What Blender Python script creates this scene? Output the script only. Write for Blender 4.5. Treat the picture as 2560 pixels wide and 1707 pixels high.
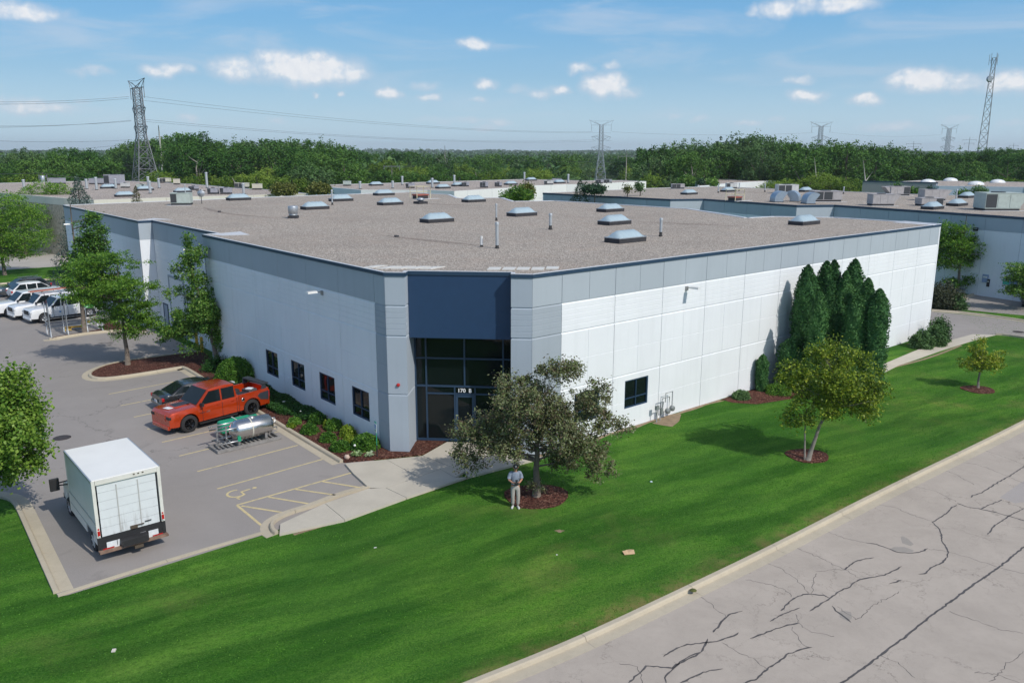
import bpy, math, random
import numpy as np
from mathutils import Vector, Matrix
random.seed(7); RNG = np.random.default_rng(11)
S = bpy.context.scene
for o in list(bpy.data.objects): bpy.data.objects.remove(o)
COL = S.collection
rad = math.radians
# ------------------------------------------------------------------ camera
CF, CP, CR, CH = 2066.1, 0.226105, 0.001168, 14.2      # focal length (photo pixels), pitch, roll, height (m)
cam_d = bpy.data.cameras.new('camera'); cam = bpy.data.objects.new('camera', cam_d); COL.objects.link(cam)
cam_d.sensor_fit = 'HORIZONTAL'; cam_d.sensor_width = 36; cam_d.lens = 36 * CF / 2560
cam_d.clip_start = 0.5; cam_d.clip_end = 20000
cam.matrix_world = Matrix.Translation((0, 0, CH)) @ Matrix.Rotation(math.pi / 2 - CP, 4, 'X') @ Matrix.Rotation(CR, 4, 'Z')
S.camera = cam
S.render.resolution_x = 1024; S.render.resolution_y = 682
S.view_settings.view_transform = 'Standard'; S.view_settings.look = 'None'
S.view_settings.exposure = 0.0; S.view_settings.gamma = 1.0; S.view_settings.use_curve_mapping = False
S.render.engine = 'CYCLES'
S.cycles.max_bounces = 6; S.cycles.transparent_max_bounces = 8; S.cycles.volume_bounces = 0
# ------------------------------------------------------------------ sun and sky
SUN_AZ, SUN_EL = rad(-42.7), rad(43.5)                  # direction towards the sun (math angle), elevation
sv = Vector((math.cos(SUN_AZ) * math.cos(SUN_EL), math.sin(SUN_AZ) * math.cos(SUN_EL), math.sin(SUN_EL)))
sd = bpy.data.lights.new('sun', 'SUN'); sd.energy = 3.15; sd.angle = rad(0.53); sd.color = (1.0, 0.955, 0.88)
sun = bpy.data.objects.new('sun', sd); COL.objects.link(sun)
sun.rotation_euler = sv.to_track_quat('Z', 'Y').to_euler(); sun.location = (60, -60, 80)
W = bpy.data.worlds.new('World'); S.world = W; W.use_nodes = True
SKY_STRENGTH = 0.15

class NT:
    """small helper for node trees"""
    def __init__(s, tree): s.t = tree; s.n = tree.nodes; s.l = tree.links
    def new(s, typ, **kw):
        n = s.n.new(typ)
        for k, v in kw.items(): setattr(n, k, v)
        return n
    def inp(s, n, i, v):
        if v is None: return
        if isinstance(v, bpy.types.NodeSocket): s.l.new(v, n.inputs[i])
        else: n.inputs[i].default_value = v
    def math(s, op, a, b=None, c=None, clamp=False):
        n = s.new('ShaderNodeMath', operation=op); n.use_clamp = clamp
        s.inp(n, 0, a); s.inp(n, 1, b); s.inp(n, 2, c); return n.outputs[0]
    def vm(s, op, a, b=None, out=0):
        n = s.new('ShaderNodeVectorMath', operation=op)
        s.inp(n, 0, a); s.inp(n, 1, b); return n.outputs[out]
    def noise(s, vec, scale=5, detail=2, rough=0.5, dist=0.0, out=0):
        n = s.new('ShaderNodeTexNoise'); s.inp(n, 'Vector', vec); s.inp(n, 'Scale', scale)
        s.inp(n, 'Detail', detail); s.inp(n, 'Roughness', rough); s.inp(n, 'Distortion', dist); return n.outputs[out]
    def ramp(s, fac, stops):
        n = s.new('ShaderNodeValToRGB'); s.inp(n, 0, fac); e = n.color_ramp.elements
        while len(e) < len(stops): e.new(0.5)
        for k, (p, c) in zip(e, stops): k.position = p; k.color = (c[0], c[1], c[2], 1) if hasattr(c, '__len__') else (c, c, c, 1)
        return n.outputs[0]
    def mix(s, f, a, b, mode='MIX'):
        n = s.new('ShaderNodeMix', data_type='RGBA', blend_type=mode); s.inp(n, 0, f)
        for i, v in ((6, a), (7, b)): s.inp(n, i, (v[0], v[1], v[2], 1) if isinstance(v, (tuple, list)) else v)
        return n.outputs[2]
    def maprange(s, v, a, b, c=0.0, d=1.0, smooth=False):
        n = s.new('ShaderNodeMapRange'); 
        if smooth: n.interpolation_type = 'SMOOTHSTEP'
        for i, x in enumerate((v, a, b, c, d)): s.inp(n, i, x)
        return n.outputs[0]
    def comb(s, x, y, z):
        n = s.new('ShaderNodeCombineXYZ'); s.inp(n, 0, x); s.inp(n, 1, y); s.inp(n, 2, z); return n.outputs[0]

def px_dir(px, py):
    x = (px - 1280) / CF; y = -(py - 853.5) / CF; c, s_ = math.cos(CR), math.sin(CR)
    x, y = c * x - s_ * y, s_ * x + c * y; cp, sp = math.cos(CP), math.sin(CP)
    return Vector((x, cp + sp * y, -sp + cp * y))
def g(px, py, z=0.0):                                    # the point at height z seen at a photo pixel
    d = px_dir(px, py); t = (z - CH) / d.z
    return (d.x * t, d.y * t)
def atY(px, py, Y):                                      # the point at depth Y seen at a photo pixel
    d = px_dir(px, py); t = Y / d.y
    return Vector((d.x * t, Y, CH + d.z * t))

def build_world():
    t = NT(W.node_tree); t.n.clear()
    sky = t.new('ShaderNodeTexSky', sky_type='NISHITA'); sky.sun_disc = False
    sky.sun_elevation = SUN_EL; sky.sun_rotation = math.atan2(sv.x, sv.y)
    sky.altitude = 200; sky.air_density = 1.0; sky.dust_density = 1.6; sky.ozone_density = 0.8
    tc = t.new('ShaderNodeTexCoord'); d = t.vm('NORMALIZE', tc.outputs['Generated'])
    sep = t.new('ShaderNodeSeparateXYZ'); t.l.new(d, sep.inputs[0])
    az = t.math('MULTIPLY', t.math('ARCTAN2', sep.outputs[0], sep.outputs[1]), 57.2958)
    el = t.math('MULTIPLY', t.math('ARCSINE', sep.outputs[2]), 57.2958)
    uv = t.comb(az, el, 0.0)
    nz = t.noise(uv, 0.75, 4, 0.52, out=1)
    nzc = t.vm('SUBTRACT', nz, (0.5, 0.5, 0.5))
    uvd = t.vm('ADD', uv, t.vm('MULTIPLY', nzc, (1.7, .95, 0.0)))
    # cumulus clouds: (photo x, y of centre, half width, half height, strength)
    CL = [(60, 32, 80, 17, .9), (10, 20, 50, 18, .7), (408, 172, 48, 16, .85), (470, 176, 22, 11, .6), (595, 172, 60, 26, .85), (640, 192, 40, 14, .4),
          (770, 172, 120, 34, 1.15), (700, 150, 55, 26, .9), (850, 184, 70, 20, .95), (1185, 110, 38, 12, .9), (970, 234, 30, 13, .9),
          (1072, 243, 28, 9, .75), (1215, 209, 22, 12, .8), (1060, 213, 35, 11, .5), (1198, 248, 26, 8, .6), (1450, 172, 30, 13, .8), (1528, 166, 22, 11, .6),
          (1512, 214, 48, 26, 1.1), (1560, 232, 40, 12, .6), (1402, 226, 22, 12, .85), (1350, 232, 34, 11, .6), (1290, 222, 26, 9, .4), (1950, 22, 34, 24, .9), (2010, 15, 28, 20, .7), (2110, 12, 75, 17, .95),
          (1895, 30, 22, 16, .6), (2310, 200, 70, 22, 1.05), (2262, 188, 30, 12, .7), (2400, 204, 44, 18, .75), (2520, 206, 60, 22, .95), (2017, 243, 36, 14, 1.0),
          (2165, 247, 34, 12, .95), (1995, 202, 34, 10, .65), (85, 268, 80, 14, .75), (10, 260, 20, 14, .5), (230, 178, 36, 10, .5),
          (785, 236, 10, 7, .6), (850, 234, 10, 8, .7), (1245, 308, 36, 10, .5), (1215, 322, 30, 8, .4), (470, 300, 22, 10, .5), (690, 298, 20, 8, .4),
          (1875, 307, 36, 8, .5), (2230, 318, 60, 10, .5), (1755, 298, 20, 7, .4), (1950, 296, 18, 7, .35), (1690, 292, 20, 7, .4), (200, 252, 14, 7, .3), (1175, 304, 30, 8, .4), (1100, 300, 60, 8, .25), (2390, 300, 30, 9, .3), (2530, 310, 24, 8, .3)]
    acc = None
    for (x, y, rx, ry, s_) in CL:
        dd = px_dir(x, y).normalized(); a = math.degrees(math.atan2(dd.x, dd.y)); e = math.degrees(math.asin(dd.z))
        k = 57.2958 / CF
        q = t.vm('MULTIPLY', t.vm('SUBTRACT', uvd, (a, e, 0)), (1 / (rx * k * 1.12), 1 / (ry * k * 1.12), 0))
        ln = t.vm('LENGTH', q, out=1)
        v = t.maprange(ln, 1.42, 0.25, 0.0, s_, True)
        acc = v if acc is None else t.math('MAXIMUM', acc, v)
    fine = t.noise(uv, 1.7, 5, 0.55)
    cum = t.math('MULTIPLY', acc, t.maprange(fine, 0.30, 0.62, 0.70, 1.1))
    # thin high streaks
    rot = t.new('ShaderNodeMapping'); rot.inputs['Rotation'].default_value = (0, 0, rad(-14)); rot.inputs['Scale'].default_value = (0.09, 0.42, 1); t.l.new(uv, rot.inputs[0])
    cir = t.maprange(t.noise(rot.outputs[0], 1.0, 6, 0.58, 0.6), 0.46, 0.73, 0.0, 0.42, True)
    cir = t.math('MULTIPLY', cir, t.maprange(el, 1.0, 3.5, 0.15, 1.0))
    # fair-weather clouds go on out of view, cover raised to add white light
    pl = t.vm('MULTIPLY', t.comb(t.math('DIVIDE', sep.outputs[0], t.math('MAXIMUM', sep.outputs[2], 0.06)), t.math('DIVIDE', sep.outputs[1], t.math('MAXIMUM', sep.outputs[2], 0.06)), 0.0), (0.55, 0.55, 0))
    gen = t.maprange(t.noise(pl, 1.1, 6, 0.55), 0.53, 0.70, 0.0, 0.85, True)
    outside = t.math('MAXIMUM', t.maprange(t.math('ABSOLUTE', az), 33, 40), t.maprange(el, 10.8, 14))
    gen = t.math('MULTIPLY', gen, t.math('MULTIPLY', outside, t.maprange(el, 0.5, 4)))
    cover = t.math('MAXIMUM', cum, gen); 
    cover = t.math('MINIMUM', t.math('MAXIMUM', cover, cir), 0.93)
    ccol = t.mix(t.math('MULTIPLY', t.maprange(cum, 0.35, 0.85), t.maprange(t.noise(uv, 1.5, 4, .55), .3, .6, .65, 1.0)), (4.2, 4.6, 5.3), (6.0, 6.05, 6.2))
    # pale, hazy lower sky going over into the clear blue above
    e01 = t.maprange(el, 0.0, 40.0)
    rs_ = [(0.0, (5.7, 7.9, 9.6)), (.05, (4.7, 7.0, 8.8)), (.12, (2.8, 5.4, 7.9)), (.20, (1.75, 4.6, 7.8)), (.27, (1.35, 4.1, 7.6)), (.6, (1.0, 3.3, 7.0)), (1, (.9, 2.7, 6.2))]
    low = t.vm('SCALE', t.ramp(e01, [(p, tuple(x * .0635 for x in c)) for p, c in rs_]), None); low.node.inputs['Scale'].default_value = 10
    tint = t.mix(t.maprange(el, 10.0, 60.0, .85, 0.0), sky.outputs[0], low)
    col = t.mix(cover, tint, ccol)
    bg = t.new('ShaderNodeBackground'); t.l.new(col, bg.inputs[0]); bg.inputs[1].default_value = SKY_STRENGTH
    out = t.new('ShaderNodeOutputWorld'); t.l.new(bg.outputs[0], out.inputs[0])
    W.cycles.sampling_method = 'MANUAL'; W.cycles.sample_map_resolution = 256
build_world()

# ------------------------------------------------------------------ object helpers
def tag(o, label=None, cat=None, group=None, kind=None):
    if label: o['label'] = label
    if cat: o['category'] = cat
    if group: o['group'] = group
    if kind: o['kind'] = kind
    return o
def empty(name, loc=(0, 0, 0), rz=0.0, label=None, cat=None, group=None, kind=None):
    o = bpy.data.objects.new(name, None); COL.objects.link(o); o.empty_display_size = .3
    o.location = loc; o.rotation_euler = (0, 0, rz); return tag(o, label, cat, group, kind)
def link(name, mesh, parent=None, loc=None, rot=None, scale=None):
    o = bpy.data.objects.new(name, mesh); COL.objects.link(o)
    if parent: o.parent = parent
    if loc is not None: o.location = loc
    if rot is not None: o.rotation_euler = rot
    if scale is not None: o.scale = scale
    return o
def np_mesh(name, verts, faces, mat, smooth=False):
    """verts (n,3), faces (m,k) constant k"""
    me = bpy.data.meshes.new(name); verts = np.asarray(verts, np.float32); faces = np.asarray(faces, np.int32); k = faces.shape[1]
    me.vertices.add(len(verts)); me.vertices.foreach_set('co', verts.ravel())
    me.loops.add(faces.size); me.loops.foreach_set('vertex_index', faces.ravel())
    me.polygons.add(len(faces)); me.polygons.foreach_set('loop_start', np.arange(0, faces.size, k, dtype=np.int32))
    me.polygons.foreach_set('loop_total', np.full(len(faces), k, np.int32))
    if smooth: me.polygons.foreach_set('use_smooth', np.ones(len(faces), bool))
    me.materials.append(mat); me.update(calc_edges=True); return me
class MB:
    def __init__(s): s.v = []; s.f = []; s.sm = []
    def add(s, vs, fs, smooth=False):
        n = len(s.v); s.v += [tuple(v) for v in vs]; s.f += [tuple(n + i for i in f) for f in fs]; s.sm += [smooth] * len(fs); return s
    def box(s, c, d, rz=0.0, taper=None):
        hx, hy, hz = d[0] / 2, d[1] / 2, d[2] / 2; tx, ty = taper or (1, 1); ca, sa = math.cos(rz), math.sin(rz); vs = []
        for z, kx, ky in ((-hz, 1, 1), (hz, tx, ty)):
            for x, y in ((-hx, -hy), (hx, -hy), (hx, hy), (-hx, hy)):
                x *= kx; y *= ky; vs.append((c[0] + x * ca - y * sa, c[1] + x * sa + y * ca, c[2] + z))
        return s.add(vs, [(3, 2, 1, 0), (4, 5, 6, 7), (0, 1, 5, 4), (1, 2, 6, 5), (2, 3, 7, 6), (3, 0, 4, 7)])
    def prism(s, pts, z0, z1, smooth=False):
        n = len(pts); area = sum(pts[i][0] * pts[(i + 1) % n][1] - pts[(i + 1) % n][0] * pts[i][1] for i in range(n))
        if area < 0: pts = pts[::-1]
        vs = [(p[0], p[1], z0) for p in pts] + [(p[0], p[1], z1) for p in pts]
        return s.add(vs, [tuple(range(n))[::-1], tuple(range(n, 2 * n))] + [(i, (i + 1) % n, (i + 1) % n + n, i + n) for i in range(n)], smooth)
    def tube(s, pts, r, n=6, caps=True, smooth=True):
        pts = [Vector(p) for p in pts]; rs = r if hasattr(r, '__len__') else [r] * len(pts); vs = []; fs = []
        up = None
        for i, p in enumerate(pts):
            d = (pts[min(i + 1, len(pts) - 1)] - pts[max(i - 1, 0)]).normalized()
            if up is None: up = Vector((0, 0, 1)) if abs(d.z) < .9 else Vector((1, 0, 0))
            a = d.cross(up).normalized(); b = d.cross(a).normalized(); up = -b if False else up
            for k in range(n):
                t = 2 * math.pi * k / n; vs.append(p + (a * math.cos(t) + b * math.sin(t)) * rs[i])
        for i in range(len(pts) - 1):
            for k in range(n): fs.append((i * n + k, i * n + (k + 1) % n, (i + 1) * n + (k + 1) % n, (i + 1) * n + k))
        if caps: fs += [tuple(range(n)), tuple(range((len(pts) - 1) * n, len(pts) * n))[::-1]]
        return s.add(vs, fs, smooth)
    def bar(s, a, b, w, h=None):                          # square bar between two points
        a = Vector(a); b = Vector(b); d = (b - a).normalized(); up = Vector((0, 0, 1)) if abs(d.z) < .95 else Vector((1, 0, 0))
        x = d.cross(up).normalized() * (w / 2); y = d.cross(x).normalized() * ((h or w) / 2)
        vs = [p + i * x + j * y for p in (a, b) for i, j in ((-1, -1), (1, -1), (1, 1), (-1, 1))]
        return s.add(vs, [(0, 1, 2, 3), (7, 6, 5, 4), (0, 4, 5, 1), (1, 5, 6, 2), (2, 6, 7, 3), (3, 7, 4, 0)])
    def lathe(s, prof, c=(0, 0, 0), n=16, axis='z', smooth=True, caps=True):
        vs = []
        for (r, h) in prof:
            for k in range(n):
                t = 2 * math.pi * k / n; x, y = r * math.cos(t), r * math.sin(t)
                if axis == 'z': v = (x, y, h)
                elif axis == 'x': v = (h, x, y)
                else: v = (y, h, x)
                vs.append((c[0] + v[0], c[1] + v[1], c[2] + v[2]))
        fs = [(i * n + k, i * n + (k + 1) % n, (i + 1) * n + (k + 1) % n, (i + 1) * n + k) for i in range(len(prof) - 1) for k in range(n)]
        s.add(vs, fs, smooth)
        if caps: s.add(vs, [tuple(range(n))[::-1], tuple(range((len(prof) - 1) * n, len(prof) * n))], False)
        return s
    def ball(s, c, r, n=10, m=7):
        rr = r if hasattr(r, '__len__') else (r, r, r); vs = [(c[0], c[1], c[2] - rr[2])]
        for i in range(1, m):
            a = math.pi * i / m
            for k in range(n):
                t = 2 * math.pi * k / n; vs.append((c[0] + rr[0] * math.sin(a) * math.cos(t), c[1] + rr[1] * math.sin(a) * math.sin(t), c[2] - rr[2] * math.cos(a)))
        vs.append((c[0], c[1], c[2] + rr[2])); L = len(vs) - 1
        fs = [(0, 1 + (k + 1) % n, 1 + k) for k in range(n)] + [(L, L - n + k, L - n + (k + 1) % n) for k in range(n)]
        for i in range(m - 2):
            for k in range(n): fs.append((1 + i * n + k, 1 + i * n + (k + 1) % n, 1 + (i + 1) * n + (k + 1) % n, 1 + (i + 1) * n + k))
        return s.add(vs, fs, True)
    def quad(s, a, b, c, d): return s.add([a, b, c, d], [(0, 1, 2, 3)])
    def mesh(s, name, mat):
        me = bpy.data.meshes.new(name); me.from_pydata([tuple(v) for v in s.v], [], s.f); me.materials.append(mat)
        if any(s.sm): me.polygons.foreach_set('use_smooth', s.sm)
        me.update(); return me
    def obj(s, name, mat, parent=None, loc=None, rot=None, label=None, cat=None, group=None, kind=None, bevel=0.0):
        o = link(name, s.mesh(name, mat), parent, loc, rot)
        if bevel:
            b = o.modifiers.new('bevel', 'BEVEL'); b.width = bevel; b.segments = 2; b.limit_method = 'ANGLE'; b.angle_limit = rad(35)
        return tag(o, label, cat, group, kind)
def copy_tree(o, parent=None):
    c = o.copy(); COL.objects.link(c); c.parent = parent
    for ch in list(o.children): copy_tree(ch, c)
    return c

# ------------------------------------------------------------------ materials
MATS = {}
def mat(name, col, rough=0.6, metal=0.0, var=0.12, vscale=3.0, bump=0.0, bscale=40.0, spec=0.5, coat=0.0, dirt=0.0, dirtcol=(.12, .1, .08)):
    if name in MATS: return MATS[name]
    m = bpy.data.materials.new(name); m.use_nodes = True; t = NT(m.node_tree); b = t.n['Principled BSDF']; MATS[name] = m
    b.inputs['Roughness'].default_value = rough; b.inputs['Metallic'].default_value = metal; b.inputs['Specular IOR Level'].default_value = spec
    b.inputs['Coat Weight'].default_value = coat; b.inputs['Coat Roughness'].default_value = 0.06
    tc = t.new('ShaderNodeTexCoord'); P = tc.outputs['Object']
    c0 = tuple(x * (1 - var) for x in col); c1 = tuple(min(1, x * (1 + var)) for x in col)
    c = t.ramp(t.noise(P, vscale, 4, 0.6), [(.3, c0), (.7, c1)])
    if dirt:
        f = t.maprange(t.noise(P, vscale * .6, 6, .65, .4), .5, .75, 0, dirt)
        c = t.mix(f, c, dirtcol)
    t.l.new(c, b.inputs['Base Color'])
    if bump:
        bn = t.new('ShaderNodeBump'); bn.inputs['Strength'].default_value = bump; bn.inputs['Distance'].default_value = .02
        t.l.new(t.noise(P, bscale, 3, .6), bn.inputs['Height']); t.l.new(bn.outputs[0], b.inputs['Normal'])
    return m
def world_mat(name):
    m = bpy.data.materials.new(name); m.use_nodes = True; t = NT(m.node_tree); MATS[name] = m
    geo = t.new('ShaderNodeNewGeometry'); return m, t, t.n['Principled BSDF'], geo.outputs['Position']
def bumpnode(t, b, h, strength, dist):
    bn = t.new('ShaderNodeBump'); bn.inputs['Strength'].default_value = strength; bn.inputs['Distance'].default_value = dist
    t.l.new(h, bn.inputs['Height']); t.l.new(bn.outputs[0], b.inputs['Normal'])
# painted precast walls
def wallpaint(name, col, var=.035):
    m, t, b, P = world_mat(name); b.inputs['Roughness'].default_value = .75
    n1 = t.noise(P, .35, 4, .6); st = t.noise(t.vm('MULTIPLY', P, (1.6, 1.6, .12)), 2.0, 4, .6)
    c = t.ramp(n1, [(.3, tuple(x * (1 - var) for x in col)), (.7, tuple(min(1, x * (1 + var)) for x in col))])
    c = t.mix(t.maprange(st, .50, .75, 0, .20), c, tuple(x * .74 for x in col))
    oi = t.new('ShaderNodeObjectInfo'); c = t.mix(t.maprange(oi.outputs['Random'], 0, 1, 0, .07), c, tuple(x * .8 for x in col))
    t.l.new(c, b.inputs['Base Color']); bumpnode(t, b, t.noise(P, 25, 3, .6), .15, .01); return m
M_WHITE = wallpaint('white_wall_paint', (.78, .80, .825)); M_BAND = wallpaint('blue_grey_wall_paint', (.385, .435, .48)); M_GREYP = wallpaint('grey_wall_paint', (.34, .385, .43))
M_NAVY = mat('navy_paint', (.018, .05, .115), .45, var=.05); M_CAP = mat('navy_metal_coping', (.02, .05, .095), .5, var=.08)
M_LEAD = mat('pale_roof_membrane', (.55, .56, .57), .7, var=.1, vscale=6); M_FOUND = mat('foundation_concrete', (.42, .38, .31), .9, var=.15, bump=.2)
M_FRAME = mat('navy_window_frame', (.025, .055, .105), .4, var=.05); M_DARK = mat('dark_interior', (.02, .022, .022), .9)
M_WCAP = mat('pale_metal_edge', (.6, .62, .64), .5, var=.06)
def glassmat(name, col=(.006, .010, .011), rough=.03):
    m = bpy.data.materials.new(name); m.use_nodes = True; t = NT(m.node_tree); b = t.n['Principled BSDF']; MATS[name] = m
    b.inputs['Base Color'].default_value = (*col, 1); b.inputs['Roughness'].default_value = rough; b.inputs['IOR'].default_value = 1.45; b.inputs['Specular IOR Level'].default_value = .38
    tc = t.new('ShaderNodeTexCoord'); bumpnode(t, b, t.noise(tc.outputs['Object'], 1.2, 2, .5), .05, .05); return m
M_GLASS = glassmat('tinted_window_glass'); M_CGLASS = glassmat('car_glass', (.01, .016, .018), .05)
# gravel roof
def gravelmat(name, base=(.405, .352, .298), k=1.0):
    m, t, b, P = world_mat(name); b.inputs['Roughness'].default_value = .95; b.inputs['Specular IOR Level'].default_value = .2
    v = t.new('ShaderNodeTexVoronoi'); t.l.new(P, v.inputs['Vector']); v.inputs['Scale'].default_value = 17 * k
    sp = t.new('ShaderNodeSeparateColor'); t.l.new(v.outputs['Color'], sp.inputs[0])
    c = t.ramp(sp.outputs[0], [(0, tuple(x * .5 for x in base)), (.35, tuple(x * .84 for x in base)), (.7, tuple(x * 1.1 for x in base)), (1, tuple(min(.8, x * 1.75) for x in base))])
    big = t.noise(P, .12, 5, .6, .5); c = t.mix(t.maprange(big, .45, .7, 0, .28), c, (base[0] * .62, base[1] * .6, base[2] * .6))
    mid = t.noise(P, .5, 4, .6); c = t.mix(t.maprange(mid, .5, .75, 0, .35), c, (base[0] * 1.15, base[1] * 1.02, base[2] * .95))
    t.l.new(c, b.inputs['Base Color']); bumpnode(t, b, v.outputs['Distance'], .8, .06); return m
M_GRAVEL = gravelmat('roof_gravel')
# asphalt, concrete, mulch, grass
def asphaltmat(name, base, stains=.35):
    m, t, b, P = world_mat(name); b.inputs['Roughness'].default_value = .88; b.inputs['Specular IOR Level'].default_value = .3
    big = t.noise(P, .09, 5, .6, .6); mid = t.noise(P, .8, 5, .65); fine = t.noise(P, 22, 3, .7)
    c = t.ramp(big, [(.3, tuple(x * .86 for x in base)), (.7, tuple(x * 1.12 for x in base))])
    c = t.mix(t.maprange(mid, .35, .7, 0, .3), c, tuple(x * .8 for x in base)); c = t.mix(t.maprange(fine, .4, .65, 0, .35), c, tuple(x * 1.25 for x in base))
    sf = t.noise(P, .33, 6, .7, 1.0); c = t.mix(t.maprange(sf, .6, .74, 0, stains), c, tuple(x * .45 for x in base))
    v = t.new('ShaderNodeTexVoronoi', feature='DISTANCE_TO_EDGE'); v.inputs['Scale'].default_value = .1
    dp = t.vm('ADD', P, t.vm('MULTIPLY', t.vm('SUBTRACT', t.noise(P, .7, 5, .65, out=1), (.5, .5, .5)), (4.5, 4.5, 0))); t.l.new(dp, v.inputs['Vector'])
    ck = t.math('MULTIPLY', t.maprange(v.outputs['Distance'], .001, .0045, 1, 0), t.maprange(t.noise(P, .06, 3, .5), .48, .58, 0, .55))
    c = t.mix(ck, c, tuple(x * .3 for x in base))
    t.l.new(c, b.inputs['Base Color']); bumpnode(t, b, fine, .35, .01); return m
M_ASPH = asphaltmat('parking_lot_asphalt', (.292, .266, .246)); M_ASPH2 = asphaltmat('drive_asphalt', (.305, .278, .255), .15)
def concretemat(name, base, cracks=0.0, cs=.33, streak=.25):
    m, t, b, P = world_mat(name); b.inputs['Roughness'].default_value = .9; b.inputs['Specular IOR Level'].default_value = .25
    n1 = t.noise(P, .5, 5, .65, .3); n2 = t.noise(P, 4, 5, .7); n3 = t.noise(P, 45, 2, .7)
    c = t.ramp(n1, [(.3, tuple(x * .88 for x in base)), (.7, tuple(x * 1.08 for x in base))])
    c = t.mix(t.maprange(n2, .5, .75, 0, streak), c, tuple(x * .7 for x in base)); c = t.mix(t.maprange(n3, .4, .7, 0, .25), c, tuple(x * 1.15 for x in base))
    if cracks:
        for sc, w, k in ((cs, .011, .85), (cs * 2.3, .016, .45)):
            v = t.new('ShaderNodeTexVoronoi', feature='DISTANCE_TO_EDGE'); v.inputs['Scale'].default_value = sc
            dp = t.vm('ADD', P, t.vm('MULTIPLY', t.vm('SUBTRACT', t.noise(P, 1.3, 6, .7, out=1), (.5, .5, .5)), (1.7, 1.7, 0))); t.l.new(dp, v.inputs['Vector'])
            ck = t.math('MULTIPLY', t.maprange(v.outputs['Distance'], .0006, w * .55, 1, 0), t.maprange(t.noise(P, .3, 3, .6), .44, .6, 0, k * cracks))
            c = t.mix(ck, c, tuple(x * .33 for x in base))
    t.l.new(c, b.inputs['Base Color']); bumpnode(t, b, n3, .25, .008); return m
M_ROAD = concretemat('old_concrete_road', (.42, .365, .31), 1.0); M_WALK = concretemat('sidewalk_concrete', (.50, .455, .375), streak=.15); M_CURB = concretemat('curb_concrete', (.475, .415, .315), streak=.4)
M_FROAD = concretemat('far_road_concrete', (.42, .39, .35))
def mulchmat():
    m, t, b, P = world_mat('bark_mulch'); b.inputs['Roughness'].default_value = .95; b.inputs['Specular IOR Level'].default_value = .15
    v = t.new('ShaderNodeTexVoronoi'); t.l.new(t.vm('MULTIPLY', P, (14, 22, 14)), v.inputs['Vector']); v.inputs['Scale'].default_value = 1
    sp = t.new('ShaderNodeSeparateColor'); t.l.new(v.outputs['Color'], sp.inputs[0])
    c = t.ramp(sp.outputs[0], [(0, (.028, .012, .009)), (.4, (.09, .033, .024)), (.8, (.15, .058, .042)), (1, (.3, .17, .12))])
    c = t.mix(t.maprange(t.noise(P, .8, 4, .6), .45, .7, 0, .4), c, (.045, .025, .018))
    t.l.new(c, b.inputs['Base Color']); bumpnode(t, b, v.outputs['Distance'], 1, .05); return m
M_MULCH = mulchmat()
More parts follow.
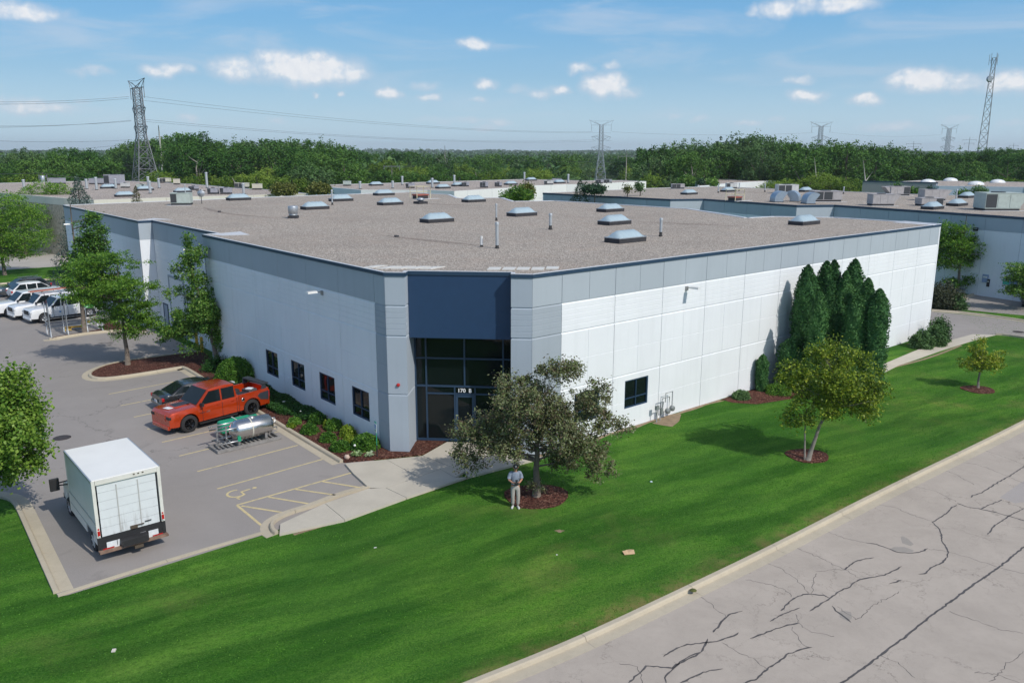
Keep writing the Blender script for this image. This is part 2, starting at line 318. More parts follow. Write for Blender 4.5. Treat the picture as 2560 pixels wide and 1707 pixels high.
def grassmat():
    m, t, b, P = world_mat('mown_grass'); b.inputs['Roughness'].default_value = .9; b.inputs['Specular IOR Level'].default_value = .04
    mp = t.new('ShaderNodeMapping'); t.l.new(P, mp.inputs[0]); mp.inputs['Rotation'].default_value = (0, 0, rad(-31))
    q = mp.outputs[0]
    dq = t.vm('ADD', q, t.vm('MULTIPLY', t.vm('SUBTRACT', t.noise(P, .12, 3, .5, out=1), (.5, .5, .5)), (0, 4, 0)))
    w = t.new('ShaderNodeTexWave', wave_type='BANDS', bands_direction='Y'); t.l.new(dq, w.inputs[0]); w.inputs['Scale'].default_value = .2; w.inputs['Distortion'].default_value = 2.2; w.inputs['Detail'].default_value = 3; w.inputs['Detail Scale'].default_value = .8
    streak = t.noise(t.vm('MULTIPLY', q, (.35, 2.0, 1)), 1.0, 6, .7); patch = t.noise(P, .16, 5, .6, .6); mid = t.noise(t.vm('MULTIPLY', q, (1, 1.7, 1)), 2.2, 5, .72); fine = t.noise(P, 6.5, 4, .75); vf = t.noise(P, 17, 3, .8)
    c = t.ramp(patch, [(.32, (.034, .132, .014)), (.52, (.055, .185, .019)), (.72, (.105, .24, .034))])
    c = t.mix(t.maprange(w.outputs[0], .3, .75, 0, .62), c, (.026, .108, .018))
    c = t.mix(t.maprange(streak, .42, .66, 0, .55), c, (.115, .25, .042))
    c = t.mix(t.maprange(mid, .38, .62, 0, .55), c, (.024, .092, .012)); c = t.mix(t.maprange(fine, .56, .40, 0, .55), c, (.020, .080, .010)); c = t.mix(t.maprange(vf, .46, .64, 0, .62), c, (.13, .27, .05))
    dry = t.math('MULTIPLY', t.maprange(t.noise(P, .3, 5, .65), .5, .68), t.maprange(t.noise(P, .05, 2, .5), .48, .6)); c = t.mix(t.math('MULTIPLY', dry, .5), c, (.17, .19, .065))
    big = t.noise(P, .075, 4, .6, .8); c = t.mix(t.maprange(big, .44, .62, 0, .42), c, (.022, .090, .016))
    # drier, browner grass in the half metre behind the street kerb
    c0 = g(1152, 1707, .14); c1 = g(2458, 1100, .14); dd = (Vector(c1) - Vector(c0)).normalized(); sp = t.vm('DOT_PRODUCT', t.vm('SUBTRACT', P, (c0[0], c0[1], 0)), (-dd.y, dd.x, 0), out=1)
    edge = t.math('MULTIPLY', t.maprange(sp, -.1, .8, 1, 0), t.maprange(t.noise(P, 1.1, 5, .7), .42, .6, .1, .85)); c = t.mix(edge, c, (.17, .16, .07))
    c = t.mix(1.0, c, (1.20, 1.08, 1.0), 'MULTIPLY')
    c = t.mix(t.math('MULTIPLY', t.maprange(w.outputs[0], .3, .7, 0, .55, True), t.maprange(t.noise(P, .11, 4, .6), .4, .6, .15, 1)), c, t.mix(1.0, c, (.70, .78, .74), 'MULTIPLY')); c = t.mix(t.maprange(t.noise(t.vm('MULTIPLY', q, (.10, .38, 1)), 1.0, 5, .62, .5), .44, .58, 0, .85, True), c, t.mix(1.0, c, (.58, .70, .66), 'MULTIPLY')); c = t.mix(t.maprange(t.noise(P, .07, 4, .6), .46, .62, 0, .8, True), c, t.mix(1.0, c, (1.5, 1.25, 1.25), 'MULTIPLY'))
    t.l.new(c, b.inputs['Base Color']); bumpnode(t, b, t.math('ADD', t.math('MULTIPLY', vf, .5), fine), .9, .05); return m
M_GRASS = grassmat()
M_YLINE = mat('worn_yellow_line_paint', (.60, .49, .26), .8, var=.1, vscale=5, dirt=.8, dirtcol=(.25, .22, .19))
M_WLINE = mat('worn_white_line_paint', (.55, .53, .5), .8, var=.1, vscale=5, dirt=.5, dirtcol=(.25, .22, .2))
M_SEAL = mat('crack_sealant', (.085, .078, .076), .75, var=.3, vscale=4)
# ------------------------------------------------------------------ local frame of the main building
ANG = rad(40.0); Rv = Vector((math.cos(ANG), math.sin(ANG), 0)); Lv = Vector((-Rv.y, Rv.x, 0)); OO = Vector((-2.77989, 34.02543, 0))
def W3(a, b, z=0.0): p = OO + Rv * a + Lv * b; return (p.x, p.y, z)
def W2(a, b): return W3(a, b)[:2]
HB = 8.784; ROOFZ = 8.60

# ------------------------------------------------------------------ ground
def far_z(d):
    k = [(0, 0), (200, 0), (300, -3.0), (480, -9), (800, -9), (1300, -6), (2000, -3), (3200, -1), (9000, 0)]
    for (a, za), (b, zb) in zip(k, k[1:]):
        if d <= b: return za + (zb - za) * (d - a) / (b - a)
    return 0
def build_ground():
    rs = [0, 40, 90, 140, 200, 250, 300, 380, 480, 620, 800, 1000, 1300, 1650, 2000, 2600, 3200, 4500, 6500, 9000]; n = 96; v = []; f = []
    for r in rs:
        for k in range(n):
            t = 2 * math.pi * k / n; v.append((r * math.cos(t), 40 + r * math.sin(t), far_z(r)))
    for i in range(len(rs) - 1):
        for k in range(n): f.append((i * n + k, (i + 1) * n + k, (i + 1) * n + (k + 1) % n, i * n + (k + 1) % n))
    tag(link('lawn', np_mesh('lawn', v, f, M_GRASS)), kind='structure')
build_ground()
def D(pts): return [(x * 1.0884, y * 1.0884) for x, y in pts]
def Z4(pts): return [(x / 2.7035, 560 + y / 2.7035) for x, y in pts]
def Z7(pts): return [(x / 2.584, 1100 + y / 2.584) for x, y in pts]
def Z8(pts): return [(850 + x / 2.584, 1100 + y / 2.584) for x, y in pts]
def Z6(pts): return [(1700 + x / 2.7035, 560 + y / 2.7035) for x, y in pts]
def ZR(pts): return [(1700 + x / 2.584, 1100 + y / 2.584) for x, y in pts]
def ZB(pts): return [(660 + x / 6.918, 980 + y / 6.918) for x, y in pts]
def ZE(pts): return [(2260 + x / 4.357, 540 + y / 4.357) for x, y in pts]
def ZC(pts): return [(x / 5.226, 640 + y / 5.226) for x, y in pts]
def G(pts, z=0.0): return [g(x, y, z) for x, y in pts]
def sheet(name, pts, z, m, **kw):
    mb = MB(); a = sum(pts[i][0] * pts[(i + 1) % len(pts)][1] - pts[(i + 1) % len(pts)][0] * pts[i][1] for i in range(len(pts)))
    if a < 0: pts = pts[::-1]
    mb.add([(p[0], p[1], z) for p in pts], [tuple(range(len(pts)))])
    return mb.obj(name, m, **kw)
def slab(name, pts, z0, z1, m, **kw): return MB().prism(pts, z0, z1).obj(name, m, **kw)
def strip(mb, pts, w, z):
    """flat ribbon along a path; w may be a list"""
    P = [Vector((p[0], p[1])) for p in pts]; ws = w if hasattr(w, '__len__') else [w] * len(P); vs = []
    for i, p in enumerate(P):
        d = (P[min(i + 1, len(P) - 1)] - P[max(i - 1, 0)]).normalized(); nn = Vector((-d.y, d.x))
        vs += [(*(p + nn * ws[i] / 2), z), (*(p - nn * ws[i] / 2), z)]
    mb.add(vs, [(2 * i, 2 * i + 1, 2 * i + 3, 2 * i + 2) for i in range(len(P) - 1)]); return mb
def resample(pts, step):
    P = [Vector((p[0], p[1])) for p in pts]; out = [P[0]]; 
    for a, b in zip(P, P[1:]):
        n = max(1, round((b - a).length / step))
        for k in range(1, n + 1): out.append(a.lerp(b, k / n))
    return [tuple(p) for p in out]
def smooth_path(pts, it=2):
    P = [Vector((p[0], p[1])) for p in pts]
    for _ in range(it):
        Q = [P[0]]
        for a, b in zip(P, P[1:]): Q += [a.lerp(b, .25), a.lerp(b, .75)]
        Q.append(P[-1]); P = Q
    return [tuple(p) for p in P]
def curb(name, path, side, m=None, w=.17, h=.14, gut=.42, seg=3.05, label=None):
    """kerb with gutter along path (back edge of kerb); side=+1 puts the gutter to the left of the path. Split at its joints."""
    m = m or M_CURB; root = empty(name, (path[0][0], path[0][1], 0), kind='structure'); base = Vector((path[0][0], path[0][1], 0))
    P = [Vector((p[0], p[1])) for p in path]; N = []
    for i in range(len(P)):
        d = (P[min(i + 1, len(P) - 1)] - P[max(i - 1, 0)]).normalized(); N.append(Vector((-d.y, d.x)) * side)
    prof = [(0, 0), (0, h), (w - .04, h), (w, h - .035), (w + .03, .012), (w + gut, .012), (w + gut, 0)] if gut else [(0, 0), (0, h), (w - .02, h), (w, h - .03), (w, 0)]
    acc = 0; cur = [0]; groups = []
    for i in range(1, len(P)):
        acc += (P[i] - P[i - 1]).length; cur.append(i)
        if acc >= seg: groups.append(cur); cur = [i]; acc = 0
    if len(cur) > 1: groups.append(cur)
    for gidx in groups:
        mb = MB(); vs = []; k = len(prof)
        for j, i in enumerate(gidx):
            p = P[i].copy()
            if j == 0: p += (P[gidx[1]] - P[i]).normalized() * .008
            if j == len(gidx) - 1: p -= (P[i] - P[gidx[-2]]).normalized() * .008
            for (o_, z) in prof: q = p + N[i] * o_; vs.append((q.x - base.x, q.y - base.y, z))
        fs = [(j * k + a, j * k + a + 1, (j + 1) * k + a + 1, (j + 1) * k + a) for j in range(len(gidx) - 1) for a in range(k - 1)]
        if side > 0: fs = [f[::-1] for f in fs]
        fs += [tuple(range(k)), tuple(range((len(gidx) - 1) * k, len(gidx) * k))[::-1]]
        mb.add(vs, fs); mb.obj('curb_segment', m, root)
    return root

def build_paving():
    # parking lot
    lot = G(Z7([(375, 1012), (440, 1000), (1700, 612), (1740, 600)])) + G([(880, 1250), (930, 1222)]) + [W2(-2.2, 1.2), W2(-.6, 6.0), W2(-.6, 27), W2(.3, 27.7), W2(.3, 42.5), W2(-.6, 42.5), W2(-.6, 70)] + \
        G(D([(170, 641), (0, 657), (-300, 690), (-500, 900), (-260, 1145), (0, 1143), (24, 1146)]))
    sheet('parking_lot', lot, .006, M_ASPH, kind='structure')
    # street
    c0 = g(*ZR([(0, 1000)])[0]); c1 = g(*ZR([(2000, 12)])[0]); d = (Vector(c1) - Vector(c0)).normalized(); nrm = Vector((d.y, -d.x))
    a = Vector(c0) - d * 60; b = Vector(c1) + d * 90
    global STREET; STREET = (a, b, d, nrm)
    st = empty('street', (a.x, a.y, 0), kind='structure')
    kp = [Vector(g(x, y, .14)) for x, y in ((1152, 1707), (1430, 1597), (1703, 1469), (1932, 1360), (2203, 1221), (2458, 1100), (2560, 1049))]
    e0 = (kp[0] - kp[1]).normalized(); e1 = (kp[-1] - kp[-2]).normalized(); kp = [kp[0] + e0 * 45] + kp + [kp[-1] + e1 * 85]
    kp = [Vector(p) for p in smooth_path([tuple(p) for p in kp], 3)]
    far_ = [p + Vector(((kp[min(i + 1, len(kp) - 1)] - kp[max(i - 1, 0)]).normalized().y, -(kp[min(i + 1, len(kp) - 1)] - kp[max(i - 1, 0)]).normalized().x)) * 15 for i, p in enumerate(kp)]
    global ROADPOLY; ROADPOLY = [tuple(p) for p in kp + far_[::-1]]
    mb = MB(); n_ = len(kp); mb.add([(p.x - a.x, p.y - a.y, .006) for p in kp + far_], [(i, n_ + i, n_ + i + 1, i + 1) for i in range(n_ - 1)]); mb.obj('road_surface', M_ROAD, st)
    sl = [[(-330, 1568), (-250, 1490), (-220, 1460), (-150, 1460), (-50, 1475), (0, 1430), (60, 1395), (135, 1370), (150, 1340), (180, 1280)], [(-90, 1568), (-95, 1520), (-60, 1490), (0, 1440), (135, 1372)],
          [(0, 1335), (50, 1320), (170, 1308), (260, 1295), (330, 1270), (380, 1243)], [(-110, 1400), (-50, 1360), (0, 1335)], [(213, 1243), (250, 1200), (290, 1150), (330, 1120), (400, 1102)],
          [(0, 1568), (100, 1525), (150, 1500), (210, 1485), (275, 1475)], [(360, 1600), (420, 1568), (500, 1540), (560, 1480), (640, 1430), (690, 1385), (740, 1365), (800, 1348), (850, 1338)],
          [(450, 1282), (560, 1240), (640, 1212), (700, 1195), (775, 1180)], [(583, 1172), (640, 1135), (700, 1110), (775, 1082)], [(653, 1103), (670, 1080), (710, 1045), (750, 1015), (800, 997), (850, 992), (930, 1003), (968, 1022)],
          [(840, 1103), (900, 1065), (968, 1022), (1020, 980), (1090, 950), (1115, 925), (1150, 905), (1240, 885), (1320, 872), (1370, 850), (1430, 817)], [(1062, 837), (1095, 810), (1130, 785), (1200, 765), (1255, 760)],
          [(1350, 928), (1400, 915), (1435, 902)], [(1205, 662), (1270, 672), (1330, 695), (1400, 722), (1480, 732), (1550, 722), (1600, 702)],
          [(1540, 868), (1590, 858), (1620, 825), (1700, 790), (1725, 755), (1735, 720), (1715, 685), (1690, 650), (1690, 610), (1670, 570), (1630, 530), (1720, 475), (1760, 435), (1790, 420)],
          [(1785, 405), (1860, 432), (1940, 445), (2050, 470), (2222, 520), (2350, 560)], [(1880, 372), (1890, 358), (1950, 340), (2050, 275), (2110, 240), (2150, 220), (2222, 170), (2330, 120)],
          [(1940, 445), (2010, 415), (2080, 385)], [(1985, 610), (2030, 555), (2110, 500), (2160, 470), (2222, 440)], [(980, 1070), (1005, 1100), (1050, 1130), (1100, 1175)]]
    rr = random.Random(3)
    def jag(pts, amp):
        P = resample(G(ZR(pts)), .12); out = []
        for i, p in enumerate(P): out.append((p[0] + rr.uniform(-amp, amp), p[1] + rr.uniform(-amp, amp)))
        return out
    for pts in sl:
        P = jag(pts, .022); w = [.052 * rr.uniform(.6, 1.35) for _ in P]; w[0] = w[-1] = .015
        mb = strip(MB(), P, w, .0105); mb.v = [(x - a.x, y - a.y, z) for x, y, z in mb.v]; mb.obj('crack_seal', M_SEAL, st)
        # feathered side cracks
        mb = MB()
        for i in range(2, len(P) - 2, 3):
            if rr.random() < .5:
                dd = Vector((rr.uniform(-1, 1), rr.uniform(-1, 1))).normalized() * rr.uniform(.05, .22); strip(mb, [P[i], (P[i][0] + dd.x, P[i][1] + dd.y)], [.012, .004], .0100)
        if mb.v: mb.v = [(x - a.x, y - a.y, z) for x, y, z in mb.v]; mb.obj('side_crack', M_SEAL, st, kind='stuff')
    long_ = [(-300, 2600), (500, 1990), (1050, 1568), (1200, 1460), (1430, 1290), (1640, 1120), (1780, 1020), (1900, 930), (2060, 822), (2222, 690), (2500, 480)]
    P = jag(long_, .018); mb = strip(MB(), P, [.07 * rr.uniform(.7, 1.2) for _ in P], .0095); mb.v = [(x - a.x, y - a.y, z) for x, y, z in mb.v]; mb.obj('joint_seal', M_SEAL, st)
    hair = [[(1275, 415), (1400, 440), (1520, 490), (1630, 525)], [(945, 590), (1080, 640), (1205, 662)], [(740, 690), (900, 760), (1062, 837), (1160, 890)], [(555, 790), (640, 820), (690, 860), (740, 890), (800, 950), (830, 990)], [(140, 1010), (220, 1080), (300, 1140)],
            [(1520, 300), (1650, 330), (1790, 400)], [(1800, 140), (1930, 160), (2060, 210), (2222, 280)], [(1600, 702), (1740, 722), (1900, 770), (2060, 822), (2222, 862)], [(430, 900), (560, 930), (680, 965), (720, 1010)],
            [(280, 1310), (380, 1370), (480, 1410), (560, 1480)], [(740, 1120), (760, 1180), (850, 1240), (1000, 1270)], [(720, 1210), (780, 1300), (830, 1340)], [(880, 860), (860, 930), (850, 990)], [(1740, 1110), (1900, 1160), (2060, 1220), (2222, 1250)],
            [(870, 850), (960, 840), (1062, 837)], [(1020, 1080), (1140, 1160), (1240, 1070), (1420, 980)], [(1280, 1390), (1400, 1430), (1520, 1540)], [(2000, 1560), (2120, 1440), (2222, 1370)], [(1900, 1500), (2040, 1510), (2200, 1568)], [(-400, 1440), (-270, 1460), (-240, 1568)], [(1640, 170), (1800, 230), (1900, 290)], [(1950, 60), (2100, 110), (2222, 160)]]
    for pts in hair:
        P = jag(pts, .05); mb = strip(MB(), P, [.017 * rr.uniform(.5, 1.4) for _ in P], .0085); mb.v = [(x - a.x, y - a.y, z) for x, y, z in mb.v]; mb.obj('hairline_crack', M_SEAL, st)
    mp = asphaltmat('road_patch_dark', (.31, .28, .245), .1); mp2 = asphaltmat('road_patch_grey', (.35, .315, .29), .1)
    for pts, mm in (([(1350, 708), (1380, 690), (1450, 690), (1512, 712), (1500, 725), (1440, 722)], mp), ([(1425, 625), (1440, 620), (1470, 635), (1510, 672), (1490, 684), (1435, 664)], mp), ([(1025, 1110), (1050, 1100), (1105, 1110), (1112, 1150), (1085, 1168), (1035, 1145)], mp), ([(2065, 370), (2222, 262), (2700, 300), (2600, 420), (2222, 400), (2165, 408)], mp2)):
        P = G(ZR(pts)); mb = MB(); mb.add([(x - a.x, y - a.y, .0075) for x, y in P], [tuple(range(len(P)))]); mb.obj('road_patch', mm, st)
    # street kerb and gutter
    cp = resample([tuple(p) for p in kp], 1.0); curb('street_curb', cp, -1, w=.2, gut=.42, seg=4.5)
    # lot kerbs
    near = smooth_path(G(ZC([]) + Z7([(375, 1014), (700, 908), (1200, 752), (1700, 606)])), 1)
    curb('lot_edge_curb', resample(near, 1.0), 1, w=.16, h=.06, gut=0)
    left = G(Z7([(-420, 330), (-200, 350), (0, 376), (60, 392), (95, 430), (140, 530), (345, 995)]))
    curb('lot_side_curb', resample(smooth_path(left, 1), .8), 1, w=.18, h=.10, gut=.42)
    bed = G(Z4([(1368, 868), (1180, 890), (1000, 913), (860, 932), (740, 955), (660, 985), (615, 1015), (625, 1040), (690, 1050), (800, 1040), (1000, 1010), (1225, 972)]) )
    bed2 = G(Z4([(1245, 972), (1290, 992), (1440, 1085)]) + ZB([(50, 420), (700, 815), (1370, 1215)]))
    path = smooth_path(bed, 2)[::-1]; path = [p for p in path][::-1]
    full = smooth_path(bed + bed2, 1)
    curb('island_curb', resample(full, .7), -1, w=.17, gut=.40)
    global BED_EDGE; BED_EDGE = full
    # mulch bed along the facade
    mb_pts = full + G([(862, 1157), (968, 1147.5), (1056, 1138.5), (1117, 1104), (1045, 1103)]) + [W2(.55, 4.4), W2(.1, 4.9), W2(.1, 27.9)]
    slab('planting_bed', mb_pts, -.02, .085, M_MULCH, kind='structure')
    # front walk, in slabs
    walk = empty('sidewalk', (*g(900, 1250), 0), kind='structure'); wb = Vector((*g(900, 1250), 0))
    def wslab(pts, z=.10):
        P = [Vector(p) for p in pts]; c = sum(P, Vector((0, 0))) / len(P); P = [c + (p - c) * (1 - .012 / max(.1, (p - c).length)) for p in P]
        mb = MB().prism([(p.x - wb.x, p.y - wb.y) for p in P], -.02, z); mb.obj('concrete_slab', M_WALK, walk)
    g_ = lambda x, y: g(x, y, .10)
    e = [g_(1117, 1104), g_(1056, 1138.5), g_(968, 1147.5), g_(862, 1158)]
    j1 = g_(1171, 1191); k1 = g_(1016, 1243); rp = W2(3.9, .2); rp2 = W2(5.2, -.55)
    m1 = g_(970, 1150); m2 = g_(1046, 1192)          # joints seen in the walk
    m3 = g_(965.5, 1219); m4 = g_(1018, 1243)
    wslab([g_(862, 1158), g_(966, 1148), g_(1046, 1192), g_(965, 1219), g_(925, 1221), g_(884, 1184)])
    wslab([g_(966, 1148), g_(1056, 1139), g_(1160, 1178.5), g_(1139, 1193), g_(1100, 1171), g_(1046, 1192)])
    wslab([g_(1046, 1192), g_(1100, 1171.5), g_(1139, 1193.5), g_(1166, 1192), g_(1016, 1243), g_(965, 1219)])
    wslab([g_(1056, 1138.5), g_(1117, 1104), g_(1215, 1107), W2(4.0, .5), rp2, g_(1171, 1191), g_(1164, 1180)])
    for x0, x1 in ((925, 812), (812, 700)):
        fi = lambda x: float(np.interp(x, [697, 720, 860, 925], [1312, 1289, 1241, 1219]))
        fo = lambda x: float(np.interp(x, [697, 860, 1016], [1334, 1299, 1243]))
        xo0 = x0 + 91 if x0 == 925 else x0 + 50; xo1 = x1 + 50 if x1 > 720 else x1 - 2
        a_ = [g_(x0, fi(x0)), g_(965, 1219)] if x0 == 925 else [g_(x0, fi(x0))]
        wslab([g_(x1, fi(x1)), *a_, g_(xo0, fo(xo0)), g_(xo1, fo(xo1))])
    wc = G([(925, 1223), (860, 1239)] + Z7([(2050, 430), (1860, 488), (1790, 525), (1765, 555), (1775, 590), (1800, 605)]))
    curb('walk_curb', resample(smooth_path(wc, 1), .6), -1, w=.15, gut=.36)
    # far island with the steel racks
    i2 = G(ZC([(2000, 1010), (1600, 985), (1450, 983), (1100, 1020), (740, 1078), (680, 1100), (670, 1085), (740, 1062), (1100, 1005), (1350, 960), (1380, 850)]))
    slab('rack_island_bed', i2, -.02, .085, M_MULCH, kind='structure')
    curb('rack_island_curb', resample(smooth_path(i2[:7], 1), .8), 1, w=.17, gut=.4)
    # stall lines and hatching
    hd = Z4([(735, 1150), (815, 1228), (905, 1305), (995, 1387), (1095, 1475)]) + Z7([(1158, 103), (1275, 203), (1403, 315)])
    e7 = Vector(g(*Z7([(1925, 33)])[0])); h7 = Vector(g(*hd[6])); dv = (e7 - h7)
    ends = [g(*Z4([(1298, 1043)])[0])] + [None] * 5 + [tuple(e7), g(*Z7([(2090, 122)])[0])]
    for i, hp in enumerate(hd):
        s_ = Vector(g(*hp)); e_ = Vector(ends[i]) if ends[i] else s_ + dv * 1.02
        MBx = strip(MB(), resample([tuple(s_), tuple(e_)], 1.0), .10, .0100); MBx.obj('stall_line', M_YLINE, kind='structure')
    lines = [([(1530, 420), (2222, 225)], 1), ([(1530, 420), (1697, 558)], 1), ([(1560, 425), (1843, 470)], 1), ([(1735, 368), (2030, 417)], 1), ([(1910, 318), (2215, 362)], 1), ([(2085, 268), (2360, 312)], 1), ([(2210, 228), (2330, 196)], 1)]
    for i, (pts, _) in enumerate(lines):
        P = G(Z7(pts)); strip(MB(), resample(P, 1.0), .11, .0100 + .0005 * i).obj('hatch_line', M_YLINE, kind='structure')
    # accessible-parking symbol
    cx, cy = g(*Z7([(1545, 340)])[0]); sy = empty('accessible_parking_symbol', (cx, cy, 0), rad(-47), kind='structure'); 
    mb = MB(); strip(mb, [(.38 * math.cos(t), .38 * math.sin(t) - .12) for t in [rad(x) for x in range(150, 400, 20)]], .10, .012); mb.obj('wheel_stroke', M_YLINE, sy)
    mb = MB(); strip(mb, [(-.05, .52), (-.02, .1), (.33, .08), (.5, -.33), (.66, -.27)], .11, .013); mb.add([(x * .1 - .05, y * .1 + .72, .013) for x, y in [(math.cos(k * .785), math.sin(k * .785)) for k in range(8)]], [tuple(range(8))]); mb.obj('figure_stroke', M_YLINE, sy)
    # manhole covers
    mm = mat('cast_iron', (.07, .055, .05), .6, .3, .2, 8, .3, 30)
    for (x, y, lb) in ((155, 1094.5, 'dark iron manhole cover in the parking lot above the box truck'), (2546, 830, 'dark iron manhole cover in the drive at the right edge')):
        c = g(x, y); o = MB().lathe([(.42, 0), (.42, .012), (.39, .016), (0.02, .017)], n=24).obj('manhole_cover', mm, None, (c[0], c[1], .006), label=lb, cat='manhole cover')
    # left and far grass strip, road beyond it
    P = G(D([(-500, 640), (-250, 612), (0, 588), (165, 572), (230, 566), (230, 590), (165, 610), (0, 621), (-250, 640), (-500, 665)]))
    sheet('far_left_road', P, .008, M_FROAD, kind='structure')
    curb('far_left_curb', resample(G(D([(-420, 690), (0, 653), (175, 636)])), 2.0), -1, w=.18, gut=.3, seg=6)
    # right side: drive, kerbs, far lot
    dr = [W2(47.3, .2)] + G(ZE([(470, 1362), (640, 1320), (745, 1292), (920, 1298), (1090, 1302), (1307, 1330), (1500, 1370), (1500, 1190), (1200, 1142), (900, 1100), (600, 1068), (330, 1046), (280, 1030), (-200, 1000)])) + [W2(47.0, 30)]
    sheet('right_drive', dr, .007, M_ASPH2, kind='structure')
    far = G(ZE([(500, 905), (600, 898), (680, 870), (745, 845), (1200, 886), (1600, 925), (1600, 1110), (1307, 1083), (620, 1020), (560, 960)]))
    sheet('right_parking_lot', far, .008, M_ASPH2, kind='structure')
    curb('right_drive_curb', resample(G(ZE([(300, 1030), (600, 1052), (900, 1085), (1200, 1128), (1500, 1172)])), 1.5), -1, w=.17, gut=.4, seg=4)
    curb('right_lawn_curb', resample(smooth_path(G(ZE([(1500, 1372), (1307, 1332), (1090, 1303), (1000, 1299)])), 1), 1.5), -1, w=.17, gut=.25, seg=4)
    curb('right_lot_curb', resample(smooth_path(G(ZE([(755, 850), (690, 872), (610, 900), (505, 908)])), 1), .8), 1, w=.17, gut=.3, seg=4)
    rw = [g(*p) for p in ZE([(1000, 1297), (860, 1300), (745, 1290), (640, 1318), (480, 1362)])]
    pa = [(1000, 1299, 860, 1330), (745, 1292, 720, 1370), (470, 1366, 400, 1470), (280, 1412, 150, 1560), (100, 1480, -60, 1630), (-90, 1560, -280, 1740), (-300, 1650, -520, 1860)]
    rwk = empty('side_walk', (*g(2400, 860), 0), kind='structure'); rb = g(2400, 860)
    for p, q in zip(pa, pa[1:]):
        A = [Vector(g(*ZE([x])[0])) for x in ((p[0], p[1]), (q[0], q[1]), (q[2], q[3]), (p[2], p[3]))]; c = sum(A, Vector((0, 0))) / 4
        A = [c + (v - c) * .997 for v in A]; MB().prism([(v.x - rb[0], v.y - rb[1]) for v in A], -.02, .04).obj('concrete_slab', M_WALK, rwk)
    slab('corner_shrub_bed', G(ZE([(0, 1388), (200, 1400), (180, 1430), (470, 1362), (350, 1340), (310, 1322)])) , -.02, .05, M_MULCH, kind='structure') if False else None
    sheet('corner_shrub_bed', G([(2262, 861), (2294, 862), (2300, 872), (2368, 852.5), (2345, 848), (2330, 845)]), .02, M_MULCH, kind='structure')
    wp = G([(2288, 868), (2296, 869)]); 
    sheet('arborvitae_bed', G(Z6([(290, 1190), (355, 1208), (520, 1218), (640, 1200), (760, 1180), (900, 1165), (1010, 1120), (1290, 1010), (1330, 985)])) + [W2(35.5, -.05), W2(19.6, -.05)], .012, M_MULCH, kind='structure')
    dirt = mat('bare_soil', (.26, .19, .12), .95, var=.2, vscale=3, bump=.5, bscale=25)
    sheet('bare_soil_patch', G([(1630, 1058), (1655, 1063), (1680, 1067), (1698, 1053), (1703, 1036), (1690, 1033)]), .010, dirt, kind='structure')
    mb = strip(MB(), [W2(a, -.12 - .05 * math.sin(a * 1.7)) for a in np.arange(5, 19.6, .5)], [.3 + .12 * math.sin(a * 2.3) for a in np.arange(5, 19.6, .5)], .006); mb.obj('wall_foot_soil', dirt, kind='structure')
    mb = strip(MB(), resample(smooth_path(G(Z8([(-300, 610), (0, 520), (430, 378), (830, 243), (1000, 190)])), 1), .5), .16, .006); mb.obj('walk_edge_soil', dirt, kind='structure')
    mb = strip(MB(), resample(smooth_path(G(Z6([(1310, 995), (1480, 960), (1700, 900), (1900, 820)])), 1), .8), .22, .006); mb.obj('side_walk_edge_soil', dirt, kind='structure')
    for (x, y, r) in ((1232, 1140, 1.35), (1855, 1047, 1.0), (2247, 895, .95)):
        c = g(x * 1.0884, y * 1.0884); pts = [(c[0] + r * (1 + .08 * math.sin(3 * t)) * math.cos(t), c[1] + r * (1 + .08 * math.sin(2 * t + 1)) * math.sin(t)) for t in np.arange(0, 6.28, .35)]
        MB().prism(pts, -.02, .03).obj('tree_mulch_ring', M_MULCH, kind='structure')
build_paving()
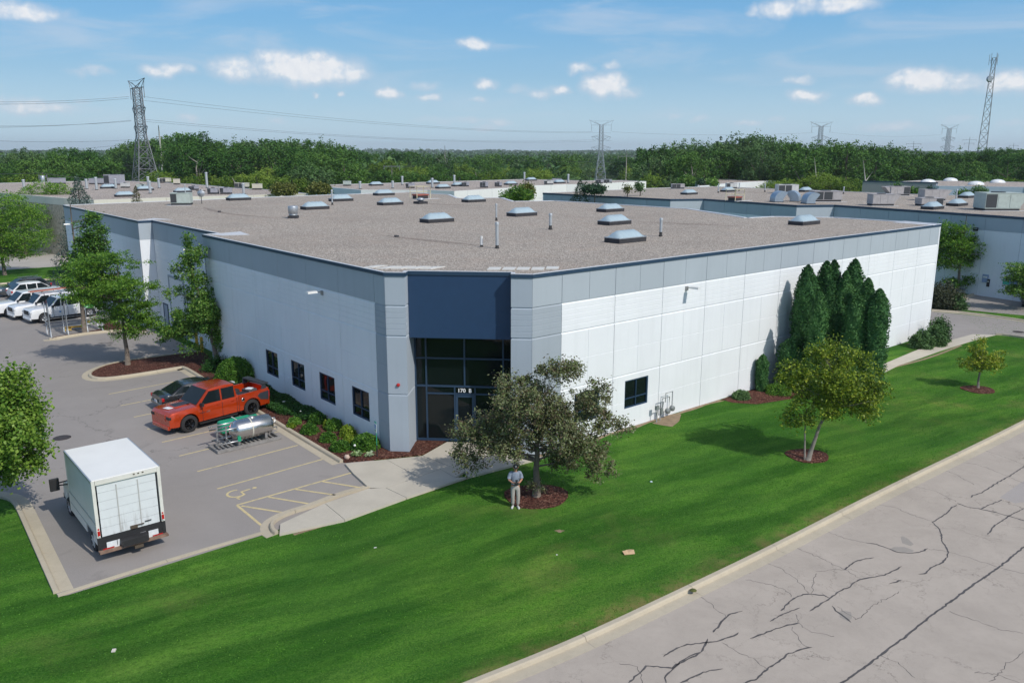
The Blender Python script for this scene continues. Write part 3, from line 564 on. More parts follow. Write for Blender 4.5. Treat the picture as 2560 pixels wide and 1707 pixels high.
# ------------------------------------------------------------------ main building
GROOVES = [(1.44, 1.47, .012), (2.88, 2.97, .035), (4.33, 4.36, .012), (5.72, 5.82, .04), (6.08, 6.11, .02), (6.345, 6.375, .02), (6.61, 6.64, .02), (6.875, 6.905, .02)]
BAND0, BAND1, BTOP = 7.15, 7.25, 8.63
def wall_rows():
    rows = []; z = 0.0
    for a, b, d in GROOVES: rows.append((z, a, 0.0)); rows.append((a, b, d)); z = b
    rows.append((z, BAND0, 0.0)); rows.append((BAND0, BAND1, .03)); return rows
_pm = {}
def panel_mesh(w, wins, m, mid, thick=.22, gap=.012):
    """one precast panel below the band: x from 0 to w along the wall, outward is -y; wins = list of (x0,x1,z0,z1)"""
    key = (round(w, 3), tuple(wins), m.name, mid)
    if key in _pm: return _pm[key]
    mb = MB()
    def piece(x0, x1, z0, z1, d):
        if x1 - x0 > .005 and z1 - z0 > .004: mb.box(((x0 + x1) / 2, d / 2 + thick / 2, (z0 + z1) / 2), (x1 - x0, thick - d, z1 - z0))
    zs = set()
    for z0, z1, d in wall_rows():
        cuts = [z0, z1] + [z for wn in wins for z in wn[2:4] if z0 < z < z1]; cuts = sorted(set(cuts))
        for a, b in zip(cuts, cuts[1:]):
            xs = [gap]; zc = (a + b) / 2
            spans = sorted((wn[0], wn[1]) for wn in wins if wn[2] < zc < wn[3]); x = gap; segs = []
            for s0, s1 in spans: segs.append((x, s0)); x = s1
            segs.append((x, w - gap))
            for s0, s1 in segs:
                if d > 0 and abs(a - z0) < 1e-6 and s1 - s0 > .05:
                    wz = min(z1 - z0, d * 1.5); vs_ = [(q, y_, z_) for q in (s0, s1) for y_, z_ in ((0, z0), (d + .001, z0), (d + .001, z0 + wz))]
                    mb.add(vs_, [(0, 1, 2), (5, 4, 3), (0, 2, 5, 3), (0, 3, 4, 1)])
                if mid and 2.97 <= zc <= 5.72 and s0 < w / 2 < s1 and d == 0:
                    piece(s0, w / 2 - .008, a, b, d); piece(w / 2 - .008, w / 2 + .008, a, b, .012); piece(w / 2 + .008, s1, a, b, d)
                else: piece(s0, s1, a, b, d)
    me = mb.mesh('wall_panel', m); _pm[key] = me; return me
def band_mesh(w, mid=True, gap=.012, thick=.22):
    key = ('band', round(w, 3), mid)
    if key in _pm: return _pm[key]
    mb = MB(); sp = [(gap, w / 2 - .009), (w / 2 + .009, w - gap)] if mid else [(gap, w - gap)]
    for a, b in sp: mb.box(((a + b) / 2, thick / 2 - .001, (BAND1 + BTOP) / 2), (b - a, thick + .002, BTOP - BAND1))
    if mid: mb.box((w / 2, thick / 2 + .01, (BAND1 + BTOP) / 2), (.018, thick - .02, BTOP - BAND1))
    me = mb.mesh('band_panel', M_BAND); _pm[key] = me; return me
def put_panel(root, x0, w, loc, rz, m=None, wins=(), mid=True):
    """loc,rz: frame of the wall in the building"""
    ca, sa = math.cos(rz), math.sin(rz); p = (loc[0] + x0 * ca, loc[1] + x0 * sa, 0)
    link('wall_panel', panel_mesh(w, tuple(wins), m or M_WHITE, mid), root, p, (0, 0, rz))
    link('band_panel', band_mesh(w, mid), root, p, (0, 0, rz))
def window_at(root, loc, rz, w, h, z0):
    fr = MB(); t = .07
    for c, d in (((w / 2, .08, t / 2), (w, .10, t)), ((w / 2, .08, h - t / 2), (w, .10, t)), ((t / 2, .08, h / 2), (t, .10, h - 2 * t)), ((w - t / 2, .08, h / 2), (t, .10, h - 2 * t)),
                 ((w / 2, .075, h / 2), (.05, .09, h - 2 * t)), ((w * .25 + t / 4, .07, h * .34), (w * .5 - t / 2 - .05, .07, .05)), ((w * .75 - t / 4, .07, h * .34), (w * .5 - t / 2 - .05, .07, .05))): fr.box(c, d)
    f = fr.obj('window', M_FRAME, root, (loc[0], loc[1], z0), (0, 0, rz))
    for (a, b) in ((t, w / 2 - .025), (w / 2 + .025, w - t)):
        for (c, d) in ((t, h * .34 - .025), (h * .34 + .025, h - t)):
            MB().box(((a + b) / 2, .10, (c + d) / 2), (b - a - .002, .012, d - c - .002)).obj('pane', M_GLASS, f)
    return f
def coping(root, a, b, rz_out, ext=0.0):
    """navy fascia with pale top edge from a to b; outward normal given"""
    a = Vector(a); b = Vector(b); d = (b - a).normalized(); n = Vector(rz_out).normalized()
    A = a - d * ext; B_ = b + d * ext; mb = MB()
    mb.prism([tuple(A + n * .045), tuple(B_ + n * .045), tuple(B_ - n * .06), tuple(A - n * .06)], 8.60, 8.765); mb.obj('coping', M_CAP, root)
    mb = MB().prism([tuple(A + n * .03), tuple(B_ + n * .03), tuple(B_ - n * .10), tuple(A - n * .10)], 8.765, 8.784); mb.obj('coping_top', M_WCAP, root)
def text_mesh(name, cu, parent, loc, rot):
    t_ = bpy.data.objects.new('tmp', cu); COL.objects.link(t_); me = bpy.data.meshes.new_from_object(t_.evaluated_get(bpy.context.evaluated_depsgraph_get())); bpy.data.objects.remove(t_)
    return link(name, me, parent, loc, rot)
def build_main():
    root = empty('warehouse', tuple(OO), ANG, 'large white and blue-grey precast warehouse with a dark navy corner entrance and a gravel roof', 'warehouse')
    # right-hand wall (outward -y): x from 4.83
    put_panel(root, 0, 1.86, (4.83, 0), 0, M_GREYP, mid=False)
    x = 6.69; i = 0; wr = {0: (.95, 2.70), 1: (.93, 2.75)}
    while x < 46.7:
        w = min(3.66, 46.8 - x)
        wins = [(wr[i][0], wr[i][1], 1.08, 2.60)] if i in wr else []
        put_panel(root, 0, w, (x, 0), 0, None, wins)
        if wins: window_at(root, (x + wr[i][0], 0), 0, wr[i][1] - wr[i][0], 1.52, 1.08)
        x += 3.66; i += 1
    coping(root, (4.83, 0), (46.8, 0), (0, -1))
    # left-hand wall (outward -x): frame origin at far end, running towards the corner
    rz = -math.pi / 2
    put_panel(root, 0, .96, (0, 5.78), rz, M_GREYP, mid=False)
    lw = [(6.65, 8.36), (10.17, 11.9), (13.67, 15.37), (17.13, 18.8)]
    y = 5.78; k = 0
    while y < 27.7:
        w = min(3.52, 27.8 - y); top = y + w
        wins = [(top - b, top - a, 1.08, 2.6) for a, b in lw if a > y and b < top]
        put_panel(root, 0, w, (0, top), rz, None, wins, mid=False)
        for a, b in lw:
            if a > y and b < top: window_at(root, (0, b), rz, b - a, 1.52, 1.08)
        y += 3.52
    coping(root, (0, 4.82), (0, 27.8), (-1, 0))
    # recessed dock bay
    dx = 1.08
    MB().box((dx / 2, 27.8 - .11, 4.31), (dx, .22, 8.62)).obj('return_wall', M_GREYP, root); coping(root, (.30, 27.8), (dx, 27.8), (0, 1))
    y = 27.8
    for w in (3.55, 3.55, 3.55, 3.55):
        top = y + w; wins = [(top - 39.0, top - 35.8, 0.0, 4.5)] if 35.7 > y and 39.1 < top + .01 else []
        wins = []
        put_panel(root, 0, w, (dx, top), rz, None, wins, mid=False); y = top
    dd = empty('dock_door', (dx, 37.4, 0)); dd.parent = root
    mw = mat('white_steel_door', (.66, .69, .72), .5, var=.05)
    MB().box((-.02, 0, 4.62), (.10, 3.5, .16)).box((-.02, 1.68, 2.27), (.10, .14, 4.54)).box((-.02, -1.68, 2.27), (.10, .14, 4.54)).obj('door_frame', M_GREYP, dd)
    for q in range(8): MB().box((-.015, 0, .3 + q * .56), (.035, 3.2, .545)).obj('door_section', mw, dd)
    md = empty('service_door', (dx, 40.45, 0)); md.parent = root
    MB().box((-.02, 0, 2.15), (.08, 1.1, .1)).box((-.02, .5, 1.05), (.08, .1, 2.1)).box((-.02, -.5, 1.05), (.08, .1, 2.1)).obj('door_frame', M_FRAME, md)
    MB().box((-.012, 0, 1.05), (.03, .9, 2.08)).obj('door_leaf', mat('grey_blue_door', (.28, .34, .42), .5), md); MB().box((-.06, .33, 1.0), (.06, .12, .04)).obj('handle', MATS['white_steel_door'], md)
    y = 42.0; MB().box((dx / 2, 42.0 + .12, 4.31), (dx, .22, 8.62)).obj('return_wall', M_WHITE, root)
    MB().box((dx / 2 - .01, 42.0 + .115, 7.94), (dx - .02, .235, 1.37)).obj('band_panel', M_BAND, root)
    coping(root, (0, 42.0), (dx, 42.0), (0, -1)); coping(root, (dx, 27.8), (dx, 42.0), (-1, 0))
    while y < 66.9:
        w = min(3.57, 67 - y); m_ = M_GREYP if y > 63.5 and False else None
        put_panel(root, 0, w, (0, y + w), rz, m_, (), mid=False); y += w
    coping(root, (0, 42.0), (0, 67.0), (-1, 0))
    # far walls
    back = [(0, 67), (24.6, 68.6), (42.5, 68.4), (43.2, 59.6), (39.3, 52.5), (43.9, 49.9), (40.2, 43.2), (44.6, 41.3), (45.6, 23.3), (40.4, 13.1), (43.4, 12.5), (46.5, 8.6), (46.8, 0)]
    for p, q in zip(back, back[1:]):
        p = Vector(p); q = Vector(q); d = (q - p).normalized(); n = Vector((-d.y, d.x)); 
        MB().prism([tuple(p), tuple(q), tuple(q - n * .22), tuple(p - n * .22)], 0, 8.6).obj('back_wall', M_WHITE, root)
        MB().prism([tuple(p + n * .04), tuple(q + n * .04), tuple(q - n * .32), tuple(p - n * .32)], 8.6, 8.80).obj('back_coping', M_WCAP, root)
    # roof
    r = [(0.05, 4.87), (.75, 4.22), (1.12, 4.6), (4.62, 1.2), (4.2, .7), (4.88, .05), (46.7, .05)] + [(a - .05, b) for a, b in back[::-1][1:-2]] + [(24.6, 68.5), (.05, 66.9), (.05, 42.1), (1.13, 42.0), (1.13, 27.8), (.05, 27.7)]
    mb = MB(); mb.add([(a, b, 8.755) for a, b in r], [tuple(range(len(r)))]); mb.obj('gravel_roof', M_GRAVEL, root)
    ms_ = gravelmat('silted_gravel', (.30, .255, .215))
    for pts in ([(960, 588), (991, 593), (1040, 598), (1100, 604), (1150, 609), (1190, 613)], [(505, 518), (548, 531), (600, 538), (660, 543), (700, 546)], [(1008, 505), (1060, 509), (1120, 512), (1185, 514), (1240, 516)], [(1585, 555), (1640, 556), (1720, 560), (1790, 563), (1860, 566)]):
        P = resample(smooth_path([g(x, y, 8.76) for x, y in pts], 1), .8); P = [tuple(v_) for v_ in [((Vector((p[0], p[1], 0)) - OO).dot(Rv), (Vector((p[0], p[1], 0)) - OO).dot(Lv)) for p in P]]
        n_ = len(P); rr_ = random.Random(4); strip(MB(), P, [.06 + .75 * math.sin(math.pi * i / (n_ - 1)) * rr_.uniform(.6, 1.2) for i in range(n_)], 8.7595).obj('silted_swale', ms_, root)
    # entrance, frame along the chamfer: origin at the left corner, x along, y into the building
    en = empty('entrance', (0, 4.82, 0), rad(-45.0)); en.parent = root; U = 6.82
    def pier(x0, x1, d):
        m = MB()
        for z0, z1, dd_ in wall_rows() + [(BAND1, BTOP, 0.0)]:
            if z1 - z0 < .05 and z0 < 5: continue
            m.box(((x0 + x1) / 2, d / 2 + dd_ / 2, (z0 + z1) / 2), (x1 - x0 - (0 if dd_ == 0 else 0), d - dd_, z1 - z0 + (0)))
        return m
    def pier2(x0, x1, d):
        m = MB(); rows = [(0, .10, .012), (.10, 2.88, 0)] + [r_ for r_ in wall_rows() if r_[0] >= 2.88 and r_[2] > .013 or r_[0] >= 5.72]
        rows = [(0, .09, .0), (.09, .10, .015), (.10, 2.88, 0), (2.88, 2.97, .035), (2.97, 5.72, 0), (5.72, 5.82, .04), (5.82, 6.08, 0), (6.08, 6.11, .02), (6.11, 6.345, 0), (6.345, 6.375, .02), (6.375, 6.61, 0), (6.61, 6.64, .02), (6.64, 6.875, 0), (6.875, 6.905, .02), (6.905, 7.15, 0), (7.15, 7.25, .035), (7.25, 8.6, 0)]
        for z0, z1, q in rows:
            m.box(((x0 + x1) / 2, d / 2, (z0 + z1) / 2), (x1 - x0 - 2 * q, d - 2 * q, z1 - z0))
            if q and z0 > 1:
                wz = min(z1 - z0, q * 1.4); m.add([(x0, 0, z0), (x1, 0, z0), (x1, d, z0), (x0, d, z0), (x0 + q, q, z0 + wz), (x1 - q, q, z0 + wz), (x1 - q, d - q, z0 + wz), (x0 + q, d - q, z0 + wz)], [(0, 1, 5, 4), (1, 2, 6, 5), (3, 0, 4, 7)])
        return m
    MP = wallpaint('pier_light_grey_paint', (.385, .44, .50))
    pier2(0.004, .95, 1.75).obj('pier', MP, en); pier2(5.85, 6.816, 1.75).obj('pier', MP, en)
    MB().box((3.40, .6 + .3, 7.10), (4.88, .6, 3.02)).obj('header_panel', M_NAVY, en)
    MB().box((3.40, .58, 8.685), (4.94, .06, .17)).box((3.40, .572, 8.60), (4.90, .03, .012)).obj('header_coping', M_CAP, en); MB().box((3.40, .62, 8.775), (4.9, .12, .018)).obj('coping_top', M_WCAP, en)
    for x0, x1 in ((-.03, .99), (5.84, 6.85)): 
        MB().box(((x0 + x1) / 2, -.01, 8.683), (x1 - x0, .07, .165)).obj('coping', M_CAP, en); MB().box(((x0 + x1) / 2, .04, 8.775), (x1 - x0, .12, .018)).obj('coping_top', M_WCAP, en)
    MB().box((.97, .28, 8.683), (.05, .56, .165)).obj('coping', M_CAP, en); MB().box((.90, .28, 8.775), (.18, .5, .018)).obj('coping_top', M_WCAP, en)
    MB().box((5.92, .28, 8.775), (.18, .5, .018)).obj('coping_top', M_WCAP, en); MB().box((5.86, .28, 8.683), (.05, .5, .165)).obj('coping', M_CAP, en)
    MB().box((3.40, 1.25, 5.62), (4.88, 1.1, .05)).obj('soffit', M_NAVY, en)
    gy = 1.72; z0g = .10
    fr = MB(); xs = [.99, 1.52, 3.42, 5.32, 5.81]
    for xx in xs: fr.box((xx, gy, 4.25 if xx in (3.42,) else 2.85), (.075, .13, 2.62 if xx == 3.42 else 5.5))
    for zz, t in ((5.56, .08), (4.34, .07), (2.93, .09), (z0g + .05, .11)): fr.box((3.40, gy, zz), (4.88, .12, t))
    for xx in (2.92, 3.93): fr.box((xx, gy, 1.5), (.07, .12, 2.82))
    fr.box((3.4, gy, 2.55), (3.84, .115, .07)); fr.obj('storefront_frame', M_FRAME, en)
    cols = [(.99, 1.52), (1.52, 3.42), (3.42, 5.32), (5.32, 5.81)]
    for a, b in cols:
        for c, d in ((2.98, 4.30), (4.38, 5.52)): MB().box(((a + b) / 2, gy + .01, (c + d) / 2), (b - a - .08, .012, d - c)).obj('pane', M_GLASS, en)
    for a, b in ((.99, 1.52), (5.32, 5.81)): MB().box(((a + b) / 2, gy + .01, 1.53), (b - a - .08, .012, 2.7)).obj('pane', M_GLASS, en)
    for a, b in ((1.52, 2.92), (3.93, 5.32)):
        MB().box(((a + b) / 2, gy + .01, 1.34), (b - a - .075, .012, 2.32)).obj('pane', M_GLASS, en); MB().box(((a + b) / 2, gy + .01, 2.735), (b - a - .075, .012, .28)).obj('pane', M_GLASS, en)
    MB().box((3.425, gy + .01, 2.735), (.93, .012, .28)).obj('pane', M_GLASS, en)
    dr = MB(); 
    for c, d in (((3.02, gy - .01, 1.31), (.11, .05, 2.38)), ((3.83, gy - .01, 1.31), (.11, .05, 2.38)), ((3.425, gy - .01, 2.44), (.70, .05, .13)), ((3.425, gy - .01, .22), (.70, .05, .18))): dr.box(c, d)
    dl = dr.obj('glass_door', mat('door_frame_blue', (.045, .085, .15), .35, .3, .05), en); MB().box((3.425, gy, 1.33), (.70, .012, 2.06)).obj('pane', M_GLASS, dl)
    MB().tube([(3.74, gy - .05, 1.0), (3.74, gy - .09, 1.05), (3.74, gy - .09, 1.35), (3.74, gy - .05, 1.4)], .012).obj('handle', mat('brushed_steel', (.6, .6, .6), .3, 1.0, .05), dl)
    tx = bpy.data.curves.new('door_number', 'FONT'); tx.body = '170  B'; tx.size = .27; tx.align_x = 'CENTER'; tx.extrude = .004; tx.materials.append(mat('white_vinyl', (.85, .85, .84), .5, var=.02))
    tx.offset = .007
    text_mesh('door_number', tx, en, (3.42, gy - .075, 2.645), (math.pi / 2, 0, 0))
    # fire strobe
    f = MB().lathe([(.085, 0), (.085, .05), (.05, .09)], n=14, axis='y', caps=True); f.v = [(x, -y, z) for x, y, z in f.v]; f.obj('fire_bell', mat('red_enamel', (.45, .02, .02), .35, var=.05), en, (.50, -.005, 3.42))
    # wall lights
    for (p, rz_) in (((0, 11.0, 7.02), -math.pi / 2), ((1.08, 32.6, 7.2), -math.pi / 2), ((0, 63.5, 7.03), -math.pi / 2), ((15.95, 0, 6.98), 0)):
        e = empty('wall_light', p, rz_); e.parent = root; ml = mat('light_housing', (.72, .72, .70), .4, .2, .04)
        MB().box((0, -.04, 0), (.18, .08, .22)).tube([(0, -.08, .03), (0, -.35, .10)], .025).obj('bracket', mat('grey_metal', (.3, .3, .3), .5, .4), e)
        MB().box((0, -.62, .09), (.30, .56, .10), 0, (.8, .9)).obj('lamp_head', ml, e)
    # inside: dark floor and core so nothing shines through
    MB().box((3.40, 2.4, 2.8), (4.7, .05, 5.4)).obj('inner_partition', M_DARK, en)
    return root
MAIN = build_main()
# ------------------------------------------------------------------ things on the roofs
M_SKYL = mat('skylight_acrylic', (.36, .455, .50), .38, var=.06, vscale=2, spec=.6); M_CURBD = mat('black_roof_curb', (.035, .035, .04), .8, var=.2)
M_GALV = mat('galvanised_steel', (.42, .45, .48), .42, .55, .12, 4); M_PIPE = mat('grey_vent_pipe', (.42, .45, .47), .5, .2, .1); M_BOOT = mat('black_pipe_boot', (.03, .03, .03), .8)
M_RT = {'green': mat('pale_green_cabinet', (.43, .49, .45), .55, var=.07, dirt=.2), 'tan': mat('taupe_cabinet', (.40, .375, .37), .6, var=.08, dirt=.25), 'grey': mat('grey_cabinet', (.36, .36, .40), .6, var=.08, dirt=.25),
        'cream': mat('cream_cabinet', (.62, .58, .47), .6, var=.06, dirt=.2), 'white': mat('white_cabinet', (.58, .58, .56), .6, var=.06, dirt=.2)}
M_LOUV = mat('dark_coil', (.05, .055, .06), .6, .2, .2, 20)
def dome_mesh(L=2.45, Wd=1.25, h=.42):
    n, m = 25, 9; v = []; f = []
    for i in range(n):
        for j in range(m):
            u = -1 + 2 * i / (n - 1); w = -1 + 2 * j / (m - 1); a = min(1, (1 - abs(u)) / .42); b = 1 - abs(w)
            z = h * min(1, 1.25 * a) * (1 - (1 - min(1, b * 1.0)) ** 2.2) if False else h * (1 - (1 - min(a, 1)) ** 1.8) * (1 - abs(w) ** 1.9)
            z *= 1 - .14 * (i % 4 in (0,) and 0 < i < n - 1)
            v.append((u * L / 2, w * Wd / 2, z))
    for i in range(n - 1):
        for j in range(m - 1): f.append((i * m + j, (i + 1) * m + j, (i + 1) * m + j + 1, i * m + j + 1))
    return np_mesh('dome', v, f, M_SKYL)
def skylight_proto(L=2.45, Wd=1.25):
    r = empty('skylight'); MB().box((0, 0, .14), (L, Wd, .28)).obj('curb', M_CURBD, r)
    mb = MB(); mb.box((0, Wd / 2 - .02, .30), (L + .04, .06, .05)).box((0, -Wd / 2 + .02, .30), (L + .04, .06, .05)).box((L / 2 - .01, 0, .30), (.06, Wd - .08, .05)).box((-L / 2 + .01, 0, .30), (.06, Wd - .08, .05)); mb.obj('frame', M_GALV, r)
    link('dome', dome_mesh(L - .08, Wd - .08), r, (0, 0, .31)); return r
SKY_P = skylight_proto(); _sk = [0]
def skylight(px, py, z, label, group, rz=ANG, sc=1.0):
    o = SKY_P if _sk[0] == 0 else copy_tree(SKY_P); _sk[0] += 1
    x, y = g(px, py, z); c = Vector((x, y, z)) + Matrix.Rotation(rz, 3, 'Z') @ Vector((1.22 * sc, .62 * sc, 0)); o.location = c; o.rotation_euler = (0, 0, rz); o.scale = (sc,) * 3
    tag(o, label, 'skylight', group); return o
ZR1 = 8.757
for (px, py, lb) in ((1548.3, 609.9, 'nearest large ribbed skylight on the main gravel roof, right of centre'), (1523.5, 564.4, 'ribbed skylight just behind the nearest large one, middle of the right-hand three'),
                     (1515.2, 531.5, 'ribbed skylight at the back of the right-hand row of three'), (1289.5, 542.5, 'ribbed skylight between two vent pipes near the middle of the roof'),
                     (1071.5, 558.6, 'ribbed skylight at the centre of the main roof, left of the tall thin pipes'), (1170.7, 506.8, 'skylight by the back edge next to the white building beyond'),
                     (945.3, 489.8, 'small distant skylight left of the red railed roof hatch'), (958.1, 514.3, 'skylight just left of the small round roof vent'), (834.7, 504.5, 'distant skylight with a thin pipe in front of its left end'),
                     (765.6, 525.5, 'skylight right behind the round metal exhaust fan'), (575.5, 502.3, 'skylight right of the green-grey rooftop unit on the left'), (2006.7, 564.7, 'lone skylight at the far right end of the main roof')):
    skylight(px, py, ZR1, lb, 'ribbed skylights on the main roof')
def pipe(px, py, z, h, r, label, group='vent pipes on the roofs', cap=True, white=False, boot=.25):
    x, y = g(px, py, z); o = empty('vent_pipe', (x, y, z), 0, label, 'vent pipe', group)
    MB().lathe([(r * 1.5, 0), (r * 1.4, boot * .3), (r * 1.12, boot * .4), (r * 1.1, boot)], n=12).obj('boot', M_BOOT, o)
    MB().lathe([(r, boot * .9), (r, h)], n=12).obj('pipe', mat('white_vent_pipe', (.75, .75, .73), .5) if white else M_PIPE, o)
    if cap: MB().lathe([(r * 1.25, h - .12), (r * 1.25, h), (r * .9, h + .06)], n=12).obj('cap', M_PIPE, o)
    return o
pipe(1204, 617.3, ZR1, .62, .07, 'short white vent pipe left of the tallest pipe on the main roof', white=True, cap=False, boot=.12)
pipe(1242.8, 621, ZR1, 1.45, .09, 'tallest grey vent pipe standing on the front part of the main roof', boot=.18)
pipe(1376, 574.3, ZR1, 1.1, .10, 'capped grey pipe with black boot between skylights, centre right of roof', boot=.3)
pipe(1241, 552, ZR1, 1.3, .07, 'slim grey pipe with black boot left of the middle skylight', boot=.25)
pipe(1651.5, 591.5, ZR1, 1.15, .09, 'capped grey pipe with black boot right of the nearest skylight', boot=.3)
pipe(831, 512.5, ZR1, 1.5, .08, 'slim pipe standing in front of a distant skylight on the left half')
x, y = g(733.6, 545.5, ZR1); o = empty('exhaust_fan', (x, y, ZR1), 0, 'round galvanised exhaust fan on a black curb, left half of the main roof', 'exhaust fan')
MB().box((0, 0, .10), (.75, .75, .2)).obj('curb', M_CURBD, o); MB().lathe([(.30, .2), (.36, .26), (.36, .32), (.30, .34), (.40, .38), (.41, .95), (.38, 1.0), (.1, 1.02)], n=20).obj('housing', M_GALV, o)
x, y = g(1051.5, 509.5, ZR1); o = empty('roof_vent', (x, y, ZR1), ANG, 'low round roof vent on a black square curb in front of the railed hatch', 'roof vent')
MB().box((0, 0, .12), (1.1, 1.1, .24)).obj('curb', M_CURBD, o); MB().lathe([(.2, .24), (.42, .40), (.44, .50), (.2, .62)], n=16).obj('cap', M_GALV, o)
def roof_hatch(px, py, z, label, sc=1.0):
    x, y = g(px, py, z); o = empty('roof_hatch', (x, y, z), ANG, label, 'roof hatch'); o.scale = (sc,) * 3
    MB().box((0, 0, .2), (1.5, 1.0, .4)).obj('curb', M_CURBD, o); MB().box((0, 0, .46), (1.62, 1.12, .14)).obj('lid', mat('rust_red_paint', (.32, .09, .06), .7), o)
    my = mat('pale_yellow_rail_paint', (.66, .60, .38), .5)
    for sx, sy in ((-1, -1), (1, -1), (1, 1), (-1, 1)): MB().tube([(sx * .95, sy * .72, 0), (sx * .95, sy * .72, 1.45)], .035).obj('post', my, o)
    for zz in (.8, 1.42):
        MB().tube([(-.95, -.72, zz), (.95, -.72, zz)], .03).obj('rail', my, o); MB().tube([(-.95, .72, zz), (.95, .72, zz)], .03).obj('rail', my, o)
        MB().tube([(.95, -.72, zz), (.95, .72, zz)], .03).obj('rail', my, o)
    MB().prism([(-1.6, -1.5), (1.7, -1.5), (1.7, -1.0), (-1.6, -1.0)], 0.01, .05).obj('step_pad', M_LEAD, o); return o
roof_hatch(1051, 497, ZR1, 'red roof hatch with pale yellow guard rails at the back of the main roof')
def rtu(px, py, wpx, hpx, z, style, label, group, hood=0, rz=ANG - rad(40), louv='side', dep=.62, skip_pad=False):
    """packaged rooftop unit: bottom centre of its near face at (px,py), size in photo pixels turned into metres at its own distance"""
    x, y = g(px, py, z); dist = math.hypot(x, y); k = dist / CF; w = wpx * k * (1 if not hood else .78); h = hpx * k * .94; d = w * dep
    o = empty('rooftop_unit', (x, y + d / 2, z), rz, label, 'rooftop unit', group); m = M_RT[style]
    MB().box((0, 0, .10), (w * .96, d * .96, .20)).obj('base_rail', M_CURBD, o); hb = h - .2
    MB().box((0, 0, .2 + hb / 2), (w, d, hb)).obj('cabinet', m, o, bevel=.02)
    MB().box((0, 0, h + .012), (w + .06, d + .06, .05)).obj('lid', m, o)
    n = 3
    for i in range(n): MB().box((-w / 2 + w * (i + .5) / n, -d / 2 - .012, .2 + hb * .5), (w / n * .9, .025, hb * .86)).obj('access_panel', M_LOUV if (louv == 'left' and i == 0) or (louv == 'all' and i < 2) or (louv == 'right' and i == 2) else m, o)
    if louv == 'side': MB().box((-w / 2 - .012, 0, .2 + hb * .5), (.025, d * .8, hb * .8)).obj('coil_grille', M_LOUV, o)
    if hood:
        s_ = 1 if hood > 0 else -1; mb = MB(); a = s_ * w / 2; b = s_ * (w / 2 + w * .28)
        vs = [(a, -d * .45, h), (b, -d * .45, h * .97), (a, -d * .45, .2 + hb * .12), (a, d * .45, h), (b, d * .45, h * .97), (a, d * .45, .2 + hb * .12)]
        mb.add(vs, [(0, 2, 1), (3, 4, 5), (0, 1, 4, 3), (1, 2, 5, 4)]); mb.obj('rain_hood', m, o); 
    MB().lathe([(min(w, d) * .3, h + .03), (min(w, d) * .3, h + .12)], n=14).obj('fan_guard', M_LOUV, o)
    if not skip_pad: MB().box((0, -d / 2 - .45, .012), (w * 1.25, .5, .024)).obj('walk_pad', M_LEAD, o)
    return o
rtu(449, 513.5, 43, 29, ZR1, 'green', 'green-grey rooftop unit alone on the left part of the main roof', None, 0, rad(8), 'left', .7)
x, y = g(504.5, 510, ZR1); o = empty('antenna_mast', (x, y, ZR1), 0, 'small dark antenna mast right of the green-grey rooftop unit', 'antenna')
MB().tube([(0, 0, 0), (0, 0, 1.5)], .035).obj('mast', M_CURBD, o); MB().lathe([(.05, 0), (.38, .10), (.40, .12)], (0, -.1, 1.1), 12, 'y').obj('dish', M_GALV, o); MB().bar((-.5, 0, 1.35), (.5, 0, 1.35), .05).obj('cross_arm', M_CURBD, o)
x, y = g(466, 512, ZR1); pipe(466, 512, ZR1, 2.0, .05, 'thin tall pipe right beside the green-grey rooftop unit', boot=.1)
x, y = g(548.5, 530.5, ZR1); MB().lathe([(.16, 0), (.16, .1), (.1, .12)], n=10).obj('roof_drain', M_CURBD, None, (x, y, ZR1), label='small dark roof drain on the left half of the main roof', cat='roof drain')
x, y = g(991.5, 592.5, ZR1); MB().lathe([(.16, 0), (.16, .1), (.1, .12)], n=10).obj('roof_drain', M_CURBD, None, (x, y, ZR1), label='small dark roof drain in front of the centre skylight', cat='roof drain')
# pale paving squares behind the coping
def pavers():
    mp = mat('pale_roof_paver', (.60, .59, .55), .8, var=.06, vscale=3)
    left = [(195, 282, 285, 293), (275, 300), (380, 300), (480, 300), (580, 300)]; specs = []
    for i, a in enumerate((.95, 1.75, 2.55, 3.35, 4.15)): specs.append((1.35 + i * .80, 7.75 - i * .58, 'left'))
    P = [g(*p, 8.76) for p in ((850 + 235 / 2.7035, 560 + 290 / 2.7035), (850 + 330 / 2.7035, 560 + 296 / 2.7035), (850 + 430 / 2.7035, 560 + 296.5 / 2.7035), (850 + 528 / 2.7035, 560 + 297 / 2.7035), (850 + 628 / 2.7035, 560 + 298.5 / 2.7035))]
    Q = [g(*p, 8.76) for p in ((850 + 1043 / 2.7035, 560 + 304 / 2.7035), (850 + 1143 / 2.7035, 560 + 304 / 2.7035), (850 + 1240 / 2.7035, 560 + 304 / 2.7035), (850 + 1338 / 2.7035, 560 + 304 / 2.7035), (850 + 1437 / 2.7035, 560 + 299 / 2.7035))]
    nm = ['leftmost', 'second from left', 'middle', 'second from right', 'rightmost']
    for side, L_, yaw in (('left', P, rad(38)), ('right', Q, rad(8))):
        for i, (x, y) in enumerate(L_):
            mb = MB(); sk = .62 if side == 'left' else .10; hw_ = .25 if side == 'left' else .29
            mb.prism([(-hw_ - sk / 2, -.42), (hw_ - sk / 2, -.42), (hw_ + sk / 2, .42), (-hw_ + sk / 2, .42)], 0, .04)
            mb.obj('roof_paver', mp, None, (x, y, 8.757), (0, 0, 0), label=f'pale roof paver, {nm[i]} of five above the {side} side of the navy corner', cat='paver', group='pale pavers behind the corner coping')
pavers()
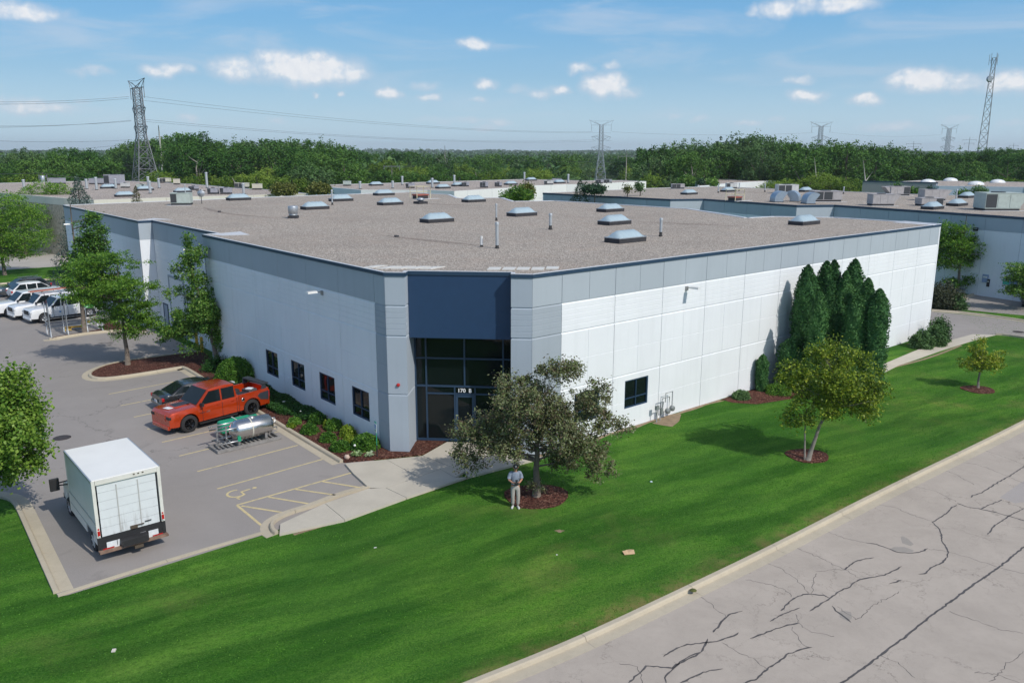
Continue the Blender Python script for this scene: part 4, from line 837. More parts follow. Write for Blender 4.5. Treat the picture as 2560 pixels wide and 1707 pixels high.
for pts, lb in (([(600, 700), (1460, 650), (2352, 570), (2352, 740), (1500, 765)], None),):
    P = [g(480 + x / 19.6, 550 + y / 19.6, 8.765) for x, y in pts]; P += [g(624, 587, 8.765)]
    MB().prism(P[:3] + [P[5]] + P[3:5], 8.757, 8.775).obj('roof_walkway_pad', M_LEAD, None, label='pale walkway pads on the main roof by the step in the left wall', cat='walkway pad')
P = [g(379, 549.5, 8.77), g(345, 550, 8.77), g(385, 545.5, 8.77), g(432, 549, 8.77)]; MB().prism([P[1], P[2], P[3], P[0]], 8.757, 8.772).obj('roof_walkway_pad', M_LEAD, None, label='pale pad on the roof above the far end of the recessed bay', cat='walkway pad')
P = [g(2230, 556, 8.77), g(2262, 552.5, 8.77), g(2348, 559.5, 8.77), g(2335, 563.5, 8.77)]; MB().prism(P, 8.757, 8.772).obj('roof_walkway_pad', M_LEAD, None, label='pale pad in the far right corner of the main roof', cat='walkway pad')

# ------------------------------------------------------------------ neighbouring buildings
M_CREAMW = wallpaint('cream_wall_paint', (.66, .63, .54)); M_TANW = wallpaint('tan_wall_paint', (.33, .31, .30)); M_LBLUE = wallpaint('light_blue_wall_paint', (.42, .49, .58)); M_STONE = mat('rough_stone_veneer', (.42, .36, .28), .9, var=.35, vscale=2.5, bump=.6, bscale=6)
M_GRAVEL2 = gravelmat('distant_roof_gravel', (.40, .345, .30), .5)
def walls_along(root, pts, z0, z1, m, band=None, step=3.66, t=.25, cop=None, closed=False, gap=.02):
    P = [Vector(p) for p in pts]
    for a, b in zip(P, P[1:] + ([P[0]] if closed else [])):
        L_ = (b - a).length; n = max(1, round(L_ / step)); d = (b - a).normalized(); nn = Vector((-d.y, d.x))
        for i in range(n):
            p = a + d * (L_ * i / n + gap); q = a + d * (L_ * (i + 1) / n - gap)
            zt = band[0] if band else z1
            MB().prism([tuple(p), tuple(q), tuple(q + nn * t), tuple(p + nn * t)], z0, zt - (.02 if band else 0)).obj('wall_panel', m, root)
            if band: MB().prism([tuple(p - nn * .0), tuple(q), tuple(q + nn * t), tuple(p + nn * t)], zt + .02, z1).obj('band_panel', band[1], root)
        MB().prism([tuple(a + nn * .06), tuple(b + nn * .06), tuple(b + nn * (t - .02)), tuple(a + nn * (t - .02))], z0, z1 - .02).obj('wall_core', m, root)
        if cop: MB().prism([tuple(a - nn * .05), tuple(b - nn * .05), tuple(b + nn * .1), tuple(a + nn * .1)], z1, z1 + .24).obj('coping', cop, root)
def roofpoly(root, pts, z, m): mb = MB(); A = sum(pts[i][0] * pts[(i + 1) % len(pts)][1] - pts[(i + 1) % len(pts)][0] * pts[i][1] for i in range(len(pts))); mb.add([(x, y, z) for x, y in (pts if A > 0 else pts[::-1])], [tuple(range(len(pts)))]); mb.obj('gravel_roof', m, root)
# grey-blue neighbour on the right (same estate)
b2 = empty('warehouse', (0, 0, 0), 0, 'blue-grey banded warehouse with gravel roof right behind the main building', 'warehouse')
zz = 8.1; F = [g(x, y, zz) for x, y in ((1357, 482), (1676, 498), (1759, 497), (1992, 513), (2086, 512), (2560, 543))]
F[-1] = tuple(Vector(F[-1])); dlast = (Vector(F[-1]) - Vector(F[-2])).normalized(); F.append(tuple(Vector(F[-1]) + dlast * 28))
Bk = [g(x, y, zz) for x, y in ((2700, 500), (2560, 492), (2304, 486), (2100, 478), (1783, 466), (1640, 470))]
walls_along(b2, F[:7], 0, zz - .24, M_WHITE, (6.55, M_BAND), cop=M_CAP)
# a light groove row on the visible wall and the rear walls
walls_along(b2, [F[-1]] + Bk[:1] , 0, zz - .05, M_WHITE, step=20); walls_along(b2, Bk + [F[0]], 0, zz, M_WCAP, step=60)
roofpoly(b2, F + Bk, zz - .04, M_GRAVEL)
z2 = zz - .04; G2 = 'skylights on the neighbouring roof'; GR = 'rooftop units on the neighbouring roof'
rtu(1696, 472.6, 30, 12, z2, 'tan', 'small brown unit at the left end of the neighbouring roof', GR, 0, 0, 'all')
rtu(1830, 471.5, 25, 13, z2, 'white', 'small pale unit at the back of the neighbouring roof behind a skylight', GR, 0, 0, 'left')
rtu(1971, 484, 47, 21, z2, 'white', 'pale unit with dark louvres behind the three curved hoods', GR, 0, 0, 'all')
rtu(2070, 504.5, 64, 25, z2, 'tan', 'long mauve-grey unit right of the three curved hoods', GR, 0, 0, 'all')
rtu(2208, 515, 64, 27, z2, 'tan', 'taupe unit with wedge hood, nearest of the middle group on the neighbouring roof', GR, 1, 0, 'none')
rtu(2250, 489.5, 56, 21, z2, 'tan', 'taupe unit with wedge hood on its left side, farthest of the middle group', GR, -1, 0, 'right')
rtu(2337, 502, 62, 25, z2, 'tan', 'tall taupe unit with wedge hood behind the low unit', GR, 1, 0, 'none')
rtu(2330, 515.5, 49, 18, z2, 'tan', 'low taupe unit with dark end panel in front of the tall one', GR, 0, 0, 'right')
rtu(2506, 527, 98, 39, z2, 'green', 'largest unit, pale green with slanting hood at the right edge of the photo', GR, 1, 0, 'left')
for (x, y, s_, lb) in ((1718, 487.5, 1, 'skylight near the left end of the neighbouring roof'), (1817, 480.5, 1, 'skylight in front of the small pale unit on the neighbouring roof'), (2012, 480.5, 1, 'skylight between the louvred unit and the long mauve-grey unit'),
                       (2333, 525, 1.1, 'nearest skylight on the neighbouring roof, in front of the low taupe unit'), (2395, 516.5, 1.1, 'skylight left of the big pale green unit'), (2420, 496, 1.1, 'farther skylight behind and left of the big pale green unit')):
    skylight(x, y, z2, lb, G2, ANG, s_)
for (x, y, h, lb) in ((1795.5, 482.5, 1.3, 'thin brown pipe left of the small pale unit on the neighbouring roof'), (1912, 480, 1.2, 'thin pipe standing alone left of the louvred unit'), (1847.5, 477.5, 1.2, 'thin pipe beside the skylight behind the railed hatch'), (2389, 505, 1.5, 'brown pipe right of the tall taupe unit'), (2108.5, 485, 1.0, 'short round vent right of the long mauve-grey unit')):
    pipe(x, y, z2, h, .09, lb)
roof_hatch(1837, 502, z2, 'red roof hatch with yellow rails near the step of the neighbouring roof')
def gooseneck(px, py, rz, label):
    x, y = g(px, py, z2); o = empty('curved_hood', (x, y, z2), rz, label, 'ventilation hood', 'curved ventilation hoods on the neighbouring roof'); R_ = 1.0; w = 1.5; mb = MB(); n = 12; vs = []
    for i in range(n + 1):
        t = math.pi * .72 * i / n; cx_, cz_ = R_ * (1 - math.cos(t)) - .5, .35 + R_ * math.sin(t)
        for s_ in (-1, 1): vs.append((cx_, s_ * w / 2, cz_))
    fs = [(2 * i, 2 * i + 1, 2 * i + 3, 2 * i + 2) for i in range(n)]; mb.add(vs, fs, True)
    for s_ in (0, 1): mb.add([vs[2 * i + s_] for i in range(n + 1)] + [(.55, (-1, 1)[s_] * w / 2, .35)], [tuple(range(n + 2)) if s_ == 0 else tuple(range(n + 2))[::-1]])
    mb.box((.05, 0, .2), (1.1, w, .35)); mb.obj('duct_shell', mat('blue_grey_sheet_metal', (.33, .40, .47), .4, .4, .08), o)
    MB().quad((vs[-2][0] - .01, -w / 2 + .08, vs[-2][2]), (vs[-1][0] - .01, w / 2 - .08, vs[-1][2]), (.56, w / 2 - .08, .5), (.56, -w / 2 + .08, .5)).obj('outlet_screen', M_LOUV, o); MB().box((.05, 0, .04), (1.2, w + .1, .08)).obj('curb', M_CURBD, o)
gooseneck(1940, 505, rad(8), 'left of three curved blue-grey ventilation hoods'); gooseneck(1989, 504, rad(150), 'middle of three curved hoods, turned away'); gooseneck(2019, 509.5, rad(8), 'right of three curved blue-grey ventilation hoods')
# buildings behind
def simple_building(label, near, far, z, wall, roofm, band=None, step=4, name='warehouse', cop=None):
    r = empty(name, (0, 0, 0), 0, label, 'building'); walls_along(r, near, 0, z, wall, band, step, .3, cop); walls_along(r, far, 0, z, M_WCAP, None, 60, .3)
    roofpoly(r, near + far[1:-1] if near[-1] == far[0] else near + far, z - .05, roofm); return r
n1 = [(-112, 156), (-78, 127), (-60, 112.2), (-54.1, 108.2), (-43.7, 117.2), (-37.2, 120.6), (-34.3, 125.3), (-30.5, 125.4)]; f1 = [(-30.5, 125.4), (-38.5, 136.9), (-47.4, 144.2), (-61.6, 161.6), (-79.3, 176.3), (-88.3, 178.4), (-99, 166), (-112, 156)]
simple_building('long gravel-roofed building with cream fascia behind the left trees', n1, f1, 8.0, M_STONE, M_GRAVEL2, (7.0, M_CREAMW))
n2 = [(-35.6, 152), (-24.8, 137.5), (-13.8, 136.5), (-9.2, 133.3), (-3.4, 142.1), (1.3, 148.1), (4.2, 156.2), (10.5, 161.6), (14.9, 162.8), (24.0, 174.8), (28.5, 178.8)]; f2 = [(28.5, 178.8), (24.5, 185), (16.7, 182.7), (2.8, 192), (-4.4, 184.6), (-23.7, 168.1), (-35.6, 158), (-35.6, 152)]
simple_building('long white-walled building with gravel roof at the centre of the distance', n2, f2, 8.0, mat('bright_white_wall', (.74, .74, .72), .7, var=.03), M_GRAVEL2, (5.6, mat('bright_white_wall', (.74, .74, .72))))
r = empty('low_building', (0, 0, 0), 0, 'small blue-grey building with pale roof behind the main roof, left of centre', 'building')
q = [g(820, 486, 6.5), g(876, 478.5, 6.5), g(905, 478, 6.5), g(985, 478, 6.5), g(985, 470, 6.5), g(806, 468, 6.5), g(800, 470, 6.5)]; walls_along(r, q[:4], 0, 6.5, M_BAND, step=5, cop=M_CAP); roofpoly(r, q, 6.5, M_BAND)
n3 = [(34, 172), (39.4, 178.0), (51.0, 195.9), (62.4, 206.4)]; n3 = [g(x, y, 7) for x, y in ((1745, 468), (1830, 459), (1916, 453))] + [g(1940, 452, 7)]
n3 = [g(1746, 466, 7), g(1828, 458, 7), g(1848, 456.5, 7), g(1916, 452.5, 7), g(1940, 452, 7)]; f3 = [n3[-1], g(1925, 450.6, 7), g(1789, 448, 7), g(1735, 450.5, 7), n3[0]]
simple_building('small white building with blue corner below the right-hand woods', n3, f3, 7.0, mat('bright_white_wall', (.74, .74, .72)), M_GRAVEL2, (5.2, M_WHITE))
n4 = [g(2157, 455, 8), g(2345, 459, 8)]; f4 = [n4[-1], g(2345, 456, 8), g(2157, 453.5, 8), n4[0]]
simple_building('dull taupe windowless building in the right distance', n4, f4, 8.0, M_TANW, M_GRAVEL2, None, 5, cop=M_CAP)
n5 = [g(2347, 465, 7.6), g(2560, 468, 7.6), g(2700, 472, 7.6)]; f5 = [n5[-1], g(2700, 458, 7.6), g(2543, 455, 7.6), g(2300, 451, 7.6), g(2234, 455, 7.6), n5[0]]
simple_building('light blue building with domed skylights at the far right', n5, f5, 7.6, M_LBLUE, M_GRAVEL2)
for (x, y, lb) in ((2320, 456.5, 'leftmost white dome on the light blue building'), (2376, 452.5, 'farthest white dome on the light blue building'), (2440, 462, 'nearest white dome on the light blue building'), (2494, 457, 'rightmost white dome on the light blue building')):
    c = g(x, y, 7.6); MB().ball((0, 0, 0), (1.7, 1.0, .75), 14, 8).obj('dome_skylight', mat('white_dome', (.7, .72, .72), .3), None, (c[0], c[1], 7.6), label=lb, cat='skylight', group='domes on the light blue building')
LBG = 'rooftop units on the left distant roof'; zl = 7.96
for (x, y, w, h, st, lo, lb) in ((137, 460.5, 30, 13, 'grey', 'none', 'grey unit on the left distant roof behind the bright tree'), (237.5, 461, 27, 13, 'grey', 'none', 'grey unit with two small fans before it, left of the tallest one'), (281, 462.5, 37, 23, 'grey', 'left', 'tallest grey unit on the left distant roof below the pylon'),
                                 (311, 470, 17, 11, 'white', 'none', 'small white unit right of the tallest one'), (351, 472, 18, 10, 'green', 'right', 'small green-grey unit left of the dark-sided one'), (410, 457.5, 23, 11, 'cream', 'all', 'dark-sided cream unit right of the pylon foot'), (440.5, 461.5, 13, 13, 'cream', 'none', 'plain cream box on the roof edge right of the pylon'),
                                 (482, 475.5, 20, 9, 'grey', 'all', 'low dark grey unit in the middle of the left distant roof'), (531, 485.5, 23, 14, 'grey', 'left', 'left one of the two mauve-grey units near the cream fascia'), (563, 485.5, 24, 15, 'grey', 'left', 'right one of the two mauve-grey units near the cream fascia'),
                                 (602, 470.5, 30, 12, 'cream', 'all', 'black-sided cream unit at the right end of the left distant roof'), (641.5, 474.5, 21, 14, 'cream', 'none', 'plain cream unit at the very right end of the left distant roof')):
    rtu(x, y, w, h, zl, st, lb, LBG, 0, 0, lo, skip_pad=True)
WBG = 'rooftop units on the central white building'
for (x, y, w, h, st, lo, lb) in ((867, 465, 18, 12, 'green', 'none', 'pale green unit at the left end of the central white building'), (1025, 470.5, 21, 12, 'grey', 'left', 'grey unit with dark coil left of centre on the white building'), (1163, 466.5, 18, 10, 'grey', 'all', 'first of three similar dark-sided units on the white building, from the left'),
                                 (1210, 469.5, 20, 14, 'grey', 'all', 'second of three similar dark-sided units on the white building'), (1245.5, 467, 18, 11, 'grey', 'all', 'third of three similar dark-sided units on the white building'), (1372, 462, 23, 10, 'white', 'left', 'white unit in front of the grey one at the back of the white building'),
                                 (1393, 457, 23, 10, 'grey', 'right', 'grey unit at the back edge of the white building'), (1499, 458.5, 18, 9, 'grey', 'all', 'left one of the two units below the middle pylon'), (1520, 458, 19, 9, 'grey', 'all', 'right one of the two units below the middle pylon')):
    rtu(x, y, w, h, zl, st, lb, WBG, 0, 0, lo, skip_pad=True)
for (x, y, z, lb) in ((292, 493, zl, 'domed skylight at the near edge of the left distant roof'), (440, 482.5, zl, 'skylight behind the main building green-grey unit'), (346, 477, zl, 'small skylight between two units on the left distant roof'), (255, 472, zl, 'long flat skylight below the tallest grey unit'),
                      (930, 465, zl, 'small skylight at the left part of the white building roof'), (1074, 460.5, zl, 'small far skylight on the white building roof'), (1098, 472, zl, 'skylight near the fascia of the white building'), (1138, 466.5, zl, 'skylight left of the three similar units'), (1270, 463, zl, 'skylight right of the three similar units'), (1322, 452.5, zl, 'farthest skylight on the white building'), (1392, 459, zl, 'skylight under the grey unit at the back')):
    skylight(x, y, z, lb, 'skylights on distant roofs')
for (x, y, h, lb) in ((217.5, 473, 1.6, 'silver fan stack under the left grey unit'), (242, 475, 2.0, 'larger silver fan on a dark base on the left distant roof'), (290, 472, 1.6, 'silver fan right of the flat skylight'), (372, 473, 2.0, 'silver pipe right of the small green-grey unit'), (398, 471, 1.6, 'dark pipe below the dark-sided cream unit'), (376, 484, 1.8, 'pipe on a low curb near the small spruce top'), (518, 470, 2.6, 'tallest pipe on the left distant roof'), (609.5, 485, 1.5, 'white pipe near the cream fascia'),
                      (61, 475, 1.6, 'pipe at the far left of the left distant roof'), (900.5, 472.5, 1.2, 'white pipe on the low blue-grey building'), (982, 471, 1.2, 'short white pipe left of the dark-coiled unit'), (1006, 463, 1.6, 'vent pipe behind the dark-coiled unit'), (1136, 463, 1.8, 'mushroom vent left of the three units'), (1081, 469.5, 1.6, 'vent pipe in front of the far skylight'), (1311, 449.5, 1.6, 'thin pipe at the back edge of the white building'), (1420.5, 458, 1.7, 'round-capped pipe before the conifer')):
    pipe(x, y, zl, h, .2, lb, 'vent pipes on distant roofs', boot=.1)
# ------------------------------------------------------------------ vegetation
def leafmat(name, cols, trans=.22, rough=.5, nscale=1.2, ri_=.5, spec=.22):
    m = bpy.data.materials.new(name); m.use_nodes = True; t = NT(m.node_tree); MATS[name] = m; b = t.n['Principled BSDF']; out = t.n['Material Output']
    geo = t.new('ShaderNodeNewGeometry'); ri = geo.outputs['Random Per Island']; tc = t.new('ShaderNodeTexCoord'); oi = t.new('ShaderNodeObjectInfo')
    nz = t.noise(tc.outputs['Object'], nscale, 3, .6); f = t.math('ADD', t.math('MULTIPLY', ri, ri_), t.math('MULTIPLY', nz, 1.05 - ri_)); f = t.math('ADD', f, t.math('MULTIPLY', t.math('SUBTRACT', oi.outputs['Random'], .5), .28))
    n = len(cols); c = t.ramp(f, [(.18 + .62 * i / (n - 1), cc) for i, cc in enumerate(cols)])
    t.l.new(c, b.inputs['Base Color']); b.inputs['Roughness'].default_value = rough; b.inputs['Specular IOR Level'].default_value = spec
    tr = t.new('ShaderNodeBsdfTranslucent'); t.l.new(t.mix(1.0, c, (1.0, 1.25, .5), 'MULTIPLY'), tr.inputs[0]); mx = t.new('ShaderNodeMixShader'); mx.inputs[0].default_value = trans
    t.l.new(b.outputs[0], mx.inputs[1]); t.l.new(tr.outputs[0], mx.inputs[2]); t.l.new(mx.outputs[0], out.inputs[0]); return m
M_BARK = mat('grey_brown_bark', (.16, .13, .105), .9, var=.3, vscale=6, bump=.8, bscale=14); M_BARKL = mat('pale_grey_bark', (.30, .275, .24), .9, var=.25, vscale=6, bump=.7, bscale=14)
M_BARKM = mat('grey_bark', (.21, .185, .16), .9, var=.25, vscale=6, bump=.7, bscale=14)
L_LOC = leafmat('honey_locust_leaves', [(.04, .11, .016), (.10, .22, .028), (.19, .34, .045), (.28, .42, .065)], .32)
L_PEAR = leafmat('glossy_tree_leaves', [(.024, .075, .016), (.06, .155, .025), (.13, .25, .04), (.24, .36, .08)], .2, .38)
L_MAPLE = leafmat('maple_leaves', [(.022, .065, .012), (.06, .15, .02), (.13, .24, .03), (.24, .36, .06)], .25, .42)
L_CRAB = leafmat('bronze_crabapple_leaves', [(.045, .040, .026), (.115, .080, .055), (.135, .125, .06), (.14, .19, .06), (.24, .26, .15)], .16, .5)
L_YEL = leafmat('yellow_green_leaves', [(.05, .105, .014), (.15, .225, .024), (.31, .375, .04), (.50, .50, .075)], .25, .42)
L_ARB = leafmat('arborvitae_foliage', [(.014, .055, .018), (.028, .095, .028), (.055, .15, .042), (.095, .21, .06)], .08, .7, 2.5)
L_SPR = leafmat('blue_spruce_needles', [(.03, .06, .05), (.06, .105, .085), (.11, .16, .13), (.16, .2, .16)], .05, .7)
L_FIR = leafmat('dark_conifer_needles', [(.016, .045, .025), (.03, .075, .035), (.055, .11, .045)], .05, .7)
L_SHR = leafmat('shrub_leaves', [(.02, .07, .011), (.05, .145, .018), (.11, .24, .03), (.19, .34, .05)], .2, .5, 3)
L_SHY = leafmat('lime_shrub_leaves', [(.06, .11, .012), (.14, .24, .02), (.26, .36, .035), (.36, .44, .06)], .25, .5, 3)
L_SHG = leafmat('dull_green_shrub_leaves', [(.025, .06, .022), (.055, .12, .04), (.11, .20, .07), (.17, .28, .11)], .15, .6, 3)
L_HOS = leafmat('hosta_leaves', [(.12, .22, .06), (.3, .42, .18), (.5, .58, .38)], .2, .45, 5)
L_GC = leafmat('ground_cover_leaves', [(.012, .045, .010), (.022, .08, .014), (.045, .13, .022)], .15, .6, 2)

def leaf_quads(cen, size, rng, up=.35, aspect=.55, spread=None):
    n = len(cen); a = rng.normal(size=(n, 3)); a[:, 2] *= .8; a /= np.linalg.norm(a, axis=1)[:, None]
    nrm = rng.normal(size=(n, 3)); nrm[:, 2] = np.abs(nrm[:, 2]) + up; nrm -= (nrm * a).sum(1)[:, None] * a; nrm /= np.linalg.norm(nrm, axis=1)[:, None]
    b = np.cross(nrm, a); s = (size * rng.uniform(.6, 1.35, n))[:, None]
    p = np.stack([cen - a * s * .5, cen + b * s * aspect * .5, cen + a * s * .5, cen - b * s * aspect * .5], 1)
    v = p.reshape(-1, 3); f = np.arange(4 * n, dtype=np.int32).reshape(n, 4); return v, f
def crown_mesh(name, blobs, nleaf, size, m, seed, cl=.32, per=26, shell=.5, flat=1.0, aspect=.55, up=.35, keep=None):
    """blobs: (x,y,z,rx,ry,rz,weight) in metres"""
    rng = np.random.default_rng(seed); B = np.array([b[:6] for b in blobs], float); w = np.array([b[6] * b[3] * b[4] * b[5] for b in blobs]) ** .67 if len(blobs) > 1 else np.array([1.0]); w /= w.sum()
    nc = max(8, nleaf // per); bi = rng.choice(len(B), nc, p=w); d = rng.normal(size=(nc, 3)); d /= np.linalg.norm(d, axis=1)[:, None]
    r = shell + (1 - shell) * rng.uniform(0, 1, nc) ** .6; jag = 1 + .13 * rng.normal(size=nc); jag = np.clip(jag, .8, 1.17); C = B[bi, :3] + d * B[bi, 3:6] * (r * jag)[:, None]
    if keep is not None: C = C[keep(C)]; 
    nc = len(C); ci = rng.integers(0, nc, nleaf); rc = cl * rng.uniform(.5, 1.3, nc); off = rng.normal(size=(nleaf, 3)) * .55; off[:, 2] *= flat
    P = C[ci] + off * rc[ci][:, None]; v, f = leaf_quads(P, size, rng, up, aspect); return np_mesh(name, v, f, m), C
def tree(name, base, blobs, nleaf, size, m, bark, label, cat='tree', group=None, trunk_r=.12, trunk_top=None, seed=1, lean=(0, 0), limbs=24, stems=None, **kw):
    """blobs given relative to the base"""
    o = empty(name, (base[0], base[1], base[2] if len(base) > 2 else 0), 0, label, cat, group)
    me, C = crown_mesh('crown', blobs, nleaf, size, m, seed, **kw); link('crown', me, o)
    rr = random.Random(seed); mb = MB(); zt = trunk_top or max(b[2] for b in blobs); n = 7
    path = [Vector((lean[0] * (i / n) ** 1.2 + rr.uniform(-.04, .04) * (i > 0), lean[1] * (i / n) ** 1.2 + rr.uniform(-.04, .04) * (i > 0), zt * i / n)) for i in range(n + 1)]
    mb.tube(path, [trunk_r * (1.25 if i == 0 else 1) * (1 - .82 * i / n) for i in range(n + 1)], 8)
    for s_ in (stems or []): mb.tube([Vector(p) for p in s_], [trunk_r * .45 * (1 - .7 * i / (len(s_) - 1)) for i in range(len(s_))], 6)
    mb.obj('trunk', bark, o); lb = MB(); idx = list(range(len(C))); rr.shuffle(idx)
    zlo = min(C[:, 2])
    zl_ = np.percentile(C[:, 2], 22); idx = [i for i in idx if C[i, 2] > zl_]
    for i in idx[:limbs]:
        c = Vector(C[i]); h = max(zlo * .55, min(c.z - .35 * math.hypot(c.x - lean[0] * c.z / zt, c.y - lean[1] * c.z / zt), zt * .95)); k = max(0, min(.999, h / zt)) * n; j = int(k); st = path[j].lerp(path[min(j + 1, n)], k - j)
        mid = st.lerp(c, .5) + Vector((0, 0, -.06 * (c - st).length)) + Vector((rr.uniform(-.1, .1), rr.uniform(-.1, .1), rr.uniform(-.05, .1))); r0 = trunk_r * .38 * (1 - .6 * h / zt)
        lb.tube([st, mid, c], [r0, r0 * .6, r0 * .18], 5, False)
    lb.obj('limbs', bark, o); return o
def pxblobs(base, Y, lst, dy=0.9, sc=1.0):
    """(photo x, y, rx, ry[, weight[, depth offset]]) at depth Y -> blobs in metres relative to the base"""
    out = []
    for e in lst:
        x, y, rx, ry = e[:4]; rx *= sc; ry *= sc; w = e[4] if len(e) > 4 else 1.0; off = e[5] if len(e) > 5 else 0.0; p = atY(x, y, Y + off); k = (p - Vector((0, 0, CH))).length / CF
        out.append((p.x - base[0], p.y - base[1], p.z - (base[2] if len(base) > 2 else 0), rx * k, rx * k * dy, ry * k, w))
    return out
def front_trees():
    # crabapple by the entrance
    b = (*g(1341, 1241), 0); Y = b[1]
    bl = [(1395, 925, 66, 34), (1335, 985, 68, 52), (1275, 960, 48, 32, .7), (1245, 1005, 32, 22, .5), (1290, 1040, 95, 55, 1.1), (1210, 1090, 80, 42), (1165, 1140, 42, 36, .8), (1198, 1062, 36, 24, .7), (1280, 1110, 90, 45, 1), (1390, 1050, 80, 60, 1.1), (1480, 990, 58, 60, .7), (1500, 1060, 75, 38, .8), (1560, 1070, 34, 14, .25), (1440, 1120, 85, 50, 1.1), (1500, 1160, 50, 42, .7), (1400, 1150, 45, 30, .8), (1365, 1030, 80, 46, 1.0, 1.2), (1300, 1010, 70, 45, 1, -1.2), (1420, 1090, 70, 40, 1, -1.3), (1190, 1180, 26, 20, .5), (1345, 1212, 32, 17, .6)]
    tree('crabapple_tree', b, pxblobs(b, Y, bl, sc=.93), 50000, .115, L_CRAB, M_BARK, 'bronze-leaved crabapple tree in front of the glass entrance beside the standing person', trunk_r=.16, trunk_top=4.3, seed=21, limbs=80, cl=.24, per=66, shell=.12, aspect=.5)
    # yellow-green tree on the right lawn with two stems
    b = (*g(2020, 1151), 0); Y = b[1]
    bl = [(2060, 880, 60, 30), (2130, 900, 55, 42), (2020, 930, 70, 42), (1980, 950, 42, 20, .7), (1965, 925, 30, 14, .5), (2100, 960, 80, 50, 1.1), (2170, 980, 55, 50), (2150, 1010, 55, 40), (2050, 985, 80, 42), (2070, 1020, 60, 30, .8), (1995, 1005, 55, 26, .5), (1990, 1035, 46, 20, .8), (1978, 1052, 32, 14, .5), (2030, 1048, 30, 16, .5), (2185, 1040, 26, 24, .3), (2200, 950, 14, 40, .3), (2080, 930, 70, 40, 1, 1.2), (2100, 960, 60, 40, 1, -1.2)]
    st = Vector((*g(2012, 1150), 0)) - Vector(b); p1 = atY(2012, 1080, Y) - Vector(b); p2 = atY(2016, 1020, Y) - Vector(b)
    lean = atY(2060, 1000, Y) - Vector(b)
    tree('young_tree', b, pxblobs(b, Y, bl, sc=.84), 25000, .125, L_YEL, M_BARKM, 'yellow-green tree with leaning pale trunk in a mulch ring on the right lawn', trunk_r=.11, trunk_top=3.9, lean=(1.25, .2), seed=5, limbs=50, stems=[[st, p1, p2]], cl=.30, per=70, shell=.15)
    # sapling
    b = (*g(2445, 970), 0); Y = b[1]
    bl = [(2450, 852, 14, 20, .6), (2445, 880, 26, 20), (2425, 905, 24, 14, .7), (2465, 905, 34, 20), (2500, 882, 22, 7, .35), (2440, 915, 30, 14), (2480, 900, 24, 12, .6), (2410, 910, 12, 7, .3)]
    tree('sapling', b, pxblobs(b, Y, bl), 5600, .12, L_YEL, M_BARKM, 'small yellow-green sapling alone in a mulch ring near the far end of the lawn', trunk_r=.07, trunk_top=3.3, seed=8, limbs=26, cl=.2, per=40, shell=.2)
    # honey locust on the planting island
    b = (*g(320, 914.5), .06); Y = b[1]
    bl = [(225, 668, 55, 28), (285, 650, 40, 22, .6), (335, 660, 30, 12, .35), (362, 655, 18, 6, .25), (215, 700, 60, 20), (270, 705, 60, 32, 1.1), (320, 715, 45, 30, .8), (375, 716, 28, 10, .5), (190, 735, 45, 20, .7), (250, 745, 60, 30), (320, 760, 55, 28), (360, 762, 28, 14, .5), (300, 790, 60, 26), (350, 800, 50, 18, .8), (400, 812, 40, 14, .6), (440, 835, 26, 12, .3), (330, 828, 40, 14, .5), (270, 725, 50, 35, 1, 1.8), (300, 720, 45, 30, 1, -1.8), (170, 690, 22, 10, .3), (300, 838, 22, 8, .25)]
    tree('honey_locust', b, pxblobs(b, Y, bl), 38000, .16, L_LOC, M_BARK, 'bright green feathery honey locust on the mulched island in the parking lot', trunk_r=.16, trunk_top=7.0, seed=13, limbs=60, cl=.42, per=62, shell=.1, flat=.38, aspect=.4, up=.9)
    # upright trees against the left wall
    b = (*g(546, 915), .06); Y = b[1]
    bl = [(472, 600, 12, 25, .7), (485, 640, 28, 24), (455, 665, 24, 12, .6), (505, 622, 12, 18, .4), (490, 690, 30, 22), (440, 680, 14, 14, .4), (500, 720, 22, 30), (455, 728, 26, 13, .6), (420, 735, 18, 6, .2), (520, 745, 20, 22, .8), (530, 775, 42, 22), (480, 790, 42, 22), (440, 790, 18, 14, .5), (565, 762, 16, 10, .4), (520, 810, 40, 24), (545, 800, 28, 30), (550, 835, 26, 22), (470, 822, 42, 20), (430, 830, 36, 13, .6), (400, 845, 22, 10, .4), (480, 868, 30, 12, .5), (555, 855, 20, 16), (500, 760, 35, 35, 1, 1.0), (505, 780, 35, 35, 1, -1.0)]
    tree('pear_tree', b, pxblobs(b, Y, bl), 27000, .15, L_PEAR, M_BARK, 'narrow upright tree with ragged crown against the left wall by the clipped hedge', trunk_r=.16, trunk_top=8.0, lean=(-1.6, 0), seed=31, limbs=60, cl=.28, per=46, shell=.2)
    b = (*g(212, 834), .06); Y = b[1]
    bl = [(232, 548, 18, 18), (250, 575, 24, 15, .8), (205, 570, 16, 12, .6), (225, 600, 30, 20), (255, 610, 22, 12, .6), (215, 630, 30, 20), (265, 640, 26, 10, .5), (240, 650, 36, 20), (190, 640, 22, 14, .5), (205, 680, 40, 25), (215, 730, 34, 30)]
    tree('pear_tree', b, pxblobs(b, Y, bl), 15000, .18, L_PEAR, M_BARK, 'darker narrow tree rising behind the honey locust from the rack island', trunk_r=.17, trunk_top=10.2, seed=33, limbs=40, cl=.36, per=40, shell=.2)
    # maple at the lower left edge
    b = (g(-40, 1300)[0], g(-40, 1300)[1], 0); Y = b[1]
